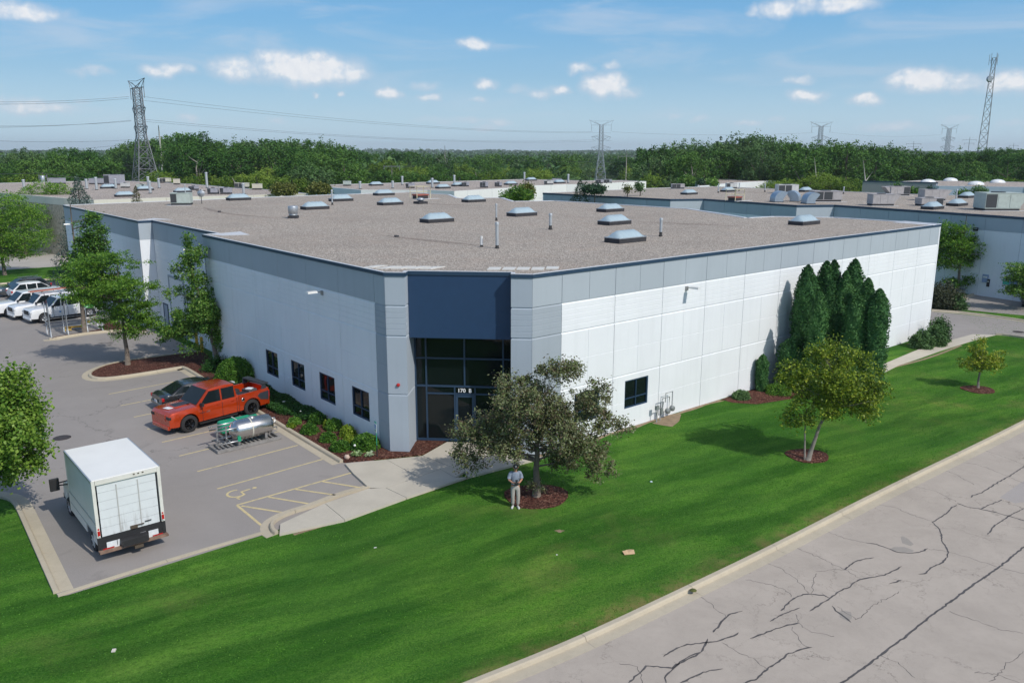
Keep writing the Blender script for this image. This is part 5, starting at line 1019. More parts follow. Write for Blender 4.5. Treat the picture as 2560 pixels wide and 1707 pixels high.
    bl = [(40, 945, 34, 20), (75, 940, 12, 12, .5), (0, 980, 60, 40), (55, 990, 40, 30), (20, 1050, 70, 50), (80, 1035, 24, 20, .7), (40, 1100, 70, 40), (100, 1092, 22, 14, .5), (112, 1110, 14, 8, .3), (20, 1150, 60, 36), (60, 1160, 34, 20), (-10, 1190, 50, 25), (-60, 1080, 80, 90), (-30, 1030, 80, 60, 1, 1.6), (0, 1100, 70, 60, 1, -1.4)]
    tree('maple_tree', b, pxblobs(b, Y, bl), 34000, .13, L_MAPLE, M_BARK, 'leafy green maple cut off by the lower left edge above the kerb', trunk_r=.17, trunk_top=4.6, seed=41, limbs=40, cl=.34, per=60, shell=.35, aspect=.75)
    # mass of honey locusts at the left edge
    for (px, py, bl, n, sd, lb) in ((12, 688, [(20, 500, 45, 18), (-20, 540, 50, 40), (30, 550, 60, 36), (80, 530, 30, 22), (60, 590, 60, 24), (10, 600, 60, 32), (90, 610, 36, 16), (-40, 590, 60, 60), (20, 640, 40, 12, .5), (-10, 655, 35, 12, .4)], 24000, 51, 'wide honey locust at the left edge with trunk on the grass strip'),
                                 (150, 622, [(110, 470, 40, 14), (150, 478, 34, 16), (95, 500, 40, 18), (140, 515, 40, 16), (60, 480, 20, 10, .5), (120, 560, 30, 24, .8), (145, 548, 20, 20, .7), (110, 590, 30, 22), (60, 530, 30, 20, .7), (140, 600, 18, 14, .6)], 15000, 52, 'taller light green locust behind the wide one, left of the building end'),
                                 (65, 640, [(60, 545, 50, 30), (30, 620, 50, 16), (75, 640, 40, 12, .6), (100, 585, 30, 20)], 9000, 53, 'shaded locust between the other two at the left edge')):
        b = (*g(px, py), 0); Y = b[1]
        tree('honey_locust', b, pxblobs(b, Y, bl), n, .22, L_LOC, M_BARK, lb, group='honey locusts at the left edge', trunk_r=.2, trunk_top=8.5, seed=sd, limbs=36, cl=.6, per=22, shell=.2, flat=.45, aspect=.45, up=.9)
    # trees by the neighbouring building, right
    b = (*g(2392, 735), 0); Y = b[1]
    bl = [(2365, 580, 32, 22), (2400, 575, 24, 14, .6), (2430, 600, 20, 9, .5), (2390, 610, 50, 24), (2425, 635, 26, 15, .7), (2370, 650, 40, 22), (2410, 655, 24, 12, .6), (2390, 705, 30, 10, .5), (2425, 700, 18, 15, .6), (2350, 620, 30, 40)]
    tree('honey_locust', b, pxblobs(b, Y, bl), 15000, .2, L_LOC, M_BARK, 'honey locust beside the picnic table behind the right end of the building', trunk_r=.16, trunk_top=8, seed=61, limbs=36, cl=.5, per=22, shell=.2, flat=.4, up=.9)
    b = (*g(2575, 775), 0); Y = b[1]
    bl = [(2550, 672, 36, 14), (2540, 695, 26, 12), (2575, 700, 40, 22), (2545, 725, 32, 12), (2570, 735, 30, 14)]
    tree('dark_locust', b, pxblobs(b, Y, bl), 9000, .18, L_PEAR, M_BARK, 'dark layered tree at the right edge above a parked dark car', trunk_r=.15, trunk_top=5.5, seed=62, limbs=24, cl=.42, per=22, shell=.2, flat=.35, up=.9)
front_trees()

# arborvitae: columns beside the right wall
def column_mesh(h, r, n, size, seed, m=L_ARB):
    rng = np.random.default_rng(seed); z = rng.uniform(0, 1, n) ** .9; prof = np.minimum(1, (1 - z) / .22) ** .6 * np.minimum(1, .8 + z * 1.2); th = rng.uniform(0, 2 * np.pi, n)
    lump = 1 + .10 * np.sin(5 * th + 9 * z * h / 2) + .08 * np.sin(3 * th - 14 * z + seed) + .06 * rng.normal(size=n); rr_ = r * prof * lump * (.72 + .3 * rng.uniform(0, 1, n) ** .5)
    P = np.stack([rr_ * np.cos(th), rr_ * np.sin(th), z * h + .02], 1); v, f = leaf_quads(P, size, rng, .1, .45); return np_mesh('foliage', v, f, m)
def core_mesh(h, r, seed, m=L_ARB):
    nz_, nt = 26, 18; V = []; F_ = []
    for i in range(nz_):
        z = i / (nz_ - 1)
        for k in range(nt):
            th = 2 * math.pi * k / nt; lump = 1 + .10 * math.sin(5 * th + 9 * z * h / 2) + .08 * math.sin(3 * th - 14 * z + seed); q = .84 * r * min(1, (1 - z) / .22) ** .6 * min(1, .8 + z * 1.2) * lump; V.append((q * math.cos(th), q * math.sin(th), z * h * .985))
    for i in range(nz_ - 1):
        for k in range(nt): F_.append((i * nt + k, i * nt + (k + 1) % nt, (i + 1) * nt + (k + 1) % nt, (i + 1) * nt + k))
    return np_mesh('inner_foliage', V, F_, m, True)
def arborvitae():
    protos = [(column_mesh(1, 1, 9000, .0, s_), s_) for s_ in ()]
    tr = (( (868, 278), 7.5, .72, 'leftmost tall arborvitae of the cluster on the right wall'), ((868, 340), 6.75, .62, 'bright shorter arborvitae in front of the leftmost tall one'), ((995, 252), 7.6, .70, 'left one of the paired tallest arborvitae beside the wall'), ((1045, 245), 7.65, .62, 'right one of the paired tall arborvitae beside the wall'),
          ((1022, 380), 6.6, .55, 'slim lighter arborvitae in the middle front of the cluster'), ((1125, 320), 7.15, .58, 'arborvitae just left of the tallest point of the cluster'), ((1187, 238), 7.8, .75, 'tallest pointed arborvitae of the cluster'), ((1205, 465), 6.3, .68, 'lighter front arborvitae, right of centre in the cluster'),
          ((1275, 368), 6.9, .60, 'arborvitae with rounded top, second from the right end'), ((1270, 430), 6.6, .55, 'narrow arborvitae tucked between the right-hand ones'), ((1353, 440), 6.6, .68, 'rightmost dark arborvitae of the cluster'), ((950, 460), 6.2, .60, 'broad lower arborvitae in the left front of the cluster'), ((760, 770), 3.2, .75, 'low spreading arborvitae at the left foot of the cluster'), ((1075, 500), 5.7, .6, 'dark arborvitae in the hollow of the cluster'))
    for i, ((zx, zy), h, r, lb) in enumerate(tr):
        x, y = 1700 + zx / 2.7035, 560 + zy / 2.7035; bx, by = g(x, y, h)
        v = Vector((bx, by, 0)) - OO; b_ = v.dot(Lv)
        if b_ > -.9: bx, by = (Vector((bx, by, 0)) - Lv * (b_ + .95))[:2]
        o = empty('arborvitae', (bx, by, 0), i * .7, lb, 'arborvitae', 'arborvitae cluster on the right wall')
        link('foliage', column_mesh(h, r, int(6500 * h * r / 5), .15, 70 + i), o); link('inner_foliage', core_mesh(h, r, 70 + i), o); MB().tube([(0, 0, 0), (0, 0, h * .8)], [.09, .02], 6).obj('trunk', M_BARK, o)
        if i == 3: pass
    bx, by = g(*Z6([(545, 1125)])[0]); o = empty('arborvitae', (bx, by, 0), 0, 'small single arborvitae against the white wall left of the tall cluster', 'arborvitae')
    link('foliage', column_mesh(2.25, .36, 3600, .10, 99), o); link('inner_foliage', core_mesh(2.25, .36, 99), o); MB().tube([(0, 0, 0), (0, 0, 1.6)], [.05, .02], 6).obj('trunk', M_BARK, o)
arborvitae()
# shrubs
def shrub_mesh(seed, n=2600, size=.09, m=L_SHR, lump=.12, flat=1.0):
    rng = np.random.default_rng(seed); d = rng.normal(size=(n, 3)); d[:, 2] = np.abs(d[:, 2]) * 1.1 - .12; d /= np.linalg.norm(d, axis=1)[:, None]; th = np.arctan2(d[:, 1], d[:, 0])
    r = (.80 + .22 * rng.uniform(0, 1, n) ** .5) * (1 + lump * np.sin(4 * th + seed) * np.cos(3 * d[:, 2] * 2 + seed) + lump * .5 * rng.normal(size=n)); P = d * r[:, None]; P[:, 2] = np.maximum(P[:, 2], .02)
    return P, rng, n, size, m
def shrub(px, py, rx, rz_, seed, m, label, cat='shrub', group=None, ry=None, n=2600, size=.085, world=None, lump=.12, name='shrub', z0=.07):
    x, y = world or g(px, py, z0); P, rng, n, _, _ = shrub_mesh(seed, n, size, m, lump); P = P * np.array([rx, ry or rx, rz_]); v, f = leaf_quads(P, size, rng, .2, .6)
    o = empty(name, (x, y, z0 - .03), 0, label, cat, group); link('foliage', np_mesh('foliage', v, f, m), o); MB().tube([(0, 0, 0), (0, 0, rz_ * .6)], [.04, .02], 5).tube([(.02, 0, .02), (rx * .4, .05, rz_ * .5)], [.03, .01], 5).tube([(-.02, 0, .02), (-rx * .4, -.05, rz_ * .5)], [.03, .01], 5).obj('stems', M_BARK, o)
    # leafy core so the shrub is dense
    Pc = P * .72; rng2 = np.random.default_rng(seed + 500); k = rng2.choice(len(Pc), len(Pc) // 4, replace=False); v, f = leaf_quads(Pc[k], size * 2.2, rng2, .2, .8); link('inner_foliage', np_mesh('inner_foliage', v, f, m), o); return o
def zb(x, y): return (660 + x / 6.918, 980 + y / 6.918)
GS = 'shrubs in the bed along the left wall'
shrub(*zb(530, 545), .36, .36, 1, L_SHR, 'low shrub at the end of the ground cover, nearest the steel tank', group=GS); shrub(*zb(935, 525), .50, .58, 2, L_SHR, 'mid-green shrub against the wall under the third window', group=GS)
shrub(*zb(790, 700), .47, .48, 3, L_SHR, 'rounded shrub at the kerb side of the bed behind the steel tank', group=GS); shrub(*zb(1210, 635), .48, .55, 4, L_SHR, 'olive-green shrub against the wall between two windows', group=GS)
shrub(*zb(1110, 840), .42, .46, 5, L_SHR, 'shrub at the kerb side in front of the olive-green one', group=GS); shrub(*zb(1455, 760), .42, .58, 6, L_SHY, 'bright lime shrub under the window nearest the corner', group=GS)
shrub(*zb(1320, 990), .50, .46, 7, L_SHR, 'low spreading shrub left of the big round bush', group=GS); shrub(*zb(1460, 880), .32, .36, 16, L_SHY, 'small yellow-green shrub in front of the lime one', group=GS)
shrub(*zb(1760, 960), .74, .74, 8, L_SHR, 'largest clipped round bush beside the parking sign post', group=GS, n=5200, lump=.03, size=.08); shrub(*zb(1090, 620), .2, .42, 17, L_SHY, 'small upright pale green shrub touching the olive-green one', group=GS, n=900)
shrub(*zb(470, 615), .25, .28, 18, L_SHY, 'tiny pale weed at the kerb edge of the bed', group=GS, n=500)
c = W2(-.85, 21.6); shrub(0, 0, 1.3, 1.6, 9, L_SHR, 'big clipped rounded hedge against the left wall behind the orange pickup', world=c, n=9500, lump=.05, ry=1.05, size=.10, name='hedge')
c = W2(-.65, 25.3); shrub(0, 0, 1.0, .9, 10, L_GC, 'dark loose shrub at the foot of the narrow tree on the left wall', world=c, n=2400, lump=.2)
shrub(*Z6([(412, 1175)])[0], .52, .48, 11, L_SHG, 'small round shrub at the left tip of the arborvitae bed', z0=.02); shrub(*Z6([(665, 1140)])[0], .75, .6, 12, L_SHR, 'dark spreading shrub between the small and the tall arborvitae', z0=.02)
shrub(2303, 868, .82, 1.15, 13, L_SHG, 'left one of the three large shrubs at the right end of the wall', n=5200, size=.14, lump=.14, z0=.02, group='shrubs at the right end of the wall'); shrub(2333, 862, .85, 1.35, 14, L_SHG, 'middle one of the three large shrubs at the right end of the wall', n=4800, size=.14, lump=.15, z0=.02, group='shrubs at the right end of the wall'); shrub(2345, 850, .8, 1.6, 15, L_SHG, 'rear taller shrub of the three at the right end of the wall', n=3600, size=.14, lump=.25, z0=.02, group='shrubs at the right end of the wall')
L_RED = leafmat('dusky_shrub_leaves', [(.03, .04, .025), (.06, .07, .04), (.10, .11, .06)], .1, .6)
shrub(2352, 768, 1.8, 2.1, 22, L_RED, 'wide dusky shrub across the drive behind the building end', n=5000, size=.18, lump=.2, z0=.0); shrub(2394, 773, .75, 1.1, 23, L_SHG, 'smaller shrub to the right of the wide dusky one across the drive', n=2400, size=.15, lump=.25, z0=.0)
# hostas and garden stones
for i, (zx, zy, lb) in enumerate(((1605, 1095, 'left pale striped hosta in the corner bed'), (1820, 1100, 'right pale striped hosta in the corner bed beside the sign post'))):
    x, y = g(*zb(zx, zy), .08); rng = np.random.default_rng(60 + i); v = []; f = []
    for k in range(46):
        t = k * 2.4; l = rng.uniform(.2, .36); e = rng.uniform(.3, 1.1); dx, dy = math.cos(t), math.sin(t); w = .06; n = len(v)
        p0 = np.array([0, 0, .02]); p1 = np.array([dx * l * .5, dy * l * .5, l * .6 * e]); p2 = np.array([dx * l, dy * l, l * .35 * e]); sd_ = np.array([-dy, dx, 0]) * w
        v += [p0, p1 + sd_, p2, p1 - sd_]; f.append((n, n + 1, n + 2, n + 3))
    link('hosta', np_mesh('hosta', v, f, L_HOS), None, (x, y, .075)); tag(bpy.context.scene.collection.objects[-1], lb, 'plant', 'hostas in the corner bed')
x, y = g(*zb(1435, 1150), .08); mb = MB().ball((0, 0, .09), (.15, .10, .12), 9, 6); mb.v = [(a + .02 * math.sin(a * 40), b_, z + .02 * math.sin(b_ * 55)) for a, b_, z in mb.v]; mb.obj('garden_rock', mat('pink_garden_rock', (.55, .42, .34), .9, var=.15, vscale=8), None, (x, y, .07), label='pale pink rock lying in the mulch near the kerb corner', cat='rock')
x, y = g(*zb(1570, 955), .3); o = empty('garden_lamp', (x, y, .07), 0, 'small white solar garden lamp leaning in front of the big round bush', 'lamp'); MB().tube([(.08, 0, 0), (0, 0, .3)], .008).obj('stake', M_GALV, o); MB().ball((0, 0, .33), (.06, .06, .06), 10, 6).obj('globe', mat('white_globe', (.8, .8, .78), .4), o)
# ground cover below the wall
def ground_cover():
    rng = np.random.default_rng(5); n = 26000; a = rng.uniform(-1.75, -.05, n); b_ = rng.uniform(11.6, 19.8, n); edge = -1.72 + .35 * np.sin(b_ * 1.6) + (b_ < 13.5) * (13.5 - b_) * .35 + .15 * rng.normal(size=n)
    k = a > edge; a, b_ = a[k], b_[k]; z = .10 + .32 * rng.uniform(0, 1, len(a)) ** .6 * (.8 + .3 * np.sin(b_ * 2.1) * np.cos(a * 3)); A = np.array(W2(0, 0)); R_ = np.array(Rv[:2]); L_ = np.array(Lv[:2])
    P = np.concatenate([A + a[:, None] * R_ + b_[:, None] * L_, z[:, None]], 1); v, f = leaf_quads(P, .10, rng, .8, .6); o = link('ground_cover', np_mesh('ground_cover', v, f, L_GC)); tag(o, 'dark green ivy ground cover along the foot of the left wall', 'ground cover', None, 'stuff')
    P = []; 
    for (zx, zy) in ((340, 165), (632, 330)): P.append(g(*zb(zx, zy), .45))
    for i, (x, y) in enumerate(P): MB().box((0, 0, 0), (.16 if i == 0 else .07, .05, .03), .6).obj('litter_scrap', mat('litter_white', (.75, .75, .72), .6), None, (x, y, .46), label=['curled white scrap lying on the ground cover', 'tiny white scrap on the ground cover nearer the shrubs'][i], cat='litter')
ground_cover()

# conifers and odd trees behind the roofs
def conifer(px, top_py, Y, r, m, label, seed, n=7000, size=.28, z0=0):
    top = atY(px, top_py, Y); h = top.z - z0; rng = np.random.default_rng(seed); z = 1 - rng.uniform(0, 1, n) ** .62; th = rng.uniform(0, 2 * np.pi, n); tier = .78 + .22 * np.abs(np.sin(z * h * 1.5 + .5 * np.sin(2 * th)))
    rr_ = r * (1 - z) ** .85 * tier * (.55 + .5 * rng.uniform(0, 1, n)) * (1 + .12 * np.sin(7 * th + z * 20)); P = np.stack([rr_ * np.cos(th), rr_ * np.sin(th), z * h - .12 * rr_], 1); v, f = leaf_quads(P, size, rng, .3, .3)
    o = empty('conifer', (top.x, Y, z0), 0, label, 'conifer'); link('foliage', np_mesh('foliage', v, f, m), o); MB().tube([(0, 0, 0), (0, 0, h * .95)], [.2, .03], 6).obj('trunk', M_BARK, o); return o
conifer(191, 437, 92, 4.2, L_SPR, 'blue spruce rising over the left end of the main roof', 1, 9000); conifer(338, 462, 99, 2.6, leafmat('brownish_conifer', [(.07, .07, .035), (.12, .12, .06), (.18, .17, .09)]), 'top of a brownish spruce behind the roof below the pylon', 2, 4000)
conifer(1451, 447, 118, 4.6, L_FIR, 'dark green conifer standing before the white building right of centre', 3, 9000)
def bush(px, py, Y, rpx, hpx, m, label, seed, n=4500, size=.3, cat='tree', name='round_tree', lump=.18):
    p = atY(px, py, Y); k = Y / CF; r = rpx * k; h = hpx * k; o = empty(name, (p.x, Y, 0), 0, label, cat)
    me, C = crown_mesh('crown', [(0, 0, p.z - h * .5, r, r, h * .5, 1), (r * .4, 0, p.z - h * .62, r * .6, r * .6, h * .4, 1), (-r * .45, .3, p.z - h * .6, r * .6, r * .6, h * .36, 1)], n, size, m, seed, cl=.5, per=18, shell=.35); link('crown', me, o)
    MB().tube([(0, 0, 0), (.1, 0, max(.5, p.z - h * .5))], [.2, .06], 6).obj('trunk', M_BARK, o)
L_OLV = leafmat('olive_leaves', [(.05, .065, .015), (.11, .13, .03), (.19, .2, .05)], .2)
bush(708, 461, 122, 28, 24, L_OLV, 'olive round treetop behind the roof at the end of the cream fascia', 1); bush(800, 459, 124, 26, 24, L_OLV, 'olive bush left of the low blue-grey building', 2); bush(1292, 472, 112, 36, 30, L_MAPLE, 'dark bushy tree in the gap between the two roofs', 3); bush(1318, 457, 116, 17, 38, L_OLV, 'greyer thin tree right behind the dark bushy one', 4, 2500)
bush(1486, 465, 116, 26, 14, L_FIR, 'low dark bush right of the dark conifer', 5, 3000); bush(1568, 466, 116, 5, 10, L_OLV, 'tiny treetop before the white wall', 6, 300); bush(1600, 457, 118, 8, 18, L_SHG, 'sparse little treetop before the white wall end', 7, 500)
bush(1716, 439, 190, 19, 24, L_PEAR, 'round dark tree in front of the small white building', 8, 3500, .4); bush(1752, 450, 185, 9, 16, L_FIR, 'small dark pointed tree by the small white building', 9, 900, .4); bush(1780, 448, 185, 15, 18, L_PEAR, 'low round tree right before the small white building', 10, 1800, .4)
bush(2242, 462, 150, 15, 24, L_PEAR, 'round tree standing before the taupe building', 11, 2200, .35); bush(2282, 468, 150, 12, 20, L_PEAR, 'smaller tree right of centre before the taupe building', 12, 1400, .35); bush(2326, 463, 152, 4, 20, L_FIR, 'tiny pointed tree at the right end of the taupe building', 13, 400, .3)
bush(2411, 478, 140, 14, 16, L_PEAR, 'low tree before the light blue building', 14, 1800, .3); bush(2452, 467, 140, 19, 26, L_SHG, 'larger grey-green tree before the light blue building', 15, 2200, .3)
# short grass tufts over the near lawn, so the turf has depth and a ragged edge at the kerbs
def tufts():
    rng = np.random.default_rng(77); n = 210000; a_, b_, d_, nr = STREET; s = rng.uniform(20, 125, n); u = rng.uniform(0, 1, n) ** 1.15 * 31 - .8
    A = np.array([a_.x, a_.y]); Dv = np.array([d_.x, d_.y]); Nv = -np.array([nr.x, nr.y]); P = A + s[:, None] * Dv + u[:, None] * Nv
    # keep only turf: outside the paving, beds and building
    def inside(poly, P):
        c = np.zeros(len(P), bool); m = len(poly)
        for i in range(m):
            x0, y0 = poly[i]; x1, y1 = poly[(i + 1) % m]; k = ((y0 > P[:, 1]) != (y1 > P[:, 1])); xx = (x1 - x0) * (P[:, 1] - y0) / ((y1 - y0) if y1 != y0 else 1e-9) + x0; c ^= k & (P[:, 0] < xx)
        return c
    lot = G(Z7([(375, 1012), (440, 1000), (1700, 612), (1765, 590)])) + [g(697, 1334), g(860, 1300), g(1016, 1244), g(1171, 1192), W2(5.2, -.6), W2(16.5, -.2)] + G([(1655, 1063), (1690, 1066), (1703, 1036)]) + [W2(19.6, -.2)] + G(Z6([(290, 1190), (355, 1208), (520, 1218), (640, 1200), (900, 1165), (1290, 1010), (1330, 985), (1480, 950), (1700, 890), (1900, 812), (2110, 757)])) + [W2(80, 20), W2(0, 90), (-120, 100), (-60, 20)] + G(Z7([(60, 392), (95, 430), (140, 530), (345, 995)]))
    keep = ~inside(lot, P) & ~inside(ROADPOLY, P)
    for (x, y, r) in ((1232, 1140, 1.4), (1855, 1047, 1.05), (2247, 895, 1.0)): c = g(x * 1.0884, y * 1.0884); keep &= (P[:, 0] - c[0]) ** 2 + (P[:, 1] - c[1]) ** 2 > r * r
    dens = np.sin(P[:, 0] * 1.3 + 2 * np.sin(P[:, 1] * .7)) * np.sin(P[:, 1] * 1.7 + np.sin(P[:, 0])) ; keep &= (rng.uniform(0, 1, n) < .62 + .38 * dens)
    P = P[keep]; n = len(P); th = rng.uniform(0, 6.28, n); h = rng.uniform(.015, .042, n); w = rng.uniform(.012, .026, n); ln = rng.uniform(-.03, .03, (n, 2)); dx = np.cos(th) * w; dy = np.sin(th) * w
    v = np.zeros((n, 3, 3)); v[:, 0] = np.stack([P[:, 0] - dx, P[:, 1] - dy, np.zeros(n)], 1); v[:, 1] = np.stack([P[:, 0] + dx, P[:, 1] + dy, np.zeros(n)], 1); v[:, 2] = np.stack([P[:, 0] + ln[:, 0], P[:, 1] + ln[:, 1], h], 1)
    o = link('grass_blades', np_mesh('grass_blades', v.reshape(-1, 3), np.arange(3 * n).reshape(n, 3), leafmat('grass_blades_green', [(.045, .16, .016), (.075, .23, .024), (.125, .30, .038), (.20, .38, .06)], .4, .6, .4)))
    tag(o, 'short mown grass of the front lawn', 'grass', None, 'stuff'); print('blades', n)
tufts()
# ------------------------------------------------------------------ woods
W1 = leafmat('woodland_leaves', [(.018, .058, .014), (.042, .115, .023), (.085, .18, .036), (.14, .25, .055)], .1, .75, .35, .2, .08)
W2m = leafmat('bright_woodland_leaves', [(.05, .10, .015), (.11, .19, .027), (.19, .28, .045), (.27, .36, .065)], .12, .75, .35, .2, .08)
W3m = leafmat('grey_green_woodland_leaves', [(.03, .07, .025), (.065, .13, .045), (.115, .20, .07), (.17, .27, .10)], .1, .75, .35, .2, .08)
TOPS = [(-400, 386), (0, 383), (67, 371), (96, 388), (148, 370), (207, 377), (274, 386), (296, 364), (370, 350), (425, 335), (452, 338), (496, 334), (520, 356), (600, 352), (666, 349), (755, 348), (800, 352), (850, 364), (900, 369), (970, 368), (1054, 369), (1175, 377), (1238, 372), (1330, 377), (1480, 375), (1590, 375), (1635, 368), (1665, 360), (1700, 354), (1766, 350), (1832, 350), (1850, 338), (1877, 336), (1912, 342), (1936, 352), (1945, 359), (1981, 350), (2033, 358), (2077, 351), (2107, 362), (2144, 356), (2190, 362), (2230, 368), (2260, 372), (2320, 384), (2366, 386), (2440, 376), (2560, 371), (2900, 378)]
def top_px(x): return float(np.interp(x, [a for a, _ in TOPS], [b for _, b in TOPS]))
def wood_crown(seed, m, n=8000, size=.42):
    rng = np.random.default_rng(seed); bl = [(0, 0, .62, .30, .30, .36, 1)]
    for k in range(9): t = rng.uniform(0, 6.28); q = rng.uniform(.12, .28); z = rng.uniform(.30, .86); bl.append((q * math.cos(t), q * math.sin(t), z, rng.uniform(.10, .19), rng.uniform(.10, .19), rng.uniform(.08, .14), 1.4))
    bl = [tuple(v * 16 for v in b[:6]) + (b[6],) for b in bl]; me, C = crown_mesh('crown', bl, n, size, m, seed, cl=.62, per=22, shell=.6, up=.6, aspect=.7); return me
def limb_mesh(seed, bark):
    rr = random.Random(seed); mb = MB(); mb.tube([(0, 0, 0), (rr.uniform(-.3, .3), .2, 5), (rr.uniform(-.6, .6), 0, 10), (rr.uniform(-.8, .8), 0, 14.2)], [.32, .24, .16, .05], 6)
    for k in range(6):
        z = rr.uniform(4, 11); t = rr.uniform(0, 6.28); l = rr.uniform(2, 4.6); mb.tube([(0, 0, z), (math.cos(t) * l * .5, math.sin(t) * l * .5, z + 1.2), (math.cos(t) * l, math.sin(t) * l, z + 3)], [.13, .09, .03], 5, False)
    return mb.mesh('trunk', bark)
def woods():
    crowns = {k: [wood_crown(100 + 10 * j + i, m) for i in range(4)] for j, (k, m) in enumerate((('dark', W1), ('bright', W2m), ('grey', W3m)))}
    trunks = [limb_mesh(i, M_BARKL if i == 2 else M_BARK) for i in range(3)]
    LB = {'dark': 'dark green broadleaf tree in the wood beyond the roofs', 'bright': 'lighter yellowish-green tree at the front of the wood beyond the roofs', 'grey': 'tall grey-green tree in the wood beyond the roofs'}
    rr = random.Random(17); cnt = 0
    regs = [(330, 'left of the nearest pylon'), (640, 'just right of the nearest pylon'), (880, 'left of centre'), (1130, 'around the thin dark central pole'), (1400, 'left of the middle pylon'), (1620, 'right of the middle pylon'), (1850, 'left of the pylon over the right-hand wood'), (2160, 'around the bleached dead trunk'), (2380, 'left of the communications mast'), (9999, 'at the far right by the communications mast')]
    kd = {'dark': 'dark green', 'bright': 'yellowish-green', 'grey': 'grey-green'}; rn = {0: 'skyline tree', 1: 'lower-belt woodland tree', 2: 'wood-edge tree'}
    def label_for(px, kind, row): return f"{kd[kind]} {rn[row]}, {[b for a, b in regs if px < a][0]}"
    def put(px, D, top, kind, wf=1.0, row=0):
        nonlocal cnt
        q_ = atY(px, top, D); x = q_.x; z0 = far_z(D) ; ztop = q_.z; h = ztop - z0
        if h < 3: return
        s_ = h / 15.6; o = empty('woodland_tree', (x, D, z0), rr.uniform(0, 6.28), LB[kind], 'tree', 'woodland trees beyond the roofs'); sx = s_ * wf * rr.uniform(.85, 1.2); o.scale = (sx, sx, s_)
        tag(o, label_for(px, kind, row)); link('crown', rr.choice(crowns[kind]), o); link('trunk', rr.choice(trunks), o); cnt += 1
    # skyline row
    x = -60
    while x < 2640:
        far = 880 < x < 1610; D = rr.uniform(330, 420) if far else (rr.uniform(250, 300) if x < 880 else rr.uniform(225, 275)); 
        if 2240 < x < 2700: D = rr.uniform(240, 300)
        if 255 < x < 425: D = rr.uniform(375, 430)
        if 1440 < x < 1570: D = rr.uniform(625, 690)
        if far: top = top_px(x) + rr.uniform(6, 22)
        else: top = top_px(x) + rr.uniform(-3, 7)
        put(x, D, top, 'grey' if (1600 < x < 1960 and rr.random() < .7) else ('dark' if rr.random() < .8 else 'grey'), 1.15 if far else 1.0); x += rr.uniform(17, 27) if not far else rr.uniform(22, 34)
    # second, nearer row fills below
    x = -60
    while x < 2640:
        far = 880 < x < 1610; D = rr.uniform(255, 320) if far else rr.uniform(205, 240); t = top_px(x)
        if 255 < x < 425: D = rr.uniform(362, 375)
        if 1440 < x < 1570: D = rr.uniform(610, 625)
        put(x, D, t + rr.uniform(14, 34) + (14 if far else 0), 'grey' if (x > 1600 and x < 2000 and rr.random() < .5) else ('bright' if (far and rr.random() < .35) else 'dark'), 1.1, 1); x += rr.uniform(30, 44)
    # bright edge trees and scrub in front of the wood
    for (px, top, D, k) in ((395, 425, 196, 'bright'), (60, 432, 190, 'bright'), (478, 438, 200, 'bright'), (520, 428, 205, 'bright'), (560, 442, 200, 'bright'), (600, 436, 200, 'bright'), (640, 430, 196, 'bright'), (668, 418, 205, 'bright'), (690, 440, 190, 'bright'), (740, 400, 200, 'dark'), (780, 412, 196, 'grey'), (730, 440, 190, 'bright'), (830, 405, 215, 'dark'),
                            (1630, 430, 205, 'bright'), (1680, 440, 205, 'grey'), (2030, 438, 190, 'bright'), (2060, 430, 195, 'bright'), (2090, 440, 190, 'bright'), (2130, 446, 185, 'bright'), (1980, 446, 190, 'bright'), (2180, 440, 200, 'dark'), (1930, 450, 200, 'bright'), (2480, 438, 200, 'dark'), (2520, 444, 198, 'bright'), (2400, 440, 200, 'dark'), (2440, 444, 190, 'grey'),
                            (950, 425, 230, 'dark'), (1010, 430, 225, 'dark'), (1080, 428, 228, 'dark'), (1150, 430, 230, 'dark'), (880, 428, 222, 'dark'), (1230, 425, 235, 'bright'), (1290, 428, 235, 'grey'), (1350, 424, 240, 'bright'), (1462, 432, 612, 'grey'), (1490, 420, 616, 'bright'), (1515, 436, 611, 'grey'), (1545, 426, 614, 'bright'), (1475, 412, 622, 'dark'), (1530, 414, 624, 'dark'), (1502, 440, 608, 'bright'), (1420, 430, 240, 'grey'), (1590, 432, 235, 'grey'), (262, 425, 360, 'dark'), (300, 418, 362, 'dark'), (330, 428, 360, 'dark'), (372, 424, 361, 'dark'), (420, 420, 358, 'dark'), (285, 438, 358, 'dark'), (350, 438, 358, 'dark'), (200, 430, 196, 'dark'), (140, 428, 200, 'dark'), (10, 430, 196, 'dark')):
        put(px, D, top, k, 1.35, 2)
    # pale dead stems in the right-hand wood
    for i, (a, b_) in enumerate((((2028, 462), (2036, 395)), ((2152, 455), (2158, 400)), ((602, 420), (580, 445)))):
        p = atY(*a, 195); q = atY(*b_, 196); mb = MB(); p.z = min(p.z, far_z(195)); mid = p.lerp(q, .6) + Vector((1.0, 0, 0)); mb.tube([p - p, mid - p, q - p], [.22, .16, .06], 6); mb.tube([mid - p, mid - p + Vector((1.6, 0, 2.4))], [.1, .03], 5)
        mb.obj('dead_tree', mat('bleached_wood', (.45, .42, .37), .9), None, tuple(p), label=['bleached dead trunk curving up in the right-hand wood', 'thin bleached dead trunk farther right in the wood', 'fallen pale dead stem at the left wood edge'][i], cat='tree')
    # the rest of the woods out to the horizon: one mass
    rng = np.random.default_rng(9); V = []; F = []; nn = 0
    bands = [(300, 430, 420, 15), (430, 700, 900, 15), (700, 1200, 1100, 15), (1200, 2200, 1300, 16), (2200, 3800, 1300, 19), (3800, 6000, 900, 26)]
    P = []; Sz = []
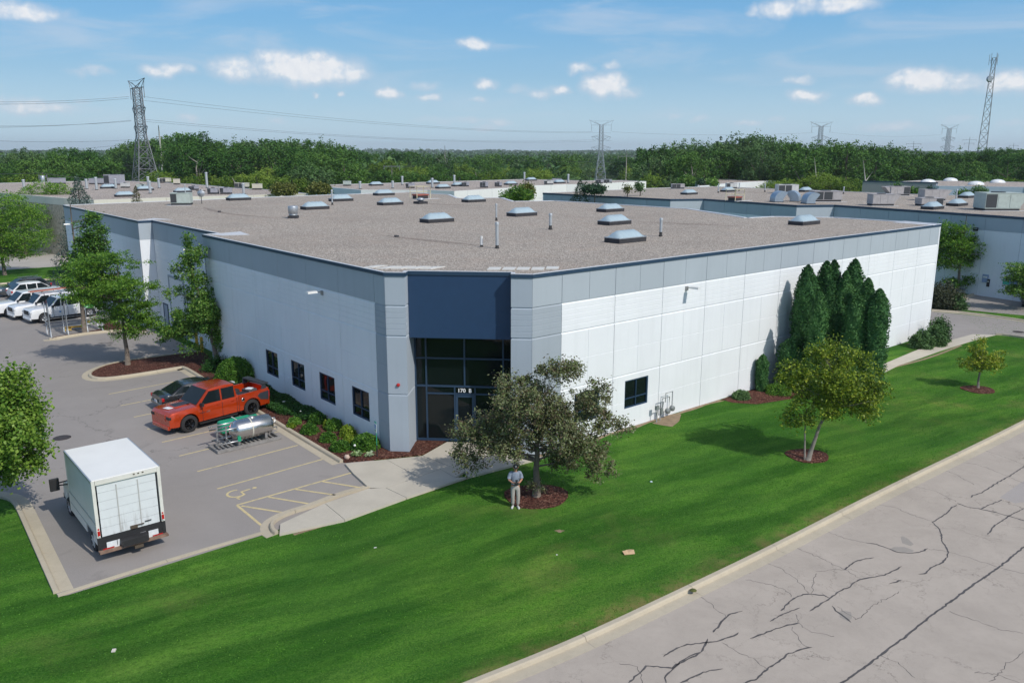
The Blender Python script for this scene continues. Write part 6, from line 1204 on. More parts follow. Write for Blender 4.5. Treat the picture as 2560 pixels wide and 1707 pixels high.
    for d0, d1, n, h in bands:
        D = rng.uniform(d0, d1, n); X = rng.uniform(-.78, .78, n) * D; 
        for x_, y_ in zip(X, D):
            z0 = far_z(math.hypot(x_, y_)); k = 34; hh = h * rng.uniform(.72, 1.12); r = hh * rng.uniform(.38, .55); px = 1280 + x_ / y_ * CF * 1.02
            if (1425 < px < 1580 and y_ < 600) or (250 < px < 430 and y_ < 355): continue
            if d0 < 700 and 1000 < px < 1640: hh *= .8
            mx = CH + (378.5 - min(top_px(px) - (-1), 378)) / CF * y_ + 1.0; hh = min(hh, max(4, mx - z0))
            d = rng.normal(size=(k, 3)); d[:, 2] = np.abs(d[:, 2]); d /= np.linalg.norm(d, axis=1)[:, None]; q = d * np.array([r, r, hh * .42]) * rng.uniform(.7, 1.05, (k, 1)); q += np.array([x_, y_, z0 + hh * .58]); P.append(q); Sz.append(np.full(k, max(1.6, hh * .17) * (1 + y_ / 5000)))
    P = np.concatenate(P); Sz = np.concatenate(Sz); v, f = leaf_quads(P, 1.0, rng, .9, .8); c = np.repeat(P, 4, 0); v = c + (v - c) * np.repeat(Sz, 4)[:, None]
    o = link('distant_woods', np_mesh('distant_woods', v, f, leafmat('far_woodland_leaves', [(.022, .065, .02), (.045, .11, .032), (.08, .16, .05), (.13, .22, .065)], .05, .7, .02))); tag(o, 'wooded country stretching to the horizon behind the roofs', 'woods', None, 'stuff')
    print('woodland trees', cnt)
woods()

# ------------------------------------------------------------------ pylons, tower, poles and wires
M_LAT = mat('weathered_lattice_steel', (.20, .205, .22), .6, .3, .12); M_LATF = mat('far_lattice_steel', (.27, .30, .34), .7, .1, .08); M_WOODP = mat('grey_wood_pole', (.33, .30, .27), .9, var=.2); M_WIRE = mat('power_cable', (.10, .105, .115), .6, .3)
def lattice(mb, w0, w1, z0, z1, n, t, tl, y=1.0, cross=True):
    for i in range(n):
        za = z0 + (z1 - z0) * i / n; zb_ = z0 + (z1 - z0) * (i + 1) / n; a = w0 + (w1 - w0) * i / n; b = w0 + (w1 - w0) * (i + 1) / n
        A = [Vector((sx * a / 2, sy * a * y / 2, za)) for sx, sy in ((-1, -1), (1, -1), (1, 1), (-1, 1))]; B_ = [Vector((sx * b / 2, sy * b * y / 2, zb_)) for sx, sy in ((-1, -1), (1, -1), (1, 1), (-1, 1))]
        for k in range(4):
            mb.bar(A[k], B_[k], tl); j = (k + 1) % 4; mb.bar(A[k], B_[j], t); 
            if cross: mb.bar(A[j], B_[k], t)
            mb.bar(B_[k], B_[j], t)
def pylon(px, top, D, arm, rz, label, m, scale_w=1.0, ground=None, t=.12):
    z0 = far_z(D) if ground is None else ground; q_ = atY(px, top, D); zt = q_.z; H_ = zt - z0; x = q_.x; o = empty('pylon', (x, D, z0), rz, label, 'pylon', 'steel pylons')
    b = MB(); w = H_ * .21 * scale_w; wn = H_ * .10 * scale_w * .72; h1, h2, h3, h4 = H_ * .50, H_ * .58, H_ * .745, H_ * .925
    lattice(b, w, wn, 0, h1, 5, t, t * 1.9); lattice(b, wn, wn * .88, h1, h4, 8, t * .85, t * 1.6); b.obj('tower_body', m, o)
    for hz, ln, nm in ((h2, arm * .80, 'lower_arm'), (h3, arm * .78, 'middle_arm')):
        mb = MB()
        for s_ in (-1, 1):
            tip = Vector((s_ * ln / 2, 0, hz)); 
            for sy in (-1, 1):
                mb.bar((s_ * wn * .45, sy * wn * .42, hz), tip, t); mb.bar((s_ * wn * .45, sy * wn * .42, hz + H_ * .03), tip, t); mb.bar((s_ * wn * .45, sy * wn * .42, hz - H_ * .055), (tip.x * .8, 0, hz - H_ * .0), t * .8)
        mb.obj(nm, m, o)
        ins = MB()
        for s_ in (-1, 1): ins.bar((s_ * ln / 2, 0, hz), (s_ * ln * .36, 0, hz - H_ * .06), t); ins.bar((s_ * wn * .5, 0, hz - H_ * .01), (s_ * ln * .36, 0, hz - H_ * .06), t)
        ins.obj('insulator', m, o)
    mb = MB()
    for s_ in (-1, 1):
        tip = Vector((s_ * arm / 2, 0, H_)); low = Vector((s_ * arm * .40, 0, h4))
        for sy in (-1, 1): mb.bar((s_ * wn * .3, sy * wn * .4, h4), tip, t); mb.bar((s_ * wn * .3, sy * wn * .4, h4), low, t)
        mb.bar((0, 0, H_ * .985), tip, t * .8); mb.bar(low, (s_ * arm * .45, 0, H_ * .985), t * .8); mb.bar((0, 0, h4), (s_ * arm * .28, 0, H_ * .98), t)
    mb.obj('top_crossarm', m, o); ins = MB()
    for s_ in (-1, 1): ins.bar((s_ * arm * .40, 0, h4), (s_ * arm * .40, 0, h4 - H_ * .095), t * 1.2)
    ins.obj('insulator', m, o); return o, H_, z0
pylon(340, 199, 350, 20, rad(132), 'nearest tall lattice pylon standing behind the left distant roof', M_LAT, 1.0, -2, .17)
pylon(1504, 301, 600, 17.5, rad(4), 'middle pylon with spread arms rising above the woods right of centre', M_LATF, .85, None, .15)
pylon(2054, 305, 640, 17.5, rad(3), 'pylon whose top shows just above the right-hand wood', M_LATF, .85, None, .15); pylon(2375, 312, 780, 17, rad(3), 'smallest distant pylon left of the communications mast', M_LATF, .85, None, .16)
def mast():
    D = 400; b0 = Vector((atY(2459, 372, D).x, D, far_z(D))); top = atY(2481, 145, D); o = empty('communications_mast', tuple(b0), 0, 'tall tapering lattice communications mast with a dish at the far right', 'mast'); H_ = top.z - b0.z; mb = MB()
    n = 15; R3 = [(math.cos(t), math.sin(t)) for t in (rad(-90), rad(30), rad(150))]; w = lambda q: 3.2 * (1 - q) + 1.0 * q; L_ = lambda q: Vector((0, 0, q * H_))
    for i in range(n):
        q0, q1 = i / n, (i + 1) / n; A = [L_(q0) + Vector((w(q0) * x, w(q0) * y, 0)) for x, y in R3]; B_ = [L_(q1) + Vector((w(q1) * x, w(q1) * y, 0)) for x, y in R3]
        for k in range(3): mb.bar(A[k], B_[k], .22); mb.bar(A[k], B_[(k + 1) % 3], .12); mb.bar(A[(k + 1) % 3], B_[k], .12); mb.bar(B_[k], B_[(k + 1) % 3], .1)
    mb.obj('lattice', M_LAT, o); MB().lathe([(1.1, 0), (1.5, .5), (1.4, .55), (.2, .1)], (-1.6, -1, H_ * .85), 14, 'y').obj('dish', M_GALV, o)
    mb = MB(); 
    for x, y in R3: mb.bar((x * 1.4, y * 1.4, H_ * .96), (x * 1.4, y * 1.4, H_ + 2.0), .14); mb.bar((x, y, H_ * .98), (x * 2.2, y * 2.2, H_ * .98), .1); mb.bar((x * 2.2, y * 2.2, H_ * .95), (x * 2.2, y * 2.2, H_ + 1.5), .12)
    mb.obj('antennas', M_LAT, o)
mast()
def pole(px, top, D, base_z, label, arms=(), r=.28, m=None):
    q_ = atY(px, top, D); x = q_.x; zt = q_.z; o = empty('utility_pole', (x, D, base_z), 0, label, 'utility pole', 'utility poles'); H_ = zt - base_z
    MB().tube([(0, 0, 0), (0, 0, H_ * .8), (0, 0, H_)], [r, r * .7, r * .35], 8).obj('pole', m or M_WOODP, o)
    for (f_, ln) in arms:
        MB().bar((-ln / 2, 0, H_ * f_), (ln / 2, 0, H_ * f_), .18).obj('cross_arm', M_LAT, o); mb = MB()
        for s_ in (-1, 1): mb.bar((s_ * ln / 2, 0, H_ * f_ - 1.2), (s_ * ln / 2, 0, H_ * f_ + .3), .14)
        mb.obj('insulator', M_LAT, o)
MP_ = mat('pale_steel_pole', (.46, .45, .42), .6, .1, .08)
pole(396, 314, 330, -1.5, 'pale steel utility pole just right of the nearest pylon', ((.83, 2.2), (.6, 2.4), (.4, 2.4)), .45, MP_); pole(1112, 364, 330, -4, 'thin dark pole standing in the central woods', ((.9, 1.6), (.75, 1.6)), .2); pole(979, 412, 245, -1.5, 'short pole with a cross arm in front of the central woods', ((.96, 4.5),), .16)
pole(1567, 373, 300, -3, 'slender grey pole right of the middle pylon', ((.86, 6.0),), .2); pole(106, 432, 172, 0, 'pole with transformer behind the left distant roof', ((.93, 1.6),), .18)
pole(2285, 353, 700, -9, 'small distant H-shaped pole left of the far pylon', ((.93, 12), (.86, 9)), .35, M_LATF); pole(2425, 342, 700, -9, 'small distant pole between the far pylon and the mast', ((.93, 11), (.85, 8)), .35, M_LATF); pole(2535, 358, 760, -9, 'tiny distant pole at the far right', ((.93, 8),), .3, M_LATF)
x_, y_ = atY(108, 456, 171).x, 171; MB().lathe([(.35, 0), (.42, .1), (.42, 1.3), (.3, 1.45)], n=12).obj('transformer', M_GALV, None, (x_, y_, CH + (378.5 - 456) / CF * 171), label='grey drum transformer on the pole behind the left distant roof', cat='transformer')
def wire(pts, label, r=.055):
    """pts: (photo x, y, distance)"""
    P = [atY(x, y, D) for x, y, D in pts]; Q = []
    for a, b in zip(P, P[1:]):
        L_ = (b - a).length; n = 14
        for i in range(n): t = i / n; Q.append(a.lerp(b, t) - Vector((0, 0, 4 * t * (1 - t) * L_ * .012)))
    Q.append(P[-1]); base = Q[0].copy(); MB().tube([q - base for q in Q], r, 4, False).obj('power_line', M_WIRE, None, tuple(base), label=label, cat='power line', group='overhead power lines')
for i, (pts, lb) in enumerate([([(-200, 252, 260), (322, 242, 349)], 'upper of the two high wires left of the nearest pylon'), ([(-200, 258, 260), (322, 246.5, 350)], 'lower of the two high wires left of the nearest pylon'), ([(-200, 318, 260), (327, 301, 349)], 'middle wire left of the nearest pylon'), ([(-200, 312, 262), (329, 303, 350)], 'faint second middle wire left of the nearest pylon'),
                             ([(-200, 343, 260), (330, 350, 350)], 'fourth wire down, left of the nearest pylon'), ([(-200, 382, 260), (333, 360, 350)], 'lowest pylon wire on the left side'), ([(357, 242, 350), (1482, 330, 598)], 'upper long wire from the near pylon to the middle pylon'), ([(353, 251, 351), (1527, 332, 602)], 'lower long wire from the near pylon to the middle pylon'),
                             ([(360, 299, 350), (1484, 350, 598)], 'upper of the middle pair of wires right of the near pylon'), ([(360, 304, 351), (1530, 352, 602)], 'lower of the middle pair of wires right of the near pylon'), ([(1530, 330, 600), (2034, 332, 640)], 'wire from the middle pylon towards the right-hand wood'), ([(2074, 331, 640), (2358, 336, 780)], 'wire between the two right-hand distant pylons'),
                             ([(-200, 410, 200), (396, 408, 328), (650, 430, 330)], 'wire crossing low before the left woods through the steel pole'), ([(396, 360, 330), (1110, 418, 330)], 'upper wire right of the steel pole'), ([(396, 368, 330), (1110, 425, 331)], 'middle wire right of the steel pole'), ([(396, 392, 330), (700, 408, 330)], 'lowest wire right of the steel pole'), ([(-200, 431, 170), (106, 433, 172), (230, 448, 178)], 'low wire reaching the transformer pole behind the left roof'),
                             ([(1112, 390, 328), (1567, 404, 300)], 'wire from the dark central pole to the slender grey pole'), ([(960, 418, 245), (1036, 417, 245)], 'short wire at the small pole with a cross arm')]): wire(pts, lb, .042 if i < 12 else .034)
# ------------------------------------------------------------------ vehicles
def carpaint(name, col, metal=.3, rough=.3):
    m = mat(name, col, rough, metal, .04, 2, coat=.9); return m
M_TYRE = mat('tyre_rubber', (.022, .022, .024), .85, var=.15); M_RIMS = mat('alloy_rim', (.45, .46, .48), .3, .8, .05); M_RIMB = mat('black_rim', (.012, .012, .014), .2, .5, .05, coat=.6)
M_BLKP = mat('black_plastic', (.02, .02, .022), .6, var=.1); M_RED = mat('tail_lamp_red', (.45, .01, .012), .2, var=.05, coat=.5); M_LAMP = mat('headlamp_lens', (.55, .57, .58), .12, var=.05, coat=.5); M_CHR = mat('chrome', (.7, .7, .7), .12, 1.0, .02); M_PLATE = mat('licence_plate', (.6, .62, .66), .5)
def interp(keys, x):
    for (a, va), (b, vb) in zip(keys, keys[1:]):
        if x <= b: 
            t = 0 if b == a else max(0, (x - a) / (b - a)); return va + (vb - va) * t
    return keys[-1][1]
def wheel(root, c, r, w, side, rim):
    o = empty('wheel', c); o.parent = root; s_ = side
    MB().lathe([(r * .62, -w / 2), (r * .93, -w / 2), (r, -w * .36), (r, w * .36), (r * .93, w / 2), (r * .62, w / 2)], n=28, axis='y', caps=False).obj('tyre', M_TYRE, o)
    mb = MB(); mb.lathe([(r * .66, s_ * w * .44), (r * .64, s_ * w * .30), (r * .58, s_ * w * .16), (.02, s_ * w * .12)], n=24, axis='y', caps=False)
    for k in range(6):
        t = k * math.pi / 3; mb.bar((.06 * math.cos(t), s_ * w * .36, .06 * math.sin(t)), (r * .62 * math.cos(t), s_ * w * .42, r * .62 * math.sin(t)), r * .15, .04)
    mb.lathe([(r * .16, s_ * w * .30), (r * .14, s_ * w * .46), (.01, s_ * w * .48)], n=12, axis='y', caps=False); mb.obj('rim', rim, o); return o
def vehicle(spec, paint, label, cat, loc, heading, group=None, rim=None, name=None):
    """x forward. spec holds profiles along x"""
    S_ = spec; L_ = S_['L']; hw = S_['W'] / 2; R_ = S_['R']; root = empty(name or S_['name'], (loc[0], loc[1], 0), heading, label, cat, group); rim = rim or M_RIMS
    xs = set(np.round(np.linspace(-L_ / 2, L_ / 2, 46), 3))
    for xw in S_['wheels']:
        for q in np.linspace(-1, 1, 15): xs.add(round(xw + (R_ + .07) * math.sin(q * math.pi / 2), 3))
        xs.add(round(xw - R_ - .075, 3)); xs.add(round(xw + R_ + .075, 3))
    bed = S_.get('bed')
    if bed: xs |= {bed[0], round(bed[0] + .004, 3), bed[1], round(bed[1] - .004, 3)}
    xs = sorted(x for x in xs if -L_ / 2 <= x <= L_ / 2); v = []; K = None
    for x in xs:
        zt = interp(S_['top'], x); wx = hw * interp(S_['plan'], x); zb = interp(S_['under'], x); inarch = False
        for xw in S_['wheels']:
            if abs(x - xw) < R_ + .07: zb = max(zb, R_ + math.sqrt((R_ + .07) ** 2 - (x - xw) ** 2)); inarch = True
        zs = zt - S_.get('shoulder', .10); zm = max(zb + .03, (zs * .55 + .35 * .45)); isbed = bed and bed[0] < x < bed[1]
        fl = wx * (1.0 + (.018 if inarch else 0))
        if isbed: prof = [(0, zb), (fl * .92, zb), (fl * .985, zb + .02), (fl, zm), (wx * .985, max(zs, zm + .02)), (wx * .965, zt), (wx * .90, zt), (wx * .88, S_['floor']), (0, S_['floor'])]
        else: prof = [(0, zb), (fl * .92, zb), (fl * .985, zb + .02), (fl, zm), (wx * .985, max(zs, zm + .02)), (wx * .93, zt - .015), (wx * .80, zt + .008), (wx * .45, zt + .022), (0, zt + .03)]
        row = [(x, y, z) for y, z in prof] + [(x, -y, z) for y, z in prof[1:-1][::-1]]; K = len(row); v += row
    f = []
    for i in range(len(xs) - 1):
        for k in range(K): f.append((i * K + k, i * K + (k + 1) % K, (i + 1) * K + (k + 1) % K, (i + 1) * K + k))
    mb = MB(); mb.add(v, f, True); mb.add(v[:K], [tuple(range(K))[::-1]]); mb.add(v[-K:], [tuple(range(K))]); b = mb.obj('body', paint, root); es = b.modifiers.new('edges', 'EDGE_SPLIT'); es.split_angle = rad(32)
    MB().box((0, 0, .42), (L_ * .93, hw * 1.35, .34)).obj('underbody', M_BLKP, root)
    for xw in S_['wheels']:
        for s_ in (1, -1): wheel(root, (xw, s_ * (hw - .125), R_), R_, .24, s_, rim)
    # cabin: windscreen base, roof front, roof rear, rear glass base
    c0, c1, c2, c3 = S_['cab']; zb = S_['belt']; zr = S_['roof']; wb = hw * .93; wr = hw * S_.get('tumble', .74)
    def sec(x, z, w): return [(x, w, z), (x, w * .96, z + .0), (x, -w * .96, z + .0), (x, -w, z)]
    n = 10; v = []; f = []
    rows = [(c0, zb - .02, wb, 0), (c1 + (c0 - c1) * .0, zr - .05, wr, 1)]
    xr = np.linspace(c1, c2, n)
    ring = []
    for x in np.concatenate([[c0], xr, [c3]]):
        if x == c0 or x == c3: ring.append([(x, wb * .98, zb - .03), (x, wb * .9, zb - .02), (x, 0, zb - .0 + .01), (x, -wb * .9, zb - .02), (x, -wb * .98, zb - .03)])
        else:
            q = (x - c2) / (c1 - c2); zc = zr + .05 * math.sin(math.pi * min(1, max(0, q))) - .03
            ring.append([(x, wr, zc - .09), (x, wr * .90, zc - .015), (x, 0, zc + .02), (x, -wr * .90, zc - .015), (x, -wr, zc - .09)])
    # side skirts: add belt points for every roof station so the sides close
    V = []; 
    for r_ in ring:
        x = r_[0][0]; V.append([(x, wb, zb - .04)] + r_ + [(x, -wb, zb - .04)])
    mb = MB(); vv = [p for r_ in V for p in r_]; k = 7; ff = [(i * k + j, (i + 1) * k + j, (i + 1) * k + j + 1, i * k + j + 1) for i in range(len(V) - 1) for j in range(k - 1)]
    mb.add(vv, ff, True); c = mb.obj('cabin', S_.get('roofmat', paint), root); es = c.modifiers.new('edges', 'EDGE_SPLIT'); es.split_angle = rad(28)
    def side(x, z, s_, off=.012):                              # a point on the cabin side
        t = (z - (zb - .04)) / ((zr - .12) - (zb - .04)); return (x, s_ * (wb + (wr - wb) * t + off), z)
    zt = zr - .13
    xf = lambda z: c0 + (c1 - c0) * (z - zb) / (zr - zb); xq = lambda z: c3 + (c2 - c3) * (z - zb) / (zr - zb)
    for s_ in (1, -1):
        for (a, b_) in S_['glass']:
            lo, hi = zb + .03, zt; xa0 = a if a is not None else xq(lo) + .16; xa1 = a if a is not None else xq(hi) + .12; xb0 = b_ if b_ is not None else xf(lo) - .16; xb1 = b_ if b_ is not None else xf(hi) - .12
            q = [side(xa0, lo, s_), side(xb0, lo, s_), side(max(xa1, min(xb1, xb0)), hi, s_), side(xa1, hi, s_)]; q = q if s_ > 0 else q[::-1]; inn = [(p[0], p[1] - s_ * .02, p[2]) for p in q]
            MB().add(q + inn, [(3, 2, 1, 0), (0, 1, 5, 4), (1, 2, 6, 5), (2, 3, 7, 6), (3, 0, 4, 7)]).obj('side_window', M_CGLASS, root)
    def slant(xa, za, xb, zb_, wa, wb_, nm):
        d = Vector((xb - xa, 0, zb_ - za)).normalized(); nn = Vector((-d.z, 0, d.x)); nn = nn if nn.z > 0 else -nn; q = [Vector((xa, wa, za)), Vector((xa, -wa, za)), Vector((xb, -wb_, zb_)), Vector((xb, wb_, zb_))]; t = [p + nn * .022 for p in q]; MB().add(q + t, [(4, 5, 6, 7), (0, 1, 5, 4), (1, 2, 6, 5), (2, 3, 7, 6), (3, 0, 4, 7)]).obj(nm, M_CGLASS, root)
    p = lambda a, b_, t: a + (b_ - a) * t
    slant(p(c0, c1, .06), p(zb - .0, zr - .03, .06), p(c0, c1, .93), p(zb, zr - .02, .93), wb * .84, wr * .86, 'windscreen')
    slant(p(c3, c2, .10), p(zb, zr - .03, .10), p(c3, c2, .90), p(zb, zr - .03, .90), wb * .80, wr * .82, 'rear_window')
    for s_ in (1, -1):
        x = c0 - .25; mb = MB(); mb.box((x + .05, s_ * (hw + .10), zb + .08), (.12, .22, .17)); mb.bar((x + .05, s_ * (hw - .08), zb + .02), (x + .05, s_ * (hw + .05), zb + .06), .05); mb.obj('mirror', S_.get('mirror', M_BLKP), root)
        fz, fx = S_['lampz'], L_ / 2
        MB().box((fx - .10, s_ * hw * interp(S_['plan'], fx - .1) * .80, fz), (.24, hw * .34, .16)).obj('headlight', S_.get('lamp', M_LAMP), root, bevel=.03)
        MB().box((-fx + .045, s_ * hw * .86, S_['tailz']), (.13, hw * .20, S_.get('tailh', .18))).obj('tail_light', M_RED, root, bevel=.02)
        for xh in S_['handles']: MB().box((xh, s_ * (hw * .995), zb - .14), (.18, .05, .04)).obj('door_handle', S_.get('handlemat', paint), root)
        for xd, z0, z1 in S_['gaps']: MB().box((xd, s_ * (hw * .992), (z0 + z1) / 2), (.016, .03, z1 - z0)).obj('door_gap', M_BLKP, root)
    MB().box((L_ / 2 - .03, 0, S_['grillz']), (.10, hw * 1.0, S_.get('grillh', .26))).obj('grille', S_.get('grille', M_BLKP), root)
    MB().box((L_ / 2 - .02, 0, .42), (.16, hw * 1.62, .20)).obj('front_bumper', S_.get('bumper', paint), root, bevel=.04); MB().box((-L_ / 2 + .02, 0, .48), (.16, hw * 1.75, .20)).obj('rear_bumper', S_.get('rbumper', S_.get('bumper', paint)), root, bevel=.04)
    MB().box((-L_ / 2 - .065, 0, S_.get('platez', .62)), (.02, .32, .16)).obj('licence_plate', M_PLATE, root)
    return root
PICK = dict(name='pickup_truck', L=5.85, W=2.02, R=.42, wheels=(1.90, -1.78), top=[(-2.92, 1.36), (-.92, 1.33), (-.9, 1.30), (1.05, 1.27), (1.3, 1.28), (2.4, 1.24), (2.80, 1.19), (2.90, 1.12), (2.93, 1.04)], plan=[(-2.93, .95), (-2.75, 1.0), (1.9, 1.0), (2.6, .99), (2.86, .95), (2.93, .90)], under=[(-2.93, .52), (-2.6, .44), (2.6, .42), (2.93, .44)],
            cab=(1.40, .62, -.86, -.95), belt=1.27, roof=2.03, glass=[(-.80, -.06), (.03, None)], bed=(-2.84, -1.04), floor=.86, lampz=.95, tailz=1.05, tailh=.36, handles=(-.62, .22), gaps=((-.01, .46, 1.2), (1.14, .46, 1.2), (-.88, .46, 1.24), (-1.0, .44, 1.26)), grillz=.93, grillh=.34, shoulder=.13, tumble=.83)
SUV = dict(name='suv', L=4.7, W=1.88, R=.36, wheels=(1.40, -1.36), top=[(-2.35, .98), (-1.6, 1.06), (1.0, 1.02), (1.9, .92), (2.2, .82), (2.35, .66)], plan=[(-2.35, .86), (-2.05, .97), (0, 1.0), (1.8, .97), (2.35, .74)], under=[(-2.35, .42), (-2.0, .26), (2.0, .24), (2.35, .32)],
           cab=(1.28, .30, -1.45, -2.24), belt=1.04, roof=1.68, glass=[(None, -1.0), (-.92, -.10), (-.02, None)], lampz=.76, tailz=.92, handles=(-.75, .18), gaps=((-.08, .35, 1.0), (.98, .4, 1.0), (-.98, .5, 1.0)), grillz=.62, shoulder=.10, tumble=.76)
SEDAN = dict(name='sedan', L=4.75, W=1.84, R=.33, wheels=(1.42, -1.36), top=[(-2.37, .90), (-2.1, 1.0), (-1.5, .99), (1.0, .93), (1.9, .82), (2.2, .72), (2.37, .58)], plan=[(-2.37, .80), (-2.05, .96), (0, 1.0), (1.8, .96), (2.37, .72)], under=[(-2.37, .36), (-2.0, .22), (2.0, .20), (2.37, .28)],
             cab=(1.22, .30, -1.02, -1.92), belt=.96, roof=1.43, glass=[(None, -.25), (-.17, None)], lampz=.64, tailz=.80, handles=(-.55, .25), gaps=((-.2, .3, .93), (.95, .35, .92), (-1.05, .45, .93)), grillz=.50, shoulder=.10, tumble=.72)
VAN = dict(PICK, name='work_truck', bed=None)
M_OR = carpaint('metallic_orange_paint', (.58, .055, .006), .45, .24); M_WCAR = carpaint('white_car_paint', (.74, .75, .76), .0, .35); M_GCAR = carpaint('dark_grey_car_paint', (.028, .032, .036), .3, .22); M_SILV = carpaint('grey_metallic_paint', (.10, .105, .11), .6, .25)
# orange pickup with its rear wing and load
w1 = Vector(g(*Z4([(1275, 1408)])[0])); w2 = Vector(g(*Z4([(1710, 1290)])[0])); mid = (w1 + w2) / 2; hd = math.atan2((w1 - w2).y, (w1 - w2).x); off = Vector((math.cos(hd - math.pi / 2), math.sin(hd - math.pi / 2))) * .92; pc = mid + off - Vector((math.cos(hd), math.sin(hd))) * .06
orange = vehicle(dict(PICK, R=.46, lamp=M_BLKP, grille=M_OR), M_OR, 'orange crew-cab pickup with black stripes and a rear wing over its loaded bed', 'pickup truck', pc, hd, rim=M_RIMB)
MB().box((1.95, .0, 1.30), (.75, .85, .05), 0, (.8, .85)).obj('hood_scoop', M_OR, orange, bevel=.02); MB().box((1.83, 0, 1.332), (.85, .55, .012)).obj('hood_stripe', mat('charcoal_decal', (.035, .04, .05), .45), orange); MB().box((2.50, .05, 1.275), (.30, .42, .012), .2).obj('hood_paper', mat('white_paper', (.75, .76, .78), .6), orange)
for s_ in (1, -1):
    MB().prism([(-2.82, .72), (-2.32, .82), (-2.15, 1.05), (-2.30, 1.18), (-2.86, 1.22)], -.006, .006).obj('side_stripe', MATS['charcoal_decal'], orange, (0, s_ * 1.016, 0), (math.pi / 2, 0, 0)); MB().box((-2.62, s_ * .93, 1.47), (.34, .06, .30), 0, (.5, 1)).obj('wing_stay', MATS['charcoal_decal'], orange)
    MB().lathe([(.10, 0), (.10, .014), (.06, .016)], (-1.25, s_ * 1.01, 1.05), 14, 'y').obj('fuel_cap', M_CHR, orange) if s_ > 0 else None
    MB().box((.25, s_ * .97, .34), (2.2, .14, .06)).obj('running_board', M_BLKP, orange)
MB().box((-2.70, 0, 1.64), (.42, 1.98, .07)).obj('rear_wing', mat('matt_black_wing', (.03, .032, .036), .5), orange, bevel=.025)
MB().lathe([(.30, -.1), (.33, -.05), (.33, .12), (.30, .16)], (-1.5, -.3, 1.12), 20).obj('spare_load', M_TYRE, orange); MB().box((-1.5, .38, 1.05), (.75, .5, .32), .3).obj('load_bag', mat('black_tarp', (.03, .03, .034), .5, bump=.5, bscale=5), orange); MB().box((-2.15, .25, 1.10), (.55, .6, .45), .1).obj('load_crate', mat('dark_grey_crate', (.09, .09, .10), .6), orange); MB().box((-2.15, .25, 1.34), (.3, .35, .03), .5).obj('load_rag', MATS['white_paper'], orange)
tx = bpy.data.curves.new('door_badge', 'FONT'); tx.body = 'RAM 1500'; tx.size = .13; tx.extrude = .003; tx.align_x = 'CENTER'; tx.materials.append(M_CHR); _tx = text_mesh('door_badge', tx, orange, (1.0, 1.025, .86), (math.pi / 2, 0, math.pi))
sd_ = math.atan2((e7v := (Vector(g(*Z7([(1925, 33)])[0])) - Vector(g(*Z7([(1275, 203)])[0])))).y, e7v.x); hv = Vector((math.cos(sd_), math.sin(sd_))); lv_ = Vector((-hv.y, hv.x))
rrc = Vector(g(*(380 + 200 / 6.271, 900 + 860 / 6.271))); cpos = rrc + hv * 2.37 + lv_ * .98
sedan = vehicle(dict(SEDAN, handlemat=M_CHR, R=.335), M_GCAR, 'dark grey sedan parked nose-in on the far side of the orange pickup', 'sedan', cpos, sd_)
MB().lathe([(.03, 0), (.01, .12)], (-1.1, 0, 1.42), 8).obj('roof_antenna', M_BLKP, sedan)
# three white work trucks
a = Vector(g(*ZC([(590, 875)])[0])); b = Vector(g(*ZC([(1190, 790)])[0])); hd2 = math.atan2((a - b).y, (a - b).x); o2 = Vector((math.cos(hd2 - math.pi / 2), math.sin(hd2 - math.pi / 2))); c0_ = (a + b) / 2 + o2 * .9
t1 = vehicle(dict(PICK, grille=M_BLKP, roofmat=M_WCAR), M_WCAR, 'nearest white crew-cab pickup with green tail markings behind the steel racks', 'pickup truck', c0_, hd2, 'white work trucks in a row')
MB().prism([(-2.9, .70), (-1.05, .88), (-1.3, 1.27), (-2.9, 1.30)], -.006, .006).obj('green_marking', mat('bright_green_decal', (.06, .42, .08), .4), t1, (0, 1.018, 0), (math.pi / 2, 0, 0)); MB().box((.62, 1.012, .82), (.16, .012, .12)).obj('door_logo', mat('blue_decal', (.08, .25, .5), .4), t1)
MB().box((-1.93, 0, 1.35), (1.82, 1.82, .05)).obj('bed_cover', M_WCAR, t1)
def rack(root, zt):
    mb = MB(); 
    for x in (-2.4, -1.0, .4): mb.bar((x, -.85, zt), (x, .85, zt), .05); mb.bar((x, -.85, 1.1), (x, -.85, zt), .05); mb.bar((x, .85, 1.1), (x, .85, zt), .05)
    for s_ in (-.85, .85): mb.bar((-2.6, s_, zt), (.6, s_, zt), .05)
    mb.obj('ladder_rack', M_CHR, root); mb = MB()
    for s_ in (-.2, .25): mb.bar((-2.6, s_, zt + .08), (1.3, s_, zt + .08), .07)
    for k in range(13): mb.bar((-2.5 + k * .3, -.2, zt + .08), (-2.5 + k * .3, .25, zt + .08), .035)
    mb.obj('ladder', mat('orange_fibreglass', (.40, .13, .09), .6), root)
t2 = vehicle(dict(PICK, roofmat=M_WCAR), M_WCAR, 'middle white work truck carrying an orange ladder, behind the nearest one', 'pickup truck', c0_ + o2 * 2.65 + Vector((math.cos(hd2), math.sin(hd2))) * .35, hd2, 'white work trucks in a row'); MB().box((-1.93, 0, 1.65), (1.85, 1.85, .66)).obj('bed_cap', M_WCAR, t2, bevel=.05); rack(t2, 2.16)
t3 = vehicle(dict(PICK, roofmat=M_WCAR), M_WCAR, 'farthest of the three white work trucks, mostly hidden by the locust', 'pickup truck', c0_ + o2 * 5.0 + Vector((math.cos(hd2), math.sin(hd2))) * 1.0, hd2, 'white work trucks in a row'); MB().box((-1.93, 0, 1.65), (1.85, 1.85, .66)).obj('bed_cap', M_WCAR, t3, bevel=.05)
hs = rad(46); hvs = Vector((math.cos(hs), math.sin(hs))); lvs = Vector((-hvs.y, hvs.x)); rw_ = Vector(g(*ZC([(318, 582)])[0])); pc_ = rw_ + hvs * 1.36 + lvs * .92
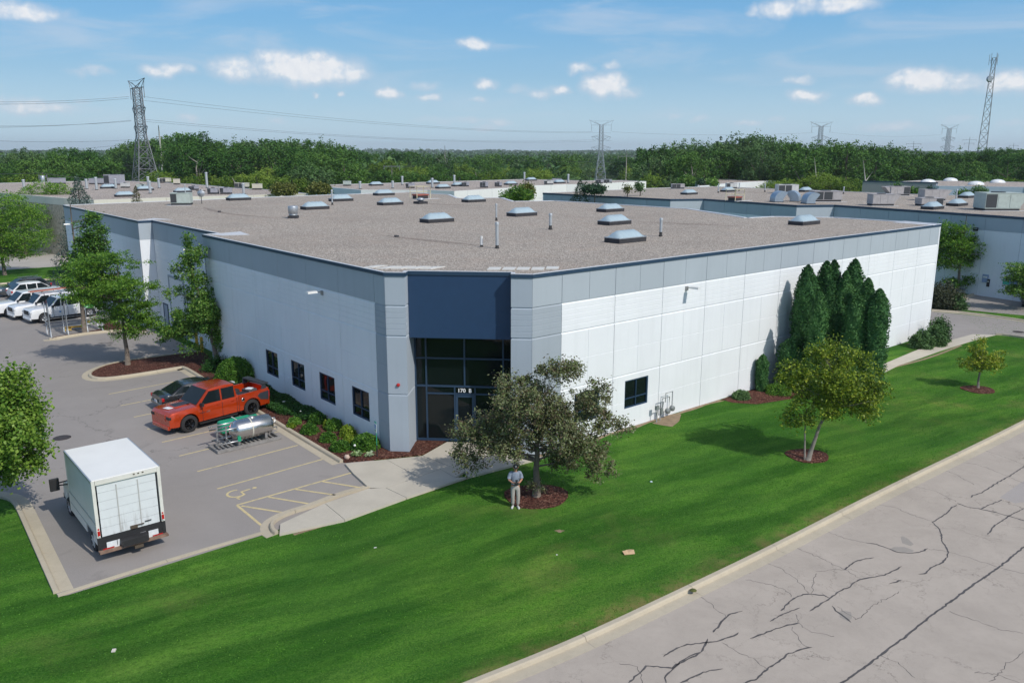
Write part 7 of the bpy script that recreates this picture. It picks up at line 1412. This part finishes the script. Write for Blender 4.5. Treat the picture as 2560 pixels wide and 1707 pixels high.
suv = vehicle(dict(SUV, bumper=M_BLKP), M_WCAR, 'white rounded SUV parked nose-in, third row from the left edge', 'SUV', pc_, hs)
suv2 = vehicle(dict(SUV, bumper=M_BLKP), M_SILV, 'grey SUV with roof rails and red tail lamp behind the white SUV', 'SUV', pc_ + lvs * 3.0 - hvs * .2, hs + math.pi); 
for s_ in (1, -1): MB().bar((-1.6, s_ * .60, 1.72), (.3, s_ * .60, 1.72), .05).obj('roof_rail', M_CHR, suv2)
cr = g(2565, 765); car3 = vehicle(SUV, M_GCAR, 'black car under the dark tree, cut off by the right edge', 'car', (cr[0] + 1.0, cr[1] + .6), rad(60))
# ---------------- box truck
def box_truck():
    c = Vector((-13.69, 27.50)); H_ = rad(129.8); r = empty('box_truck', (c.x, c.y, 0), H_, 'white box truck with stained roll-up rear door parked in the near corner of the lot', 'box truck'); mwt = mat('white_fibreglass_panel', (.67, .665, .665), .4, var=.05, vscale=1.2, dirt=.12, dirtcol=(.4, .37, .3)); mfr = mat('cream_white_frame', (.68, .67, .62), .5, var=.06, dirt=.25, dirtcol=(.35, .3, .22))
    hw = 1.14; L_ = 3.97; zb, zt = .66, 3.05
    mb = MB(); mb.prism([(.02, -hw + .02), (L_, -hw + .02), (L_, hw - .02), (.02, hw - .02)], 3.0, 3.06); mb.obj('roof_panel', mat('cream_white_roof', (.78, .775, .735), .6, var=.035, vscale=.8), r)
    for s_ in (1, -1):
        mb = MB(); y = s_ * (hw - .015)
        for x0, x1, z0, z1 in ((.05, L_ - .05, .98, 2.97), (.05, .62, .60, .98), (1.55, L_ - .05, .60, .98)): mb.box(((x0 + x1) / 2, y, (z0 + z1) / 2), (x1 - x0, .03, z1 - z0))
        mb.obj('side_panel', mwt, r)
        MB().box((L_ / 2, s_ * hw, 3.01), (L_, .05, .09)).obj('top_rail', mat('aluminium_rail', (.5, .52, .54), .4, .6), r); MB().box((L_ / 2, s_ * (hw + .008), 1.42), (L_ - .1, .02, .05)).obj('rub_rail', MATS['aluminium_rail'], r)
        MB().box((L_ / 2, s_ * (hw + .004), .975), (L_ - .1, .02, .03)).obj('lower_rail', MATS['aluminium_rail'], r)
        MB().box((L_ - .02, s_ * (hw - .02), 1.8), (.08, .07, 2.4)).obj('front_post', mfr, r)
        MB().box((.02, s_ * (hw - .045), 1.85), (.10, .11, 2.38)).obj('rear_post', mfr, r); MB().box((.0, s_ * (hw - .05), .62), (.11, .125, .62)).obj('rear_post_foot', M_BLKP, r)
        tl = MB(); tl.box((-.042, s_ * (hw - .05), 1.10), (.03, .08, .18)); tl.obj('tail_light', M_RED, r); MB().box((-.042, s_ * (hw - .05), 1.26), (.03, .05, .05)).obj('marker_lamp', M_RED, r); MB().box((-.05, s_ * (hw - .05), 1.0), (.03, .05, .04)).obj('reverse_lamp', M_LAMP, r)
    MB().box((.0, 0, 2.96), (.10, 2.06, .16)).obj('rear_header', mfr, r)
    mdoor = mat('stained_roll_up_door', (.66, .69, .71), .5, var=.04, vscale=2); t = NT(mdoor.node_tree); bs = t.n['Principled BSDF']; src = bs.inputs['Base Color'].links[0].from_socket; tc = t.new('ShaderNodeTexCoord')
    st = t.noise(t.vm('MULTIPLY', tc.outputs['Object'], (1, 7, .8)), 1.6, 5, .7); sp = t.new('ShaderNodeSeparateXYZ'); t.l.new(tc.outputs['Object'], sp.inputs[0]); fz = t.maprange(sp.outputs[2], .9, 1.9, 1.0, .0); cy = t.maprange(t.math('ABSOLUTE', sp.outputs[1]), .15, .9, 1, .25)
    t.l.new(t.mix(t.math('MULTIPLY', t.math('MULTIPLY', t.maprange(st, .5, .68, 0, .75), fz), cy), src, (.20, .18, .15)), bs.inputs['Base Color'])
    for k in range(6): z0 = .92 + k * .328; o = MB().box((0, 0, 0), (.03, 1.96, .318)).obj('door_section', mdoor, r); o.data.transform(Matrix.Translation((.035, 0, z0 + .16))); 
    for y in (-.36, .36): MB().box((.012, y, 1.85), (.02, .035, 1.8)).obj('hinge_strip', mat('dirty_grey_strip', (.42, .42, .41), .6), r)
    MB().box((-.01, -.08, 1.0), (.05, .24, .12)).box((-.03, -.30, 1.05), (.03, .26, .03)).obj('door_latch', mat('rusty_latch', (.08, .06, .04), .7), r); MB().box((-.01, -.58, 1.10), (.03, .22, .03), 0).obj('grab_handle', M_BLKP, r)
    MB().box((.02, 0, .72), (.12, 2.08, .36)).obj('sill', M_BLKP, r); MB().box((-.02, 0, .47), (.12, 2.2, .24)).obj('rear_frame', M_BLKP, r)
    MB().box((-.15, 0, .44), (.24, 2.34, .07)).obj('step_bumper', mat('rusty_wooden_step', (.22, .14, .10), .85, var=.3, vscale=5), r); MB().box((-.2, -.12, .34), (.2, .3, .12)).obj('tow_hitch', MATS['rusty_latch'], r)
    for y, w in ((.72, .34), (.36, .34), (-.70, .34)): MB().box((-.085, y, .62), (.02, w, .20)).obj('sticker', mat('white_sticker', (.68, .70, .72), .5), r)
    for s_ in (1, -1): MB().box((-.092, s_ * .84, .49), (.015, .36, .05)).obj('red_reflector', M_RED, r); MB().box((-.092, s_ * .56, .49), (.015, .18, .05)).obj('white_reflector', MATS['white_sticker'], r)
    for x in (-.2, -.05, .1, ): MB().box((-.055, x - .35, 2.99), (.02, .06, .04)).obj('marker_lamp', M_RED if False else MATS['rusty_latch'], r)
    MB().bar((-.06, -.45, .72), (-.06, .35, .70), .03).obj('pull_bar', MATS['aluminium_rail'], r)
    MB().box((2.2, 0, .62), (5.2, .9, .22)).obj('chassis', M_BLKP, r)
    for s_ in (1, -1):
        wheel(r, (1.08, s_ * .95, .38), .38, .26, s_, mat('white_steel_rim', (.6, .6, .58), .5)); wheel(r, (1.08, s_ * .66, .38), .38, .24, s_, MATS['white_steel_rim']); wheel(r, (4.95, s_ * .92, .38), .38, .24, s_, M_RIMS)
    # cab
    cab = MB(); P = [(3.98, .60), (4.50, .60), (4.52, .78), (4.62, .86), (4.95, .90), (5.28, .86), (5.38, .78), (5.40, .45), (5.95, .45), (6.0, .95), (5.85, 1.18), (5.15, 1.32), (4.62, 2.05), (3.98, 2.12)]
    def xz(pts, y0, y1): n = len(pts); vs = [(x, y0, z) for x, z in pts] + [(x, y1, z) for x, z in pts]; return vs, [tuple(range(n)), tuple(range(n, 2 * n))[::-1]] + [(i, i + n, (i + 1) % n + n, (i + 1) % n) for i in range(n)]
    cab.add(*xz(P, -.98, .98)); cab.obj('cab', mwt, r, bevel=.05)
    for s_ in (1, -1):
        MB().add(*xz([(4.08, 1.32), (5.02, 1.32), (4.60, 1.92), (4.08, 1.96)], s_ * .985, s_ * .975)).obj('side_window', M_CGLASS, r)
        m_ = MB(); m_.box((4.95, s_ * 1.45, 1.42), (.12, .34, .50)); m_.bar((4.95, s_ * .98, 1.32), (4.95, s_ * 1.32, 1.36), .05); m_.bar((4.95, s_ * .98, 1.48), (4.95, s_ * 1.32, 1.46), .05); m_.obj('mirror', M_BLKP, r, bevel=.02)
    MB().add([(5.16, -.86, 1.34), (5.16, .86, 1.34), (4.68, .80, 2.0), (4.68, -.80, 2.0)], [(0, 1, 2, 3)]).obj('windscreen', M_CGLASS, r)
    for s_ in (1, -1): MB().box((5.96, s_ * .78, .86), (.1, .28, .18)).obj('headlight', M_LAMP, r)
    MB().box((5.98, 0, .80), (.08, 1.1, .3)).obj('grille', M_BLKP, r); MB().box((6.04, 0, .48), (.14, 1.95, .2)).obj('front_bumper', M_BLKP, r); MB().box((3.9, 0, 1.2), (.1, 1.9, 1.1)).obj('bulkhead', mwt, r)
box_truck()
# ------------------------------------------------------------------ steel tank on its skid, green machine, racks
M_SS = mat('stainless_steel', (.66, .64, .61), .24, 1.0, .05, 2, bump=.15, bscale=3); M_SSD = mat('dull_stainless_tube', (.50, .50, .50), .35, .8, .06); M_RACK = mat('dark_galvanised_tube', (.22, .23, .24), .45, .6, .1); M_GRN = mat('green_plastic', (.01, .30, .16), .4, var=.06); M_SKID = mat('weathered_grey_timber', (.24, .23, .22), .85, var=.25, vscale=4)
def z3(x, y): return (380 + x / 6.271, 900 + y / 6.271)
def tank():
    A = Vector(g(*z3(1030, 1480))); B_ = Vector(g(*z3(2030, 1240))); d = (B_ - A).normalized(); nn = Vector((-d.y, d.x)); L_ = (B_ - A).length; hd = math.atan2(d.y, d.x); c = A + d * L_ / 2 + nn * .55
    r = empty('steel_tank', (c.x, c.y, 0), hd, 'shiny stainless steel tank lying on a grey skid in a parking stall', 'tank'); 
    for s_ in (-1, 1): MB().box((0, s_ * .50, .09), (L_, .12, .14)).obj('skid_rail', M_SKID, r)
    for x in (-L_ / 2 + .06, L_ / 2 - .06): MB().box((x, 0, .09), (.12, .88, .13)).obj('skid_end', M_SKID, r)
    for k in range(13): MB().box((-L_ / 2 + .3 + k * (L_ - .6) / 12, 0, .075), (.09, .86, .05)).obj('skid_slat', M_SKID, r)
    R_ = .50; z = .80; MB().lathe([(.12, -.98), (.30, -.90), (R_ - .06, -.76), (R_, -.66), (R_, .98), (R_ - .03, 1.08), (R_ - .14, 1.15), (.1, 1.18)], (.22, 0, z), 40, 'x').obj('tank_shell', M_SS, r)
    for x in (.12, ): MB().lathe([(R_ + .004, x - .03), (R_ + .012, x - .03), (R_ + .012, x + .03), (R_ + .004, x + .03)], (.12, 0, z), 40, 'x', caps=False).obj('strap', mat('pale_webbing_strap', (.6, .58, .5), .7), r)
    for x in (-.45, .95): MB().box((x, 0, .32), (.12, .7, .42), 0).obj('saddle', M_SSD, r)
    for y, z_, x1 in ((-.35, 1.05, -1.62), (.1, 1.22, -1.75), (.42, .95, -1.6), (-.48, .42, -1.60), (.36, .42, -1.55)): MB().tube([(x1, y, z_), (-.35, y, z_)], .04, 8).obj('leg_tube', M_SSD, r); 
    for x in (-1.35, -.9): MB().lathe([(.05, 0), (.05, .8)], (x, .1, .3), 8).obj('stub_pipe', M_SSD, r); MB().tube([(x, -.3, .45), (x, .35, .45)], .03, 6).obj('cross_pipe', M_SSD, r)
    mb = MB(); mb.tube([(1.35, 0, .8), (1.62, 0, .8), (1.62, 0, 1.05)], .05).tube([(1.35, -.2, .6), (1.6, -.2, .6), (1.6, -.2, .35)], .04).tube([(1.35, .2, .95), (1.7, .2, .95)], .04).lathe([(.12, 1.36), (.12, 1.42)], (0, -.05, .95), 12, 'x').lathe([(.14, 1.5), (.14, 1.54)], (0, .2, .75), 12, 'x'); mb.obj('valve_fitting', M_SSD, r)
    MB().lathe([(.16, 0), (.16, .05), (.04, .1)], (.4, 0, z + R_ - .02), 16).obj('manway', M_SSD, r); MB().box((.6, .42, z + .30), (1.35, .26, .10), 0).obj('top_bracket', M_SSD, r); MB().box((-.50, -.47, .5), (.16, .1, .22)).obj('green_tag', M_GRN, r)
    # green machine just beyond
    c2 = c + nn * 1.45 + d * .15; q = empty('green_machine', (c2.x, c2.y, 0), hd, 'bright green plastic-bodied machine behind the steel tank beside the orange pickup', 'machine')
    MB().box((0, 0, .62), (1.75, .66, .62)).obj('housing', M_GRN, q, bevel=.14); MB().box((0, 0, .18), (1.6, .6, .14)).obj('base_frame', M_SSD, q)
    for x in (-.7, .7): MB().box((x, -.25, .10), (.12, .1, .2)).box((x, .25, .10), (.12, .1, .2)).obj('foot', M_BLKP, q)
    MB().box((1.02, .1, .82), (.32, .2, .12)).obj('handle_block', M_GRN, q); MB().box((.98, -.25, .5), (.22, .18, .16)).obj('outlet_block', M_GRN, q); MB().box((-.05, 0, .94), (.05, .68, .03)).obj('strap', MATS['pale_webbing_strap'], q)
tank()
def steel_rack():
    P = [Vector(g(*ZC([p])[0])) for p in ((672, 1068), (890, 1036), (1140, 1003), (1345, 985))]; d = (P[3] - P[0]).normalized(); L_ = (P[3] - P[0]).length; r = empty('steel_rack', (P[0].x, P[0].y, 0), math.atan2(d.y, d.x), 'row of tall looped steel tube frames standing behind the far mulch island', 'rack')
    for i, p in enumerate(P):
        x = (p - P[0]).dot(d) * 1.0
        for k, (dy, h) in enumerate(((0, 2.75), (.5, 2.6), (1.5, 2.65))):
            pts = [(x, dy - .14, .02), (x - .04, dy - .17, h * .45), (x, dy - .12, h - .25), (x, dy, h), (x, dy + .12, h - .25), (x + .04, dy + .17, h * .45), (x, dy + .14, .02)]; MB().tube(pts, .026, 6).obj('tube_frame', M_GALV if k % 2 == 0 else M_RACK, r)
    for z in (.75, 1.25): 
        for y in (0.0, 1.4): MB().tube([(-.2, y, z), (L_ + 1.4, y, z)], .03, 6).obj('rail', M_SSD, r)
    for x in (0, L_): MB().tube([(x, -.1, 1.0), (x, 1.7, 1.0)], .03, 6).obj('rail', M_SSD, r)
    # yellow pallet jack lying between the frames
    y = Vector(g(*ZC([(1050, 960)])[0])); q = empty('pallet_jack', (y.x, y.y, 0), rad(25), 'yellow pallet jack lying between the looped steel frames', 'pallet jack'); my = mat('yellow_machine_paint', (.62, .34, .02), .5, dirt=.2)
    MB().box((-.5, -.2, .30), (1.1, .16, .10)).box((-.5, .2, .30), (1.1, .16, .10)).obj('forks', my, q); MB().box((.25, 0, .38), (.4, .5, .42), 0, (.7, .8)).obj('pump_housing', my, q); MB().bar((.35, 0, .5), (1.15, .3, .72), .07).bar((1.1, .1, .78), (1.2, .5, .66), .05).obj('tiller', my, q); MB().box((-.9, 0, .16), (.5, .6, .22), .2, (.8, .7)).obj('covered_load', mat('ochre_tarp', (.42, .30, .08), .8, var=.2, vscale=4), q)
    for x, y_ in ((.3, -.2), (.3, .2), (-.95, -.2), (-.95, .2)): MB().lathe([(.1, -.04), (.1, .04)], (x, y_, .1), 12, 'y').obj('wheel', M_TYRE, q)
steel_rack()
my = mat('bollard_yellow', (.68, .42, .02), .5, var=.08, dirt=.15)
for i, ((x, y), lb) in enumerate((((392, 806), 'farthest yellow bollard by the service door'), ((455, 838), 'yellow bollard left of the pair at the dock door'), ((484, 853), 'yellow bollard behind the narrow tree, second from the right'), ((506, 882), 'yellow bollard nearest the island at the end of the recess'), ((493, 870), 'short yellow bollard tucked behind the branches'))):
    p = g(x, y); o = MB().lathe([(.11, 0), (.11, 1.1), (.08, 1.17), (.01, 1.19)], n=14).obj('bollard', my, None, (p[0], p[1], 0), label=lb, cat='bollard', group='yellow bollards at the dock')
# ------------------------------------------------------------------ signs, meter, litter
def sign_post():
    x, y = g(942.9, 1140.6, .08); r = empty('parking_sign', (x, y, .08), rad(-62), 'accessible parking sign on a green post beside the big round bush', 'sign'); mg = mat('green_post_paint', (.02, .26, .15), .5); mt_ = mat('teal_post_paint', (.06, .42, .36), .5)
    MB().box((0, 0, .28), (.05, .04, .56)).obj('post_foot', M_BLKP, r); MB().box((0, 0, 1.1), (.045, .03, 1.1)).obj('post', mg, r)
    MB().box((0, -.03, 1.42), (.26, .012, .42)).obj('sign_plate', mat('sign_white', (.70, .72, .72), .4), r); MB().box((0, -.04, 1.50), (.20, .006, .20)).obj('blue_panel', mat('sign_blue', (.01, .18, .48), .4), r)
    mb = MB(); mb.v = []; strip_pts = [(.055 * math.cos(rad(t)) - .01, .055 * math.sin(rad(t)) - .02) for t in range(150, 400, 25)]
    for a, b in zip(strip_pts, strip_pts[1:]): mb.bar((a[0], -.045, 1.50 + a[1]), (b[0], -.045, 1.50 + b[1]), .014, .004)
    mb.bar((-.012, -.045, 1.56), (-.008, -.045, 1.51), .016, .004).bar((-.008, -.045, 1.51), (.04, -.045, 1.505), .016, .004).bar((.04, -.045, 1.505), (.06, -.045, 1.45), .014, .004).ball((-.014, -.045, 1.575), (.014, .003, .014), 8, 5); mb.obj('wheelchair_symbol', MATS['sign_white'], r)
    MB().box((0, -.03, 1.70), (.26, .012, .10)).obj('upper_plate', mt_, r); MB().box((0, -.041, 1.30), (.2, .004, .05)).obj('green_line', mg, r)
sign_post()
def gas_meter():
    r = empty('gas_meter', W3(14.2, -.30), ANG, 'grey gas meter with looped pipes against the white wall right of the windows', 'gas meter'); mp = mat('gas_pipe_grey', (.23, .25, .25), .6, .2, .1)
    mb = MB(); mb.tube([(-.75, -.1, 0), (-.75, -.1, .95)], .03).tube([(-.75, -.1, .75), (-.35, -.1, .75), (-.35, -.1, 1.25), (.25, -.1, 1.25), (.25, -.1, .55)], .03).tube([(-.35, .0, 0), (-.35, 0, 1.0), (-.1, 0, 1.0), (-.1, .1, .4), (.35, 0, .4)], .03).tube([(.05, 0, .95), (.05, 0, 1.45), (.62, 0, 1.45), (.62, 0, .6)], .03); mb.obj('pipework', mp, r)
    for x, z in ((.25, .42), (.62, .5)): MB().lathe([(.05, -.10), (.14, -.09), (.16, 0), (.14, .09), (.05, .10)], (x, -.02, z), 16, 'y').obj('meter_body', mp, r)
    MB().box((-.75, -.1, .82), (.22, .14, .22)).obj('regulator', mp, r); MB().box((-.35, -.08, .55), (.16, .12, .3)).obj('valve_box', mp, r)
gas_meter()
def litter(px, py, name, label, m, cat='litter', d=(.3, .2, .03), rz=.4):
    x, y = g(px, py, .02); o = MB().box((0, 0, d[2] / 2), d, rz).obj(name, m, None, (x, y, .01), label=label, cat=cat); return o
mcb = mat('cardboard', (.55, .38, .22), .85, var=.1)
x, y = g(1571, 1381, .02); o = empty('flattened_box', (x, y, .01), .3, 'flattened brown cardboard box lying on the lawn', 'cardboard box'); o.scale = (.68, .68, .68)
MB().add([(-.30, -.16, .02), (.28, -.22, .03), (.36, .10, .10), (-.22, .20, .03), (-.30, -.16, .0), (.28, -.22, .01), (.36, .10, .08), (-.22, .20, .01)], [(0, 1, 2, 3), (7, 6, 5, 4), (0, 4, 5, 1), (1, 5, 6, 2), (2, 6, 7, 3), (3, 7, 4, 0)]).obj('panel', mcb, o); MB().add([(-.30, -.16, .03), (-.05, -.19, .04), (-.08, .02, .18), (-.34, .05, .14)], [(0, 1, 2, 3)]).obj('flap', mcb, o); MB().add([(-.05, .20, .04), (.36, .10, .10), (.26, .26, .05), (0, .32, .03)], [(0, 1, 2, 3)]).obj('flap', mcb, o)
x, y = g(284, 1627, .02); o = MB().box((0, 0, .02), (.11, .085, .03), .2).box((0, .045, .04), (.11, .015, .05), .2).obj('paper_cup_carton', mat('pale_carton', (.62, .58, .52), .7), None, (x, y, .01), label='small pale carton lying on the grass near the bottom left', cat='litter')
litter(938, 1368, 'paper_scrap', 'tiny white scrap on the lawn below the front walk', MATS['litter_white'], d=(.10, .03, .02)); litter(1628, 1204, 'paper_scrap', 'small pale blue scrap on the lawn right of the crabapple', mat('pale_blue_scrap', (.55, .68, .72), .5), d=(.09, .07, .04)); litter(1392, 1386, 'paper_scrap', 'tiny white speck on the lawn left of the cardboard box', MATS['litter_white'], d=(.05, .04, .02))
x, y = g(1399, 1327); MB().add([(.17 * math.cos(t) * (1 + .4 * math.sin(3 * t)), .11 * math.sin(t) * (1 + .3 * math.cos(4 * t)), .006) for t in np.arange(0, 6.28, .4)], [tuple(range(16))]).obj('bare_spot', MATS['bare_soil'], None, (x, y, 0.0), kind='structure')
x, y = g(*ZR([(85, 975)])[0], .1); MB().lathe([(.12, 0), (.11, .015), (.02, .02)], n=12).obj('curb_moss', mat('moss_clump', (.09, .10, .02), .9), None, (x, y, .135), kind='structure')
# things on and by the neighbouring wall
def onplane(px, py, A, B_):
    A = Vector(A); B_ = Vector(B_); d = (B_ - A).normalized(); nn = Vector((d.y, -d.x)); v = px_dir(px, py); t = A.dot(nn) / (v.x * nn.x + v.y * nn.y); return Vector((v.x * t, v.y * t, CH + v.z * t)), math.atan2(d.y, d.x), nn
for (px, py, w, h, nm, m_, lb, cat) in ((2464, 696, .6, .8, 'wall_sign', mat('blue_white_sign', (.25, .33, .5), .5), 'blue and white sign on the neighbouring wall, left of the green one', 'sign'), (2520.5, 704, .95, .62, 'wall_sign', mat('green_wall_sign', (.05, .40, .28), .5), 'green sign on the neighbouring wall', 'sign'), (2534, 704, .7, .7, 'wall_sign', MATS['blue_white_sign'], 'blue sign touching the green one on the neighbouring wall', 'sign'), (2471, 707, .28, .75, 'wall_box', M_BLKP, 'black box on the neighbouring wall below the blue and white sign', 'electrical box'), (2440, 573, .5, .35, 'wall_lamp', M_BLKP, 'dark wall lamp high on the neighbouring wall', 'lamp')):
    p, a_, nn = onplane(px, py, F[4], F[5]); o = empty(nm, tuple(p + Vector((nn.x, nn.y, 0)) * .06), a_, lb, cat); MB().box((0, 0, 0), (w, .08, h)).obj('panel', m_, o, bevel=.01); MB().box((0, -.05, h * .18), (w * .7, .02, h * .2)).obj('face', MATS['sign_white'] if 'sign' in nm else M_GALV, o)
x, y = g(2385, 733); o = empty('picnic_table', (x, y, 0), ANG, 'grey picnic table in the shade beside the neighbouring wall', 'picnic table'); mpt = mat('weathered_table_wood', (.16, .17, .2), .8)
for k in range(4): MB().box((0, -.3 + k * .2, .75), (1.9, .18, .04)).obj('plank', mpt, o)
for s_ in (-1, 1): MB().box((0, s_ * .72, .45), (1.9, .26, .04)).obj('bench', mpt, o); MB().bar((s_ * .7, -.75, .02), (s_ * .7, .1, .74), .07).bar((s_ * .7, .75, .02), (s_ * .7, -.1, .74), .07).bar((s_ * .7, -.8, .42), (s_ * .7, .8, .42), .06).obj('leg_frame', mpt, o)
# ------------------------------------------------------------------ the person under the crabapple
def skin_obj(name, verts, edges, radii, m, parent, root=0, sub=2, loc=None):
    me = bpy.data.meshes.new(name); me.from_pydata([tuple(v) for v in verts], edges, []); me.materials.append(m); o = link(name, me, parent, loc); md = o.modifiers.new('skin', 'SKIN'); md.use_smooth_shade = True
    if not me.skin_vertices: me.skin_vertices.new() if hasattr(me.skin_vertices, 'new') else None
    d = me.skin_vertices[0].data
    for i, r in enumerate(radii): d[i].radius = (r, r) if not hasattr(r, '__len__') else r
    for i in range(len(verts)): d[i].use_root = (i == root)
    s_ = o.modifiers.new('sub', 'SUBSURF'); s_.levels = sub; s_.render_levels = sub; return o
def person():
    x, y = g(1288, 1268); r = empty('person', (x, y, 0), rad(8), 'person in grey shirt, pale trousers and black cap looking down at a controller', 'person')
    ms = mat('skin', (.48, .24, .16), .55, var=.06); msh = mat('heather_grey_blue_shirt', (.22, .26, .33), .85, var=.12, vscale=14); mtr = mat('light_khaki_trousers', (.40, .37, .34), .85, var=.12, vscale=6, bump=.4, bscale=9); msho = mat('pale_grey_shoes', (.55, .55, .53), .6); mcap = mat('black_cap', (.012, .016, .02), .8)
    k = 1.03
    V = [(0, 0, 1.0), (0, -.01, 1.18), (0, -.01, 1.36), (0, -.02, 1.52), (0, -.055, 1.60), (0, -.09, 1.70), (0, -.095, 1.78), (.19, 0, 1.47), (.26, -.03, 1.20), (.13, -.26, 1.16), (.07, -.31, 1.17), (-.19, 0, 1.47), (-.27, -.03, 1.20), (-.14, -.26, 1.16), (-.09, -.31, 1.17), (.10, 0, .93), (.115, -.02, .50), (.10, .03, .09), (-.10, 0, .93), (-.09, .0, .50), (-.08, .06, .09)]
    Rr = [.11, .10, .105, .06, .055, .085, .07, .065, .048, .032, .030, .065, .048, .032, .030, .095, .065, .045, .095, .065, .045]
    E_ = [(0, 1), (1, 2), (2, 3), (3, 4), (4, 5), (5, 6), (2, 7), (7, 8), (8, 9), (9, 10), (2, 11), (11, 12), (12, 13), (13, 14), (0, 15), (15, 16), (16, 17), (0, 18), (18, 19), (19, 20)]
    def fingers(base_i, s_):
        c = V[base_i]
        for j in range(4):
            a = len(V); l = (.075, .085, .08, .062)[j]; V.extend([(c[0] - s_ * .012, c[1] - .012, c[2] + .022 - j * .017), (c[0] - s_ * .045, c[1] - .028, c[2] + .024 - j * .017), (c[0] - s_ * l, c[1] - .012, c[2] + .020 - j * .016)]); Rr.extend([.012, .0095, .008]); E_.extend([(base_i, a), (a, a + 1), (a + 1, a + 2)])
        a = len(V); V.extend([(c[0] - s_ * .01, c[1] - .03, c[2] + .035), (c[0] - s_ * .035, c[1] - .055, c[2] + .045)]); Rr.extend([.013, .010]); E_.extend([(base_i, a), (a, a + 1)])
    fingers(10, 1); fingers(14, -1)
    V2 = [(a * k, b * k, c * k) for a, b, c in V]; skin_obj('body', V2, E_, [q * k for q in Rr], ms, r)
    # face
    MB().ball((0, -.205, 1.745), (.016, .022, .02), 8, 5).obj('nose', ms, r); MB().ball((.098, -.11, 1.775), (.014, .026, .034), 8, 5).ball((-.098, -.11, 1.775), (.014, .026, .034), 8, 5).obj('ears', ms, r)
    for s_ in (1, -1): MB().ball((s_ * .033, -.178, 1.772), (.014, .008, .008), 8, 5).obj('eye', M_BLKP, r)
    MB().box((0, -.186, 1.705), (.045, .012, .008)).obj('mouth', mat('lips', (.35, .14, .11), .6), r); MB().ball((0, -.055, 1.79), (.094, .09, .085), 12, 8).obj('hair', mat('dark_hair', (.03, .022, .018), .8), r)
    MB().ball((0, -.09, 1.835), (.102, .112, .078), 16, 9).obj('cap', mcap, r); MB().prism([(-.08, 0), (-.075, -.07), (-.04, -.10), (.04, -.10), (.075, -.07), (.08, 0)], -.006, .006).obj('cap_brim', mcap, r, (0, -.185, 1.815), (rad(18), 0, 0)); MB().box((0, -.198, 1.855), (.045, .008, .03)).obj('cap_badge', mat('cap_badge', (.5, .52, .55), .5), r)
    # shirt
    rings = [(1.00, .168, .128, 0), (1.06, .165, .125, 0), (1.16, .160, .120, -.005), (1.30, .180, .128, -.01), (1.42, .188, .118, -.01), (1.49, .150, .095, -.015), (1.535, .085, .075, -.025)]; n_ = 20; mb = MB()
    vs = [(rx * math.cos(2 * math.pi * q / n_) * (1 + .02 * math.sin(5 * q + z * 30)), ry * math.sin(2 * math.pi * q / n_) + yo, z) for z, rx, ry, yo in rings for q in range(n_)]
    mb.add([(a * k, b * k, c * k) for a, b, c in vs], [(i * n_ + q, i * n_ + (q + 1) % n_, (i + 1) * n_ + (q + 1) % n_, (i + 1) * n_ + q) for i in range(len(rings) - 1) for q in range(n_)], True)
    for s_ in (1, -1): mb.tube([(s_ * .10 * k, 0, 1.47 * k), (s_ * .175 * k, 0, 1.455 * k), (s_ * .225 * k, -.015, 1.36 * k), (s_ * .250 * k, -.03, 1.25 * k)], [.085, .088, .080, .078], 12)
    mb.obj('shirt', msh, r)
    Vt = [(0, 0, 1.0), (0, 0, .93), (.095, -.005, .84), (.118, -.025, .50), (.108, .02, .10), (-.095, -.005, .84), (-.098, -.005, .50), (-.088, .055, .10)]; Rt = [(.155, .12), (.15, .125), (.105, .11), .082, .072, (.105, .11), .082, .072]
    skin_obj('trousers', [(a * k, b * k, c * k) for a, b, c in Vt], [(0, 1), (1, 2), (2, 3), (3, 4), (1, 5), (5, 6), (6, 7)], Rt, mtr, r, 1)
    MB().lathe([(.165, 1.02), (.168, 1.05), (.16, 1.055)], n=18, caps=False).obj('belt', M_BLKP, r); 
    for s_, (sx, sy, a) in ((1, (.112, -.01, .1)), (-1, (-.095, .04, -.35))):
        mb = MB(); ca, sa = math.cos(a), math.sin(a); vs = MB().box((0, -.07, .045), (.095, .28, .09), 0, (.8, .86)); vs.obj('shoe', msho, r, (sx, sy, 0), (0, 0, a), bevel=.03)
    MB().box((0, -.375, 1.19), (.17, .05, .10)).obj('controller', M_BLKP, r, bevel=.012); MB().box((0, -.36, 1.29), (.10, .012, .13)).obj('controller_screen', mat('dark_screen', (.03, .04, .05), .15), r)
person()
# ------------------------------------------------------------------ haze
def haze():
    mb = MB(); mb.box((0, 3000, 32), (12000, 8000, 86)); m = bpy.data.materials.new('haze_air'); m.use_nodes = True; t = NT(m.node_tree); t.n.clear()
    v = t.new('ShaderNodeVolumePrincipled'); v.inputs['Density'].default_value = .00013; v.inputs['Color'].default_value = (.97, .985, 1, 1); v.inputs['Anisotropy'].default_value = .2
    o = t.new('ShaderNodeOutputMaterial'); t.l.new(v.outputs[0], o.inputs['Volume']); mb.obj('haze', m, kind='stuff')
haze()
